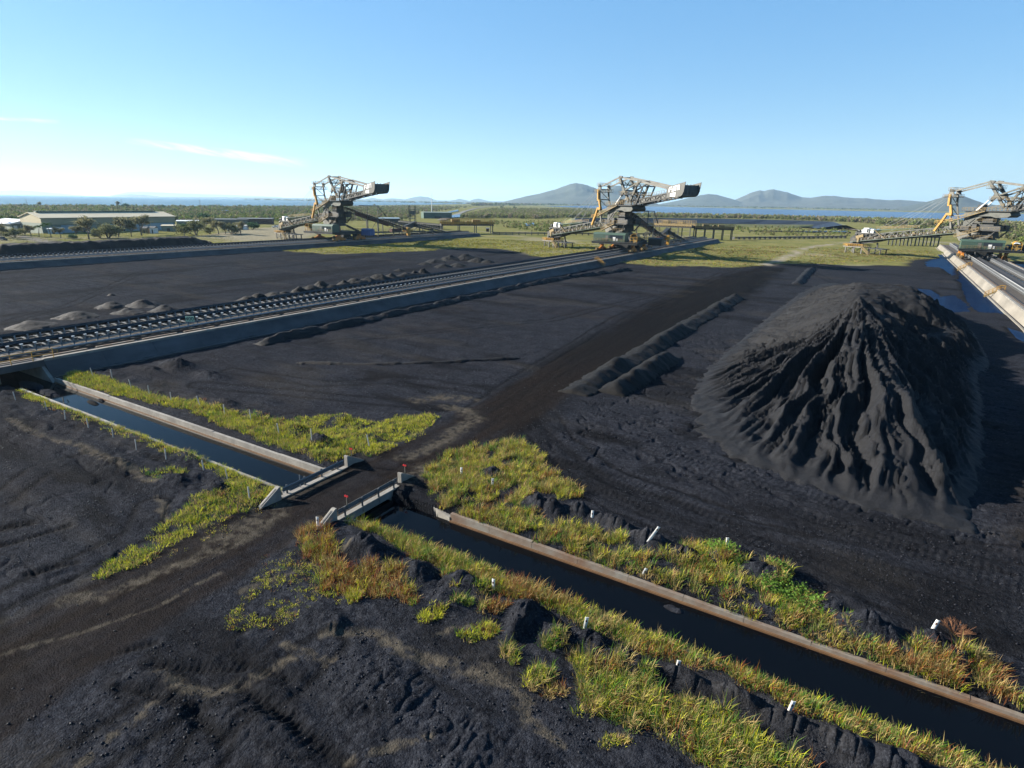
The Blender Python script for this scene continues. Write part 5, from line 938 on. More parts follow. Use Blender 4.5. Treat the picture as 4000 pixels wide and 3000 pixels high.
# ------------------------------------------------------------------ vegetation
def leaf_mat(name, rough=.7, trans=.35, grain=None):
    m = bpy.data.materials.new(name); m.use_nodes = True; n = m.node_tree.nodes; l = m.node_tree.links; n.clear()
    o = n.new("ShaderNodeOutputMaterial"); a = n.new("ShaderNodeVertexColor"); a.layer_name = 'tint'; d = n.new("ShaderNodeBsdfDiffuse"); t = n.new("ShaderNodeBsdfTranslucent"); mx = n.new("ShaderNodeMixShader"); mx.inputs[0].default_value = trans
    c = a.outputs[0]
    if grain:
        tc = n.new("ShaderNodeTexCoord"); ns = n.new("ShaderNodeTexNoise"); ns.inputs['Scale'].default_value = grain; ns.inputs['Detail'].default_value = 5; l.new(tc.outputs['Object'], ns.inputs[0])
        rp = n.new("ShaderNodeValToRGB"); rp.color_ramp.elements[0].position = .35; rp.color_ramp.elements[1].position = .7; rp.color_ramp.elements[0].color = (.35, .35, .35, 1); rp.color_ramp.elements[1].color = (1.25, 1.25, 1.2, 1); l.new(ns.outputs[0], rp.inputs[0])
        mc = n.new("ShaderNodeMix"); mc.data_type = 'RGBA'; mc.blend_type = 'MULTIPLY'; mc.inputs[0].default_value = 1; l.new(c, mc.inputs[6]); l.new(rp.outputs[0], mc.inputs[7]); c = mc.outputs[2]
    l.new(c, d.inputs[0]); l.new(c, t.inputs[0]); l.new(d.outputs[0], mx.inputs[1]); l.new(t.outputs[0], mx.inputs[2]); l.new(mx.outputs[0], o.inputs[0]); return m
LM = leaf_mat('leaves'); GRM = leaf_mat('grass_blades', trans=.3)
PAL = np.array([[.07, .135, .018], [.26, .27, .026], [.28, .21, .085], [.165, .068, .024], [.125, .15, .04], [.36, .36, .035]])*1.15
def blades(x, y, z, h, az, lean, wd, col):
    """curved two-segment grass blades; all arguments arrays"""
    n = len(x); dx, dy = np.cos(az), np.sin(az); V = np.zeros((n, 5, 3)); px, py = -dy*wd/2, dx*wd/2
    for k, (f, ww) in enumerate(((0, 1.), (.55, .8))):
        ox = dx*lean*h*f*f; oy = dy*lean*h*f*f; zz = z+h*f*(1-.25*lean*f)
        V[:, 2*k] = np.stack([x+ox-px*ww, y+oy-py*ww, zz], 1); V[:, 2*k+1] = np.stack([x+ox+px*ww, y+oy+py*ww, zz], 1)
    V[:, 4] = np.stack([x+dx*lean*h, y+dy*lean*h, z+h*np.maximum(.15, 1-.35*lean)], 1)
    b = np.arange(n)[:, None]*5
    F = np.concatenate([b+np.array([[0, 1, 3]]), b+np.array([[0, 3, 2]]), b+np.array([[2, 3, 4]])])
    c = np.repeat(col, 5, 0)
    return V.reshape(-1, 3), F, c
def tufts(pts, nb, hs, kinds, spread, wd=.025, rng=RNG, zoff=-.03):
    pts = np.asarray(pts); n = len(pts); z = hz(pts[:, 0], pts[:, 1])+zoff
    kinds = np.asarray(kinds, float); kd = rng.choice(len(PAL), size=n, p=kinds/kinds.sum())
    th = hs[0]+(hs[1]-hs[0])*rng.random(n)**1.5; th = th*np.where(kd == 3, 1.15, 1.)
    i = np.repeat(np.arange(n), nb); m = len(i); a = rng.random(m)*6.283; rr = spread*np.sqrt(rng.random(m))
    h = th[i]*(.55+.6*rng.random(m)); col = PAL[kd[i]]*(.7+.6*rng.random((m, 1)))+rng.normal(0, .012, (m, 3))
    j = rng.random(m) < .18; col[j] = PAL[2]*(.7+.5*rng.random((j.sum(), 1)))
    return blades(pts[i, 0]+rr*np.cos(a), pts[i, 1]+rr*np.sin(a), z[i], h, a+rng.normal(0, .7, m), .15+.75*rng.random(m), wd*(.6+.8*rng.random(m)), np.clip(col, .012, .6))
def fill(poly, dens, rng=RNG, ragged=.5, clump=0., cs=1.3):
    poly = np.asarray(poly); mn, mx = poly.min(0)-ragged, poly.max(0)+ragged; n = int((mx-mn).prod()*dens); p = mn+rng.random((n, 2))*(mx-mn)
    k = sdpoly(p[:, 0]+ragged*fbm(p[:, 0]/1.1, p[:, 1]/1.1, 3, 200), p[:, 1]+ragged*fbm(p[:, 0]/1.1, p[:, 1]/1.1, 3, 210), poly) > 0
    k &= ~((p[:, 1] > CY0+.1) & (p[:, 1] < CY1-.1)) 
    for mx_, my_, sx_, sy_, hh_ in MOUNDS:
        if hh_ >= .6 and my_ < 36: k &= np.hypot((p[:, 0]-mx_)/(sx_*.85), (p[:, 1]-my_)/(sy_*.85)) > 1
    if clump: k &= fbm(p[:, 0]/cs, p[:, 1]/cs, 3, 220) > clump-.5*rng.random(n)*.6
    return p[k]
def join(ls):
    V = []; F = []; C_ = []; o = 0
    for v, f, c in ls: V.append(v); F.append(f+o); C_.append(c); o += len(v)
    return np.concatenate(V), np.concatenate(F), np.concatenate(C_)
def grass_obj(name, ls, label=None, kind='stuff', cat='grass', grp=None):
    v, f, c = join(ls); me = npmesh(name, v, f, GRM, cols=c); o = obj(name, me); 
    return tag(o, label, cat, grp, kind) 
# far bank left of the bridge
GA1 = gs([(140, 820), (150, 803), (215, 812), (330, 855), (430, 872), (560, 908), (640, 918), (700, 940), (740, 955), (790, 968), (762, 986), (735, 995), (700, 1002), (560, 952), (400, 888), (230, 848)])
GA2 = gs([(620, 905), (720, 895), (800, 912), (870, 900), (935, 893), (950, 900), (900, 945), (830, 975), (790, 990), (760, 960), (700, 940)])
GA3 = gs([(330, 855), (440, 868), (560, 898), (640, 915), (620, 935), (540, 915), (420, 885)])
ls = [tufts(fill(GA1, 26), 13, (.2, .55), [4, 5, 2.5, .3, 4, 3], .3), tufts(fill(GA2, 24, clump=-.1), 12, (.15, .42), [3, 5, 1, 0, 2, 5], .3), tufts(fill(GA3, 5, clump=.1), 12, (.2, .4), [3, 3, 3, .2, 4, 1], .22)]
grass_obj('bank_grass', ls, 'yellow green grass covering the far bank left of the bridge')
# near bank left of the bridge
GB1 = gs([(35, 843), (55, 845), (110, 868), (200, 902), (330, 952), (480, 1000), (560, 1030), (636, 1045), (610, 1064), (560, 1092), (490, 1118), (420, 1152), (350, 1192), (290, 1225), (215, 1252), (203, 1244), (250, 1203), (330, 1150), (395, 1108), (430, 1075), (490, 1050), (470, 1020), (380, 985), (260, 930), (150, 890), (60, 862)])
GB2 = gs([(305, 1020), (395, 1012), (400, 1035), (330, 1040)]); GB3 = gs([(60, 862), (200, 905), (340, 960), (440, 995), (430, 1010), (300, 965), (150, 905)])
GB4 = gs([(210, 1250), (350, 1190), (470, 1130), (600, 1068), (640, 1062), (560, 1110), (430, 1180), (320, 1225)])
ls = [tufts(fill(GB1, 28, clump=-.3), 13, (.15, .42), [4, 5, 2, .3, 3, 4], .3), tufts(fill(GB2, 10, clump=-.1), 12, (.2, .5), [3, 4, 1, 0, 2, 1], .25), tufts(fill(GB3, 6, clump=.05), 11, (.15, .35), [2, 3, 3, .6, 3, 1], .25), tufts(fill(GB4, 9, clump=.12, cs=.7), 10, (.08, .2), [.3, 2, 5, .4, 2, 1], .22)]
grass_obj('bank_grass', ls, 'bright yellow green grass on the near bank and roadside left of the bridge')
# far bank right of the bridge
GC1 = gs([(905, 1032), (960, 985), (1030, 965), (1090, 948), (1150, 965), (1165, 1000), (1200, 1020), (1255, 1060), (1200, 1072), (1140, 1060), (1130, 1100), (1180, 1140), (1260, 1150), (1300, 1140), (1360, 1190), (1440, 1200), (1480, 1190), (1560, 1180), (1612, 1215), (1600, 1240), (1560, 1235), (1625, 1262), (1660, 1228), (1690, 1235), (1740, 1275), (1795, 1340), (1840, 1372), (1900, 1400), (1975, 1395), (2000, 1380), (2060, 1420), (2150, 1445), (2185, 1500), (2185, 1528), (2100, 1500), (1900, 1438), (1700, 1362), (1500, 1296), (1350, 1246), (1230, 1204), (1100, 1153), (1010, 1118), (940, 1080)])
ls = [tufts(fill(GC1, 36, ragged=1.3, clump=.04, cs=1.0), 15, (.15, .75), [4, 2.5, 4, 2, 4, 1.2], .26, .022)]
GC2 = gs([(1560, 1400), (1760, 1380), (1900, 1400), (2060, 1420), (2150, 1445), (2190, 1520), (1900, 1438), (1700, 1362)]); ls.append(tufts(fill(GC2, 26, clump=-.05), 16, (.35, .85), [.5, .2, 5, 5, .6, 0], .25, .02))
grass_obj('bank_grass', ls, 'tall mixed green and straw grass on the far bank right of the bridge')
CRE = gs([(1640, 1250), (1662, 1226), (1690, 1236), (1740, 1276), (1795, 1342), (1760, 1345), (1700, 1300), (1655, 1275)]); CRE2 = gs([(1520, 1185), (1560, 1178), (1612, 1210), (1590, 1222), (1540, 1205)])
def leafcards(p, z0, z1, sz, cols, rng=RNG, k=1):
    n = len(p); z = hz(p[:, 0], p[:, 1])+z0+(z1-z0)*rng.random(n); q = np.stack([p[:, 0], p[:, 1], z], 1)
    a = rng.normal(0, 1, (n, 3)); a[:, 2] *= .5; a /= np.linalg.norm(a, axis=1)[:, None]; b = np.cross(a, rng.normal(0, 1, (n, 3))); b /= np.linalg.norm(b, axis=1)[:, None]; s = sz*(.6+.8*rng.random((n, 1)))
    V = np.stack([q-a*s-b*s*.2, q-b*s*.7, q+a*s+b*s*.2, q+b*s*.7], 1); F = np.arange(n*4).reshape(-1, 4); c = np.repeat(cols*(.65+.7*rng.random((n, 1))), 4, 0); return V.reshape(-1, 3), F, c
for poly, lb in ((CRE, 'bright green creeper sprawling over the far bank right of the tallest mound'), (CRE2, 'bright green creeper beside the grey white post on the far bank')):
    v, f, c = leafcards(fill(poly, 300, ragged=.9, clump=.0, cs=.6), .02, .5, .06, np.array([.085, .155, .028])); tag(obj('creeper', npmesh('creeper', v, f, LM, cols=c)), lb, 'creeper')
# near bank right of the bridge
GD1 = gs([(735, 1128), (830, 1125), (880, 1165), (960, 1196), (1070, 1228), (1080, 1255), (1180, 1270), (1280, 1296), (1370, 1338), (1480, 1415), (1620, 1450), (1700, 1486), (1850, 1525), (2000, 1592), (2110, 1659), (2060, 1680), (1900, 1628), (1750, 1562), (1650, 1512), (1500, 1442), (1380, 1410), (1300, 1372), (1220, 1332), (1130, 1292), (1060, 1290), (1010, 1255), (900, 1215), (860, 1175), (790, 1150)])
ls = [tufts(fill(GD1, 36, ragged=.8, clump=.0, cs=.9), 15, (.15, .7), [4.5, 2, 3.5, 2.6, 3, .8], .26, .02)]
GD2 = gs([(1080, 1255), (1180, 1262), (1280, 1290), (1290, 1320), (1200, 1310), (1110, 1285)]); ls.append(tufts(fill(GD2, 26), 16, (.4, .85), [.3, .4, 4, 6, .5, 0], .22, .018))
GD3 = gs([(845, 1150), (900, 1165), (1060, 1222), (1070, 1240), (960, 1225), (870, 1185)]); ls.append(tufts(fill(GD3, 26), 16, (.35, .8), [6, 2, 2, .3, 2, .5], .24, .02))
GD4 = [(-25, 24.6), (8, 24.6), (12, 23.6), (-4, 23.7), (-25, 23.9)]; ls.append(tufts(fill(GD4, 22, ragged=.15), 13, (.3, .6), [4, 2, 3, 1.5, 3, .5], .22, .02))
grass_obj('bank_grass', ls, 'long green and russet grass fringing the near bank right of the bridge')
GE1 = gs([(640, 1150), (700, 1130), (720, 1165), (725, 1215), (740, 1232), (850, 1225), (880, 1250), (870, 1290), (800, 1300), (730, 1290), (700, 1275), (690, 1220), (650, 1200)])
GE2 = gs([(590, 1220), (680, 1215), (720, 1280), (760, 1310), (700, 1300), (640, 1345), (580, 1352), (500, 1362), (485, 1330), (530, 1280)]); GE3 = gs([(540, 1220), (640, 1170), (690, 1250), (600, 1300)])
ls = [tufts(fill(GE1, 26, clump=.0), 16, (.2, .75), [.6, 1.5, 2, 6, 1, .4], .26, .02), tufts(fill(GE2, 30, clump=.08, cs=.6), 10, (.07, .22), [.6, 6, 1, .5, 1, 3], .14, .022), tufts(fill(GE3, 9, clump=.1, cs=.7), 10, (.06, .18), [.3, 4, 3, .5, 1, 2], .14, .02)]
grass_obj('ground_cover', ls, 'low yellow ground cover and russet tufts beside the dirt road near the bridge', cat='ground cover')
GF1 = gs([(1225, 1425), (1290, 1422), (1345, 1430), (1400, 1485), (1480, 1505), (1560, 1545), (1680, 1625), (1780, 1670), (1560, 1672), (1440, 1600), (1340, 1565), (1250, 1535), (1235, 1500), (1260, 1480)])
ls = [tufts(fill(GF1, 34, clump=.0, cs=.9), 17, (.15, .8), [4, 2, 4.5, 1.2, 4, 1], .26, .02), tufts(fill(gs([(1235, 1490), (1340, 1495), (1350, 1560), (1260, 1535)]), 22), 16, (.25, .5), [.3, 2, 3, 5, .5, 0], .24, .018)]
grass_obj('bank_grass', ls, 'patchy green and straw grass among coal at the bottom of the picture')
# separate clumps standing in bare coal
CL = [(1035, 1375, .55, .6, [1, 7, 1, 1, 1, 2], 'rounded olive yellow clump in the foreground coal'), (935, 1335, .5, .5, [1, 7, 1, .3, 1, 2], 'yellow clump above the long pale silt streak'), (985, 1270, .4, .6, [.3, 1, 3, 5, 1, 0], 'small russet clump at the foot of a coal mound'), (880, 1290, .5, .7, [.3, 2, 2, 6, 1, 0], 'russet and yellow clump in the middle of the near bank coal'), (770, 1290, .45, .55, [1, 6, 1, 1, 1, 2], 'yellow green clump beside the low ground cover'),
      (1100, 1425, .45, .85, [3, 3, 4, 0, 3, 1], 'tall arching pale green clump right of the olive one'), (1190, 1400, .4, .8, [6, 1, 2, 0, 3, 0], 'tall fresh green clump by a ridge of coal'), (1160, 1470, .45, .7, [3, 3, 3, 0, 3, 1], 'green clump at the end of the pale silt streak'), (1190, 1500, .3, .45, [0, .5, 5, 3, 0, 0], 'dry straw clump at the end of the pale silt streak'), (1340, 1612, .35, .4, [1, 3, 4, 0, 2, 1], 'small pale clump near the bottom edge'), (1070, 1320, .5, .6, [1, 1, 4, 4, 1, 0], 'brown clump left of the short upright post'), (1000, 1310, .35, .6, [6, 1, 1, .3, 1, 0], 'small fresh green clump between coal mounds'), (1390, 1470, .45, .75, [5, 1, 2, .3, 3, 0], 'tall green clump behind the bottom patch of grass')]
for u, v, r, h, kd, lb in CL:
    c = g(u, v); rng = np.random.default_rng(int(u)); th = np.linspace(0, 6.283, 13)[:-1]; rr_ = r*(.7+.9*rng.random(12)); an = rng.random()*3; p0 = np.stack([np.cos(th)*rr_*1.5, np.sin(th)*rr_*.8], 1); p0 = np.stack([c[0]+p0[:, 0]*math.cos(an)-p0[:, 1]*math.sin(an), c[1]+p0[:, 0]*math.sin(an)+p0[:, 1]*math.cos(an)], 1)
    p = fill(p0, 55, rng, ragged=.25, clump=-.25, cs=.5)
    grass_obj('grass_clump', [tufts(p, 12, (h*.3, h), kd, .16, .02, rng)], lb, None, 'grass clump', 'separate grass clumps in the coal')
# bare brown bush
c = at(3730, 2475)[:2]; q = MB(); zz = float(hz(np.array([c[0]]), np.array([c[1]]))[0])
def twig(p, d, L, r, lev):
    e = p+d*L; q.tube(p, e, r, 4, r*.6, cap=False)
    if lev:
        for k in range(4): twig(p+d*L*random.uniform(.4, 1), (d+Vector((random.gauss(0, .35), random.gauss(0, .35), random.uniform(-.05, .25)))).normalized(), L*.7, r*.6, lev-1)
for k in range(16): a = k*.41; twig(Vector((c[0], c[1], zz)), Vector((math.cos(a), math.sin(a), random.uniform(.35, 1.0))).normalized(), random.uniform(.35, .55), .012, 2)
tag(q.build('bare_bush', mat('dry_twigs', (.20, .09, .04), .9)), 'bare brown twiggy bush beside the broad white post', 'bush')

# lawn around the machines ---------------------------------------------
def lawn(name, poly, dens, kinds, label, hs=(.2, .5), rag=3., clump=-.05):
    p = fill(poly, dens, ragged=rag, clump=clump, cs=7.)
    p = p[(np.abs(p[:, 0]-C1) > 11.3) & (np.abs(p[:, 0]-C2) > 11.3) & (np.abs(p[:, 0]-C3) > 11)]
    co = sdpoly(p[:, 0]+3*fbm(p[:, 0]/9, p[:, 1]/9, 3, 5), p[:, 1]+6*fbm(p[:, 0]/9, p[:, 1]/9, 3, 6), YARD); p = p[co < -1]
    p = p[dseg(p[:, 0], p[:, 1], [tuple(t) for t in TRACK]) > 3]
    v_, f_, c_ = tufts(p, 7, hs, kinds, .5, .13); cl_ = .62+.3*fbm(v_[:, 0]/12, v_[:, 1]/12, 3, 230)[:, None]; grass_obj(name, [(v_, f_, c_*cl_*np.array([.95, .9, 1.15]))], label)
lawn('lawn_grass', [(-205, 156), (-160, 163), (-152, 225), (-100, 198), (-100, 300), (-205, 270)], .9, [2, 6, 2, 0, 3, 5], 'bright yellow green grass on the lawn left of the middle machine', clump=-.1)
lawn('lawn_grass', [(-78, 190), (-35, 205), (-20, 240), (20, 300), (20, 360), (-78, 330)], .8, [1, 3, 6, 0, 5, 1], 'yellow green grass on the lawn between the middle and right embankments')
lawn('lawn_grass', [(-420, 90), (-252, 90), (-246, 170), (-300, 200), (-380, 200)], .35, [3, 5, 1, 0, 4, 4], 'mown bright green grass in front of the long shed', (.12, .25), clump=-.3)

# shrubs and trees -------------------------------------------------------
def bush_tpl(n, rng, sz, flat=.8, lumps=6):
    c = rng.normal(0, 1, (lumps, 3)); c /= np.linalg.norm(c, axis=1)[:, None]; c = c*np.array([.55, .55, .4])*rng.random((lumps, 1))**.4+np.array([0, 0, .52]); cr = .22+.22*rng.random(lumps)
    k = rng.integers(0, lumps, n); d = rng.normal(0, 1, (n, 3)); d /= np.linalg.norm(d, axis=1)[:, None]; p = c[k]+d*cr[k, None]*(.55+.45*rng.random((n, 1))); p[:, 2] = np.maximum(p[:, 2]*flat, .03)
    a = rng.normal(0, 1, (n, 3)); a /= np.linalg.norm(a, axis=1)[:, None]; b = np.cross(a, d+.3*rng.normal(0, 1, (n, 3))); b /= np.linalg.norm(b, axis=1)[:, None]; s = sz*(.6+.8*rng.random((n, 1)))
    V = np.stack([p-a*s, p-b*s*.7, p+a*s, p+b*s*.7], 1); sh = (.72+.56*rng.random(lumps))[k]*(.8+.4*rng.random(n)); return V, sh
TPL = [bush_tpl(70, np.random.default_rng(i), .16) for i in range(5)]; TPL2 = [bush_tpl(26, np.random.default_rng(20+i), .27) for i in range(4)]
SC = np.array([[.12, .15, .055], [.16, .17, .07], [.19, .18, .095], [.085, .12, .045], [.20, .18, .115], [.15, .19, .05]])*ALB
def bushes(pts, hs, wr=(.5, .9), tpl=TPL, cols=SC, rng=RNG, pw=1.):
    Vs = []; Cs = []; n = len(pts); kind = rng.integers(0, len(tpl), n)
    for k, (T, sh) in enumerate(tpl):
        p = pts[kind == k]; m = len(p)
        if not m: continue
        h = hs[0]+(hs[1]-hs[0])*rng.random(m)**pw; wd = h*(wr[0]+(wr[1]-wr[0])*rng.random(m))*1.0; a = rng.random(m)*6.283; ca, sa = np.cos(a), np.sin(a)
        X = T[None, :, :, 0]*ca[:, None, None]-T[None, :, :, 1]*sa[:, None, None]; Y = T[None, :, :, 0]*sa[:, None, None]+T[None, :, :, 1]*ca[:, None, None]
        V = np.stack([X*wd[:, None, None]+p[:, 0, None, None], Y*wd[:, None, None]+p[:, 1, None, None], T[None, :, :, 2]*h[:, None, None]-.1+0*X], -1)
        c = cols[rng.integers(0, len(cols), m)]*(.8+.4*rng.random((m, 1))); cc = c[:, None, :]*sh[None, :, None]
        Vs.append(V.reshape(-1, 3)); Cs.append(np.repeat(cc.reshape(-1, 3), 4, 0))
    V = np.concatenate(Vs); return V, np.arange(len(V)).reshape(-1, 4), np.concatenate(Cs)
def pxfill(poly, n, rng=RNG):                         # n ground points spread over a photo-space outline
    poly = np.array(poly, float); mn, mx = poly.min(0), poly.max(0); out_ = []
    while len(out_) < n:
        p = mn+rng.random((n*2, 2))*(mx-mn); p = p[inpoly(p[:, 0], p[:, 1], poly)]; out_ += [at(a, b)[:2] for a, b in p]
    return np.array(out_[:n])
def scrub(name, label, pts, hs, tpl=TPL, cols=SC, wr=(.5, .9), pw=1.):
    v, f, c = bushes(pts, hs, wr, tpl, cols, pw=pw); return tag(obj(name, npmesh(name, v, f, LM, cols=c)), label, 'scrub', kind='stuff')
OLV = np.array([[.185, .19, .085], [.21, .20, .105], [.155, .175, .07], [.22, .19, .13], [.17, .20, .075]])*ALB
scrub('scrubland', 'olive green coastal scrub between the long shed and the sea', np.concatenate([pxfill([(-250, 874), (110, 866), (700, 864), (760, 878), (980, 866), (1250, 862), (1250, 828), (-250, 825)], 3600), pxfill([(-250, 828), (1500, 828), (1500, 808), (-250, 806)], 2600)]), (3.2, 6.5))
scrub('scrubland', 'grey green scrub on the flats behind the left machine', np.concatenate([pxfill([(1250, 862), (1560, 864), (1640, 836), (1740, 822), (1800, 808), (1250, 808)], 1300), pxfill([(1500, 826), (1740, 822), (1860, 806), (1500, 803)], 500)]), (3.0, 6.0), cols=OLV)
scrub('scrubland', 'brown green thicket right of the far access road', pxfill([(1795, 852), (1880, 830), (1930, 816), (2330, 818), (2330, 848), (2080, 855), (1990, 852)], 3000), (4.2, 7.2), cols=OLV, wr=(.35, .6))
scrub('scrubland', 'scrub belt between the lined reservoir and the lagoon', pxfill([(2330, 846), (3000, 855), (3300, 866), (3420, 874), (3700, 885), (4250, 900), (4250, 884), (3900, 874), (3300, 855), (2800, 843), (2330, 836)], 3200), (3.5, 7.5), cols=OLV)
scrub('scrubland', 'dense green scrub behind the right machine', pxfill([(3420, 880), (3700, 890), (4250, 906), (4250, 960), (3960, 945), (3850, 905), (3500, 893)], 900), (2.0, 4.2))
scrub('marsh_bushes', 'low marsh bushes on the flats between embankments and reservoir', np.concatenate([pxfill([(2820, 886), (3300, 885), (3320, 925), (2950, 922)], 230), pxfill([(1890, 864), (2280, 866), (2280, 908), (2080, 905), (1950, 886)], 420)]), (1.2, 3.0), cols=np.array([[.2, .21, .08], [.16, .2, .06], [.24, .22, .11]])*ALB)
scrub('far_scrub', 'dark green bush along the far side of the lagoon', np.concatenate([pxfill([(1850, 804), (2150, 802), (2600, 806), (3300, 818), (4300, 838), (4300, 830), (3200, 811), (2600, 799), (1850, 796)], 2600), pxfill([(950, 781), (2000, 799), (2000, 794), (950, 778)], 300)]), (9, 16), tpl=TPL2, cols=SC*.9, wr=(1.2, 2.4))
# individual trees
def tree_proto(seed, kind):
    rng = np.random.default_rng(seed); random.seed(seed); q = MB(); tips = []
    def limb(p, d, L, r, lev):
        e = p+d*L; q.tube(p, e, r, 6, r*.65, cap=False)
        if lev == 0: tips.append(e); return
        for k in range(3 if lev > 1 else 3):
            nd = (d*.8+Vector((random.gauss(0, .55), random.gauss(0, .55), random.uniform(.1, .5)))).normalized(); limb(p+d*L*random.uniform(.65, 1), nd, L*random.uniform(.6, .85), r*.6, lev-1)
    if kind == 'gum': limb(Vector((0, 0, -.3)), Vector((.05, .03, 1)).normalized(), 2.8, .2, 3)
    else:
        for k in range(4): limb(Vector((0, 0, -.2)), Vector((random.gauss(0, .45), random.gauss(0, .45), 1)).normalized(), 1.8, .13, 2)
    t = np.array([tuple(x) for x in tips]); n = 2600 if kind == 'gum' else 3000; k = rng.integers(0, len(t), n); sp = .62 if kind == 'gum' else .85
    d = rng.normal(0, 1, (n, 3)); p = t[k]+d*sp*rng.random((n, 1))**.5*.75; p[:, 2] = np.maximum(p[:, 2], .5)
    a = rng.normal(0, 1, (n, 3)); a[:, 2] -= .7; a /= np.linalg.norm(a, axis=1)[:, None]; b = np.cross(a, rng.normal(0, 1, (n, 3))); b /= np.linalg.norm(b, axis=1)[:, None]; s = .15*(.6+.8*rng.random((n, 1)))
    V = np.stack([p-a*s*1.4, p-b*s*.6, p+a*s*1.4, p+b*s*.6], 1).reshape(-1, 3); lum = (.7+.6*rng.random(len(t)))[k]*(.75+.5*rng.random(n))
    base = {'gum': np.array([.20, .19, .105]), 'shrub': np.array([.17, .18, .085]), 'dark': np.array([.05, .10, .045])}[kind]*ALB
    H = max(V[:, 2].max(), 1)
    return q.mesh('trunk', M['bark']), npmesh('crown', V, np.arange(len(V)).reshape(-1, 4), LM, cols=np.repeat(base[None]*lum[:, None], 4, 0)), H
TP = {'gum': [tree_proto(i, 'gum') for i in (3, 4, 5)], 'shrub': [tree_proto(i, 'shrub') for i in (7, 8)], 'dark': [tree_proto(i, 'dark') for i in (9,)]}
random.seed(11)
def hor(u): return 788.6+(u-2000)*.01553
def tree(u, v, hpx, kind, label, wide=1.35, name='tree', cat='tree', grp='trees around the long shed'):
    p = at(u, v); h = hpx*20/(v-hor(u)); tr, cr, H = random.choice(TP[kind]); s = h/H
    o = thing(name, label, cat, (p[0], p[1], 0), random.uniform(0, 6.28), grp); wide = wide if 'skyline' not in (grp or '') else 1.2; o.scale = (s*wide, s*wide, s)
    obj('trunk', tr, o); obj('crown', cr, o)
for a in [(7, 935, 62, 'gum', 'thin pale tree at the left edge of the lawn'), (104, 921, 36, 'shrub', 'small bushy tree left of the leaning palms'), (122, 926, 52, 'gum', 'slender gum tree beside the small bushy tree at left'), (300, 931, 55, 'gum', 'gum tree behind the dark round bush'), (349, 936, 98, 'gum', 'tall thin gum tree in front of the cream roof'), (423, 932, 66, 'shrub', 'broad low branching tree in the middle of the lawn'), (463, 926, 82, 'gum', 'tall gum tree right of the broad low tree'),
          (554, 920, 86, 'gum', 'tallest spreading gum tree in front of the right half of the long shed'), (238, 931, 48, 'gum', 'ragged gum tree between the leaning palms'), (392, 930, 46, 'shrub', 'bushy tree left of the broad low tree'), (515, 925, 58, 'gum', 'gum tree left of the tallest spreading one'), (60, 930, 44, 'shrub', 'scrubby tree near the left edge beside the road'), (905, 914, 48, 'shrub', 'leafy tree right of the narrow gum'), (800, 905, 60, 'gum', 'open gum tree behind the brownish one'), (767, 921, 70, 'shrub', 'broad brownish tree right of the long shed end'), (855, 916, 60, 'gum', 'airy gum tree near the right hand sheds'), (882, 914, 52, 'gum', 'narrow gum tree right of the airy one'), (941, 918, 58, 'gum', 'thin gum tree at the edge of the bare sandy ground'), (985, 898, 38, 'dark', 'small round dark tree beside the brown walled building'), (820, 914, 34, 'shrub', 'low dark shrub tree between the gum trees'), (700, 905, 34, 'shrub', 'bushy tree behind the cream kiosk')]: tree(*a)
tree(283, 936, 26, 'dark', 'round dark bush under the gum trees', 1.3, 'bush', 'bush'); tree(645, 889, 24, 'dark', 'dark green spreading bush against the blue shed wall', 1.6, 'bush', 'bush'); tree(792, 866, 42, 'dark', 'big dark green fig tree behind the long shed end', 1.5)
for u, v, hp, k, lb in [(158, 812, 26, 'gum', 'feathery tree rising above the scrub at left'), (459, 812, 28, 'gum', 'tall feathery tree on the scrub skyline'), (495, 812, 22, 'dark', 'round dark tree next to the tall feathery skyline tree'), (1460, 808, 12, 'gum', 'lone tree on the shore behind the left machine'), (2287, 821, 13, 'dark', 'lone dark tree beyond the brown thicket, right one'), (2010, 815, 11, 'dark', 'lone dark tree beyond the brown thicket, middle one'), (1960, 813, 10, 'dark', 'lone dark tree beyond the brown thicket, left one'), (2585, 848, 16, 'gum', 'ragged tree behind the reservoir nearest the middle machine'), (2870, 852, 20, 'gum', 'ragged tree behind the reservoir in front of the lagoon'), (3070, 857, 17, 'gum', 'ragged tree right of centre behind the reservoir'),
                        (3390, 872, 18, 'gum', 'ragged tree above the end of the reservoir'), (3490, 876, 16, 'gum', 'ragged tree right of the reservoir end'), (3960, 893, 22, 'gum', 'ragged dark tree behind the right machine'), (640, 812, 15, 'dark', 'rounded tree on the scrub skyline right of centre left'), (2905, 853, 14, 'gum', 'thin ragged tree next to the one before the lagoon')]: tree(u, v, hp, k, lb, 1., grp='trees on the scrub skyline')
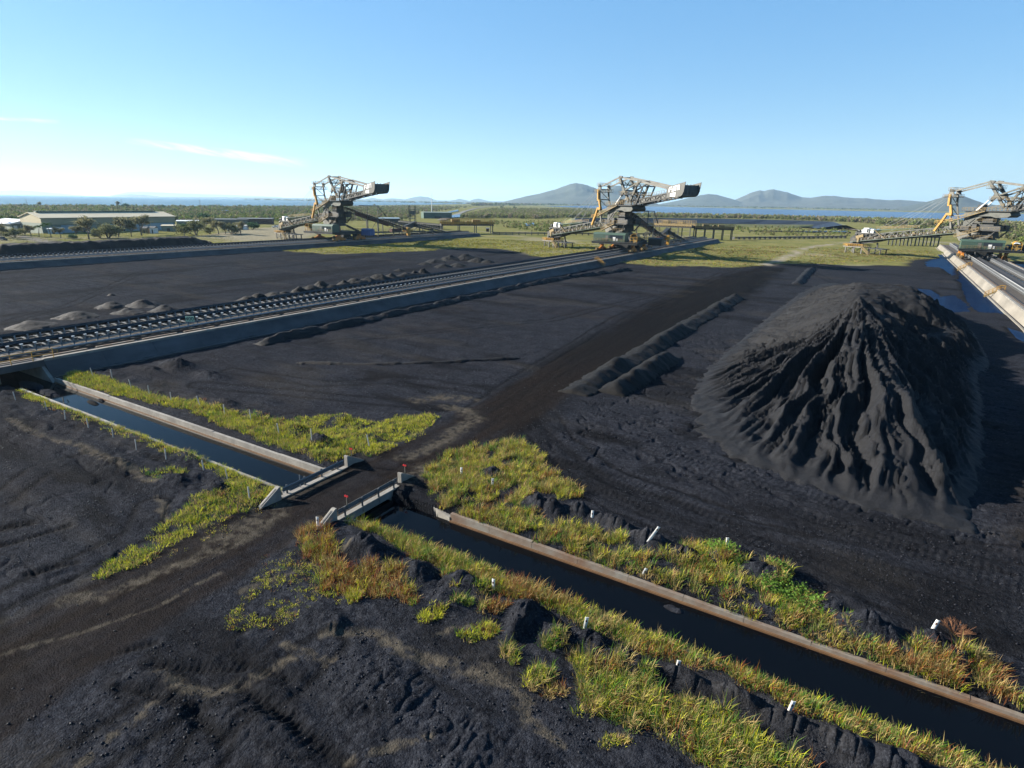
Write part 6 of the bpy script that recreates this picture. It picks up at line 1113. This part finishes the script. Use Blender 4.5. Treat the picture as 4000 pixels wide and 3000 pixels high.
# palms
def palm(u, v, hpx, lean, label):
    p = at(u, v); h = hpx*20/(v-hor(u)); o = thing('palm_tree', label, 'palm', (p[0], p[1], 0), random.uniform(0, 6.28), 'palm trees on the lawn')
    q = MB(); pts = [Vector((lean*h*f*f, 0, h*.78*f)) for f in (0, .25, .5, .75, 1)]; pts[0].z = -.2
    for k in range(4): q.tube(pts[k], pts[k+1], .2-.03*k, 8, .17-.03*k, cap=False)
    q.build('trunk', M['bark'], o); top = pts[-1]; V = []; C_ = []; rng = np.random.default_rng(int(u))
    for k in range(20):
        a = k*2.4+rng.random()*.4; el = rng.uniform(-.2, 1.1); L = h*.36*rng.uniform(.8, 1.15); prev = None
        for i in range(14):
            f = (i+1)/14; r_ = L*f*math.cos(el*(1-.6*f)); z_ = L*(math.sin(el)*f-.62*f*f)
            c = np.array([top.x+math.cos(a)*r_, top.y+math.sin(a)*r_, top.z+z_]); w_ = L*.17*math.sin(math.pi*min(1, f*.9+.1)); sd_ = np.array([-math.sin(a), math.cos(a), 0])
            for s_ in (-1, 1):
                tip = c+sd_*s_*w_+np.array([math.cos(a)*.2, math.sin(a)*.2, -w_*.7]); e = np.array([math.cos(a), math.sin(a), -.3])*.09
                V += [c-e, tip-e*.3, tip+e*.3, c+e]; C_ += [np.array([.045, .085, .02])*rng.uniform(.6, 1.5)]*4
    V = np.array(V); obj('crown', npmesh('palm_crown', V, np.arange(len(V)).reshape(-1, 4), LM, cols=np.array(C_)), o)
for a in [(79, 898, 60, .05, 'palm tree in front of the white roofed porch'), (14, 905, 72, .06, 'tall palm at the left edge behind the thin pale tree'), (154, 929, 58, .12, 'leaning palm left of the pale blue container'), (201, 930, 70, .1, 'tall dark leaning palm in front of the pale blue container'), (722, 923, 56, .02, 'palm right of the cream kiosk'), (452, 918, 34, .04, 'short green palm under the gum trees')]: palm(*a)
# ------------------------------------------------------------------ buildings and far things
def wallbox(q, x0, x1, y0, y1, h): q.box(x0, x1, y0, y1, -.3, h)
t = thing('long_shed', 'very long shed with cream roof and grey green walls', 'shed', (-397, 183, 0)); hx_, hy_ = 12.5, 36
q = MB(); q.prism([(-hx_, -.3), (hx_, -.3), (hx_, 5.4), (-hx_, 5.4)], -hy_, hy_); q.build('lower_wall', M['shedgr'], t)
q = MB(); q.prism([(hx_+.3, 4.6), (hx_+.5, 4.6), (hx_+.5, 8.), (hx_+.3, 8.)], -hy_, hy_); q.prism([(-hx_, 5.4), (hx_+.28, 5.4), (hx_+.28, 8), (0, 10.4), (-hx_, 8)], -hy_, -hy_+.3); q.prism([(-hx_, 5.4), (hx_+.28, 5.4), (hx_+.28, 8), (0, 10.4), (-hx_, 8)], hy_-.3, hy_); q.build('upper_wall', M['tan'], t)
q = MB(); q.prism([(0, 10.5), (hx_+1., 7.95), (hx_+1., 8.15), (0, 10.75)], -hy_-.6, hy_+.6); q.prism([(0, 10.5), (0, 10.75), (-hx_-1, 8.15), (-hx_-1, 7.95)], -hy_-.6, hy_+.6); rf = q.build('roof', M['roofc'], t)
q = MB(); q.box(-1.1, 1.1, -hy_+3, hy_-5, 10.75, 11.3); q.build('ridge_vent', M['green'], rf)
[MB().box(hx_, hx_+.06, y-3, y+3, 0, 4.2).build('blue_door', M['ltblue'], t) for y in (-24, -4, 12)]; q = MB(); q.box(hx_, hx_+.05, 16, 35, 0, 4.3); q.build('blue_wall', M['ltblue'], t)
[MB().box(hx_, hx_+.05, y-2.5, y+2.5, 0, 4).build('bay_shade_panel', M['glass'], t) for y in (-15, 3)]  # flat dark panels stand in for the shade inside the bays
t = thing('porch_building', 'low building with white roof left of the long shed', 'building', (-425, 150, 0)); MB().box(-14, 14, -7, 7, -.3, 4.2).build('wall', M['shedgr'], t); q = MB(); q.prism([(-8, 4.2), (8, 4.2), (8, 4.5), (0, 6.6), (-8, 4.5)], -15, 15, 'x'); q.build('roof', M['white'], t); q = MB(); [q.box(14.05, 14.1, -6+3*k, -4.4+3*k, .8, 3.4) for k in range(4)]; q.build('window', M['white'], t)
t = thing('green_roofed_house', 'green roofed building at the left edge behind palms', 'building', (-440, 128, 0)); MB().box(-9, 9, -7, 7, -.3, 4).build('wall', M['shedgr'], t); q = MB(); q.prism([(-8, 4), (8, 4), (8, 4.3), (0, 7), (-8, 4.3)], -10, 10, 'x'); q.build('roof', M['green'], t); q = MB(); q.box(9.02, 9.08, -5, 5, .5, 3); q.build('veranda_shade_panel', M['glass'], t)  # veranda is only a flat dark panel painted for its shade
def hut(u, v, w_, d_, h, label, wall, roof, name='hut', cat='shed', rz=.3, flat=True, grp=None):
    p = at(u, v); t = thing(name, label, cat, (p[0], p[1], 0), rz, grp); MB().box(-w_/2, w_/2, -d_/2, d_/2, -.2, h).build('wall', M[wall], t)
    q = MB()
    if flat: q.add([(-w_/2-.4, -d_/2-.4, h), (w_/2+.4, -d_/2-.4, h), (w_/2+.4, d_/2+.4, h+.5), (-w_/2-.4, d_/2+.4, h+.5), (-w_/2-.4, -d_/2-.4, h+.15), (w_/2+.4, -d_/2-.4, h+.15), (w_/2+.4, d_/2+.4, h+.65), (-w_/2-.4, d_/2+.4, h+.65)], [(0, 3, 2, 1), (4, 5, 6, 7), (0, 1, 5, 4), (1, 2, 6, 5), (2, 3, 7, 6), (3, 0, 4, 7)])
    else: q.prism([(-d_/2-.3, h), (d_/2+.3, h), (0, h+.9)], -w_/2-.3, w_/2+.3, 'x')
    q.build('roof', M[roof], t); q = MB(); q.box(-w_*.12, w_*.12, -d_/2-.04, -d_/2+.02, 0, min(2.1, h*.85)); q.build('door', M['glass'], t); return t
hut(218, 914, 5.5, 3.5, 2.6, 'pale blue container under the dark leaning palm', 'ltblue', 'white', 'container', 'container', .7)
hut(268, 905, 14, 7, 2.6, 'low open carport with pale cream roof', 'dark', 'roofc', 'carport', 'carport', .9)
hut(375, 905, 5, 3, 3., 'white site trailer between the gum trees', 'white', 'white', 'site_trailer', 'trailer', .6)
hut(571, 911, 3, 3, 2.8, 'small beige gabled hut, left of a pair', 'cream', 'pale', rz=.5, flat=False, grp='pair of small gabled huts'); hut(603, 911, 3, 3, 3., 'small beige gabled hut with white front, right of a pair', 'white', 'pale', rz=.5, flat=False, grp='pair of small gabled huts')
hut(662, 905, 7, 5, 3.4, 'cream roofed kiosk on the grass right of the long shed', 'shedgr', 'roofc', 'kiosk', 'kiosk', .9); hut(735, 880, 14, 6, 3., 'low roof sheltering behind the palm right of the long shed', 'shedgr', 'white', 'shelter', 'shelter', 1.0)
hut(1000, 876, 26, 9, 4.2, 'brown walled building with pale roof left of the left machine', 'rust', 'pale', 'workshop', 'building', .75); hut(905, 876, 26, 9, 3.6, 'low building with pale grey roof among gum trees', 'pale', 'pale', 'site_office', 'building', .75); hut(948, 898, 7, 3, 2.6, 'white portable office beside the gum trees', 'white', 'white', 'portable_office', 'office', .7)
hut(1705, 852, 34, 16, 6.5, 'green walled shed with pale blue end below the tall mast', 'green', 'shedgr', 'green_shed', 'shed', .9, False)
hut(1742, 850, 12, 10, 5, 'pale blue annex at the end of the green shed', 'ltblue', 'ltblue', 'blue_annex', 'shed', .9, False)
hut(1520, 872, 18, 9, 4.2, 'dark machinery store behind the left machine', 'dark', 'ltblue', 'machinery_store', 'shed', .9)
hut(1905, 905, 2, 2, 2, 'small switch hut at the end of the far left embankment', 'rust', 'pale', 'switch_hut', 'hut', .5); hut(3965, 972, 2.2, 2.2, 2.5, 'white cabinet behind the right machine', 'white', 'white', 'white_cabinet', 'cabinet', .4)
hut(880, 832, 8, 6, 3, 'blue roofed house lost in the scrub', 'blue', 'blue', 'blue_house', 'house', .5)
t = thing('radio_mast', 'tall thin pale mast above the green shed', 'mast', (*at(1687, 843)[:2], 0)); MB().tube((0, 0, 0), (0, 0, 30), .55, 8, .3).build('pole', M['white'], t); MB().box(-.5, .5, -.5, .5, 0, 2).build('base', M['conc'], t)
# vehicles
def ute(u, v, rz, label, m='white', van=False):
    p = at(u, v); t = thing('parked_van' if van else 'parked_ute', label, 'vehicle', (p[0], p[1], 0), rz, 'vehicles parked about the site')
    q = MB(); q.prism([(-2.5, .45), (2.5, .45), (2.5, .95), (1.4, 1.05), (.8, 1.75), (-.7, 1.8), (-.9, 1.1), (-2.5, 1.1)] if not van else [(-2.5, .45), (2.5, .45), (2.5, 1.1), (1.8, 2.1), (-2.5, 2.2)], -.9, .9); q.build('body', M[m], t)
    q = MB(); q.prism([(-.6, 1.15), (1.15, 1.12), (.72, 1.7), (-.6, 1.72)], -.92, .92); q.build('window', M['glass'], t)
    for x in (-1.6, 1.6):
        for y in (-.85, .85): MB().tube((x, y-.1, .36), (x, y+.1, .36), .36, 12).build('wheel', M['tyre'], t)
ute(34, 897, .4, 'white ute parked near the porch building, left one'); ute(52, 902, .5, 'white ute parked near the porch building, right one'); ute(8, 941, .2, 'dark parked car at the left edge of the lawn', 'dark'); ute(362, 912, 1.2, 'white ute behind the tall thin gum tree'); ute(1078, 890, .5, 'white ute on the grass behind the left machine', 'white'); ute(905, 902, .6, 'white van parked under the airy gum trees', 'white', True); ute(1135, 889, .4, 'second white ute on the grass behind the left machine, nearer its tower')
# drive houses at the ends of the embankments
def gantry(a, b, z0, z1, label, m='yellow', legs=4, w_=6, z=0):
    a = np.array(a); b = np.array(b); L = np.hypot(*(b-a)); t = thing('conveyor_gallery', label, 'gallery', ((a[0]+b[0])/2, (a[1]+b[1])/2, 0), math.atan2(b[1]-a[1], b[0]-a[0]))
    h = L/2; q = MB(); q.box(-h, h, -w_/2, w_/2, z0, z0+.5); q.box(-h, h, -w_/2+1.5, w_/2-1.5, z0+.5, z0+1.4); q.build('floor', M['dark'], t)
    for k in range(legs):
        x = -h+.8+(L-1.6)*k/(legs-1)
        for y in (-w_/2+.4, w_/2-.4): MB().beam((x, y, -.3), (x, y, z0), .5).build('leg', M['grey'], t)
    q = MB(); n = int(L/1.5)
    for y in (-w_/2, w_/2):
        for k in range(n+1): x = -h+L*k/n; q.beam((x, y, z0+.5), (x, y, z1), .16)
        for zz in np.arange(z0+1.2, z1+.1, .75): q.beam((-h, y, zz), (h, y, zz), .14)
        q.box(-h, h, y-.03, y+.03, z0+1, z0+1+(z1-z0)*.3)
    q.build('guard_frame', M[m], t); q = MB(); q.box(-h*.6, -h*.3, -2, 2, z0+.5, z1-.3); q.box(h*.2, h*.5, -1.5, 1.5, z0+.5, z1-.6); q.tube((0, -1.5, z0+1.6), (0, 1.5, z0+1.6), 1.1, 16); q.build('drive_unit', M['cream'], t); return t
gantry(at(1722, 914)[:2], at(1925, 914)[:2], 5.2, 9.4, 'yellow railed conveyor gallery behind the end of the far left embankment', 'yellow')
gantry(at(2560, 928)[:2], at(2705, 936)[:2], 6.6, 10.8, 'brown railed conveyor gallery just right of the middle machine, taller half', 'cream'); gantry(at(2710, 936)[:2], at(2860, 940)[:2], 6.0, 9.4, 'brown railed conveyor gallery at the end of the middle embankment, lower half', 'cream', 5)
gantry(at(3470, 958)[:2], at(3660, 962)[:2], 4.6, 6.2, 'dark conveyor gallery behind the right machine boom', 'dark', 7, 5)
def lowconv(a, b, label, h=1.2):
    a = np.array(a); b = np.array(b); L = np.hypot(*(b-a)); t = thing('cross_conveyor', label, 'conveyor', ((a[0]+b[0])/2, (a[1]+b[1])/2, 0), math.atan2(b[1]-a[1], b[0]-a[0]))
    MB().box(-L/2, L/2, -.8, .8, h, h+.35).build('belt', M['belt'], t); q = MB(); q.box(-L/2, L/2, -1, -.85, h-.5, h-.2); q.box(-L/2, L/2, .85, 1, h-.5, h-.2); q.build('stringer', M['grey'], t); n = int(L/4)
    q = MB(); [q.box(-L/2+L*k/n-.12, -L/2+L*k/n+.12, -1, 1, -.3, h+.55) for k in range(n+1)]; tag(q.build('idler_frame', M['dark'], t), kind='stuff')
lowconv(at(1925, 918)[:2], at(2560, 922)[:2], 'low dark conveyor running behind the middle machine boom', 1.4); lowconv(at(2865, 936)[:2], at(3300, 931)[:2], 'low dark conveyor crossing the far lawn to the right machine', 1.2); lowconv(at(2930, 905)[:2], at(3320, 912)[:2], 'second low pipe conveyor behind the far lawn', .8)
lowconv(at(1560, 880)[:2], at(1725, 897)[:2], 'low conveyor with pale cover left of the yellow railed gallery', 3.4)
t = thing('lattice_tower', 'dark square steel tower behind the left machine', 'tower', (*at(1612, 872)[:2], 0), .5); q = MB()
for x in (-2.5, 2.5):
    for y in (-2.5, 2.5): q.beam((x, y, -.3), (x, y, 15), .45)
for z in (4, 8, 12, 15): q.box(-2.8, 2.8, -2.8, 2.8, z, z+.3)
q.build('frame', M['dark'], t); MB().box(-2.2, 2.2, -2.2, 2.2, 8.3, 11).build('bin', M['grey'], t)
for i, (u, v, h) in enumerate([(108, 812, 13), (477, 808, 14), (782, 806, 14), (1254/4.42+500, 806, 14)]):
    t = thing('power_pole', 'thin dark pole standing above the coastal scrub, %s from the left' % ORD[i], 'pole', (*at(u, v)[:2], 0), .6, 'poles above the coastal scrub'); MB().tube((0, 0, 0), (0, 0, h), .22, 6).build('pole', M['bark'], t); MB().box(-1.4, 1.4, -.1, .1, h-1.2, h-.9).build('crossarm', M['bark'], t)
# lined reservoir
rim = [at(u, v, 2.6 if k_ < 6 else 6.)[:2] for k_, (u, v) in enumerate([(2240, 869), (2450, 871), (2700, 873), (3000, 877), (3180, 878), (3270, 876), (3300, 871), (3260, 866), (3150, 862), (3000, 858), (2800, 854), (2600, 851.5), (2400, 849.5), (2240, 848.5)])]; rimz = np.array([2.6]*6+[4.]+[6.]*6+[5.])
rim = np.array(rim); cen = rim.mean(0)
def ringmesh(fs): # list of (shrink metres, z)
    V = []; F = []; n = len(rim)
    for s_, z_ in fs:
        d = rim-cen; L = np.hypot(d[:, 0], d[:, 1])[:, None]; p = cen+d*(1-s_/L); V += [(a, b, z_ if z_ < 2 else z_-4.2+zz_) for (a, b), zz_ in zip(p, rimz)]
    for k in range(len(fs)-1):
        for i in range(n): F.append((k*n+i, k*n+(i+1) % n, (k+1)*n+(i+1) % n, (k+1)*n+i))
    return V, F
t = thing('reservoir', 'dark lined reservoir with a grassy rim beyond the middle machine', 'reservoir')
v, f = ringmesh([(-14, -.4), (-2, 4.2), (1.5, 4.25)]); me = MB().add(v, f).mesh('grass_rim', mat('rim_grass', (.17, .17, .06), .9, col2=(.10, .11, .04), scale=.1)); obj('grass_rim', me, t)
v, f = ringmesh([(1.5, 4.25), (24, .2)]); obj('liner', MB().add(v, f).mesh('liner', mat('black_liner', (.016, .018, .024), .5, var=.2, scale=.05)), t)
d = rim-cen; L = np.hypot(d[:, 0], d[:, 1])[:, None]; obj('water', MB().add([(a, b, .45) for a, b in cen+d*(1-23/L)], [tuple(range(len(rim)))]).mesh('water', WL), t)
# sea, lagoon, ponds
def horizon_pts(us, r): return [tuple(r*np.array([FW[0]+RT[0]*(u-2000)/FPX, FW[1]+RT[1]*(u-2000)/FPX])/np.hypot(FW[0]+RT[0]*(u-2000)/FPX, FW[1]+RT[1]*(u-2000)/FPX)) for u in us]
sheet('sea', [tuple(at(u, v)[:2]) for u, v in [(-2500, 800), (-900, 797), (0, 803), (500, 806), (900, 805), (1400, 803), (1700, 799.5), (1890, 795)]]+horizon_pts([1700, 1000, 0, -1200, -2500], 29000), .35, WS)
sheet('lagoon', [tuple(at(u, v)[:2]) for u, v in [(2120, 806), (2300, 813), (2500, 836), (2800, 842), (3300, 857), (3700, 870), (4000, 880), (4600, 905), (4600, 852), (4200, 841), (3900, 835), (3600, 829.5), (3200, 821), (2900, 814), (2600, 807.5), (2300, 803)]], .3, WL)
for i, pl in enumerate([[(2046, 876), (2085, 872), (2090, 882), (2046, 885)], [(1765, 842), (1800, 838), (1815, 848), (1760, 852)], [(1745, 829), (1790, 820), (1790, 826), (1750, 832)], [(3140, 905), (3310, 904), (3310, 909), (3140, 909)], [(3370, 895), (3440, 897), (3430, 903), (3370, 901)]]): sheet('marsh_pool', [tuple(at(u, v)[:2]) for u, v in pl], .62, WL)
def strip(name, pts, wd, m, z, kind='structure'):
    pts = [np.array(p) for p in pts]; V = []; F = []
    for i, p in enumerate(pts):
        d = pts[min(i+1, len(pts)-1)]-pts[max(i-1, 0)]; n_ = np.array([-d[1], d[0]])/np.hypot(*d)*wd/2; V += [(p[0]-n_[0], p[1]-n_[1], z), (p[0]+n_[0], p[1]+n_[1], z)]
    F = [(2*i, 2*i+1, 2*i+3, 2*i+2) for i in range(len(pts)-1)]; return tag(obj(name, MB().add(V, F).mesh(name, m)), kind=kind)
strip('access_road', [at(u, v)[:2] for u, v in [(1720, 862), (1775, 842), (1815, 826), (1860, 814), (1910, 806), (1960, 803)]], 9, mat('far_gravel', (.16, .15, .13), .9), .55)
strip('sandy_track', [at(u, v)[:2] for u, v in [(3215, 879), (3260, 888), (3330, 899), (3420, 905)]], 5, mat('pale_sand', (.42, .36, .27), .9), .75)
# hills -------------------------------------------------------------
def hill(name, prof, D, depth, label, col, seed, rough=.2):
    prof = np.array(prof, float); us = np.linspace(prof[0, 0], prof[-1, 0], max(60, int((prof[-1, 0]-prof[0, 0])/3.5))); vs = np.interp(us, prof[:, 0], prof[:, 1])
    n = len(us); H = []; dirs = []
    for u, v in zip(us, vs):
        d = FW+RT*(u-2000)/FPX+UP*(1500-v)/FPX; hl = math.hypot(d[0], d[1]); H.append(CH+d[2]/hl*D); dirs.append((d[0]/hl, d[1]/hl))
    H = np.maximum(np.array(H), 0); H = H*(1+.025*rough/.16*fbm(us/28.+seed*7, us*0+seed, 4, 330+seed)); dirs = np.array(dirs); ts = np.linspace(-1, 1, 44); U, T = np.meshgrid(np.arange(n), ts, indexing='ij')
    r = D+T*depth; X = dirs[:, 0][:, None]*r; Y = dirs[:, 1][:, None]*r; sc = depth*.32
    sp = np.abs(fbm(X/sc+seed, Y/sc, 4, 300+seed)); fall = np.clip(1-np.abs(T)**1.15, 0, 1)
    Z = H[:, None]*fall*(1-(.85*sp+.1)*np.sin(np.clip(np.abs(T), 0, 1)*math.pi)*rough*4)+H[:, None]*rough*.25*fbm(X/(sc*.3), Y/(sc*.3), 3, 310+seed)*fall*np.clip(np.abs(T)*5, 0, 1)-3*(fall < .02)
    V = np.stack([X.ravel(), Y.ravel(), Z.ravel()], 1); m = hill_m.setdefault(col, mat('bush_hillside', col, .95, col2=tuple(c*.45 for c in col), scale=.012, bump=1.0, bscale=.05))
    return tag(obj(name, npmesh(name, V, gridfaces(n, 44), m, smooth=True)), label, kind='structure')
hill_m = {}
G1 = (.05, .062, .04)
hill('hill', [(1880, 801), (1925, 796), (1999, 780), (2060, 765), (2128, 749), (2170, 737), (2198, 727), (2225, 718), (2252, 714), (2275, 717), (2297, 722), (2327, 735), (2367, 740), (2385, 728), (2404, 722), (2420, 723), (2440, 730), (2496, 760), (2530, 780), (2570, 797), (2600, 803)], 7200, 1500, 'twin topped bushy hill behind the middle machine', G1, 1)
hill('hill', [(2560, 800), (2640, 785), (2700, 770), (2740, 761), (2771, 757), (2800, 759), (2830, 768), (2870, 779), (2920, 796), (2950, 806)], 8200, 1200, 'small rounded hill right of the counterweight', G1, 2)
hill('hill', [(2820, 803), (2860, 785), (2895, 768), (2930, 752), (2950, 746), (2970, 741), (2985, 745), (3000, 741), (3022, 737), (3050, 743), (3080, 751), (3110, 762), (3135, 769), (3165, 772), (3195, 768), (3225, 764), (3260, 763), (3300, 769), (3340, 773), (3400, 775), (3470, 781), (3520, 780), (3570, 783), (3650, 790), (3750, 803), (3800, 818)], 9000, 1700, 'long jagged range between the middle and right machines', (.065, .07, .05), 3, .24)
hill('hill', [(3500, 812), (3570, 800), (3640, 782), (3690, 766), (3720, 760), (3740, 759), (3765, 764), (3800, 778), (3840, 792), (3890, 800), (3960, 803), (4060, 800), (4200, 806), (4400, 828)], 6800, 1300, 'pointed hill behind the right machine', G1, 4)
for i, pr in enumerate([[(1395, 780), (1429, 777), (1452, 772), (1479, 776), (1500, 779)], [(1485, 780), (1510, 776), (1533, 774), (1578, 778), (1600, 782)], [(1570, 782), (1595, 775), (1614, 770), (1642, 766), (1673, 770), (1690, 777), (1710, 783)], [(1745, 785), (1773, 781), (1795, 776), (1818, 781), (1840, 786)], [(1830, 786), (1850, 778), (1870, 775), (1900, 783), (1930, 788)], [(440, 765), (466, 762), (511, 758), (540, 761), (560, 760), (580, 762), (620, 767)]]):
    hill('island', pr, 13500, 900, 'low blue island on the horizon', (.06, .075, .05), 10+i, .1)
hill('far_shore', [(620, 768), (760, 768.6), (1000, 771.5), (1400, 777), (1800, 784), (2000, 787.5)], 12500, 500, 'thin far shore across the sea', (.05, .065, .045), 20, .05)
hill('far_mountains', [(-700, 744), (-300, 740), (0, 745), (60, 742), (130, 746), (200, 752), (280, 760), (330, 764)], 24000, 2500, 'faint far mountains at left', (.05, .06, .06), 21, .1); hill('far_mountains', [(430, 764), (500, 750), (560, 749), (640, 752), (720, 756), (850, 760), (980, 765), (1100, 770)], 24000, 2500, 'faint far range over the sea', (.05, .06, .06), 22, .1)
# air ---------------------------------------------------------------
hm = bpy.data.materials.new('haze'); hm.use_nodes = True; n = hm.node_tree.nodes; n.clear(); o_ = n.new("ShaderNodeOutputMaterial"); pv = n.new("ShaderNodeVolumePrincipled"); pv.inputs['Color'].default_value = (.5, .76, 1., 1); pv.inputs['Density'].default_value = HAZE; pv.inputs['Anisotropy'].default_value = .25; hm.node_tree.links.new(pv.outputs[0], o_.inputs['Volume'])
tag(MB().box(-33000, 33000, -33000, 33000, -6, 620).build('haze', hm), kind='stuff')
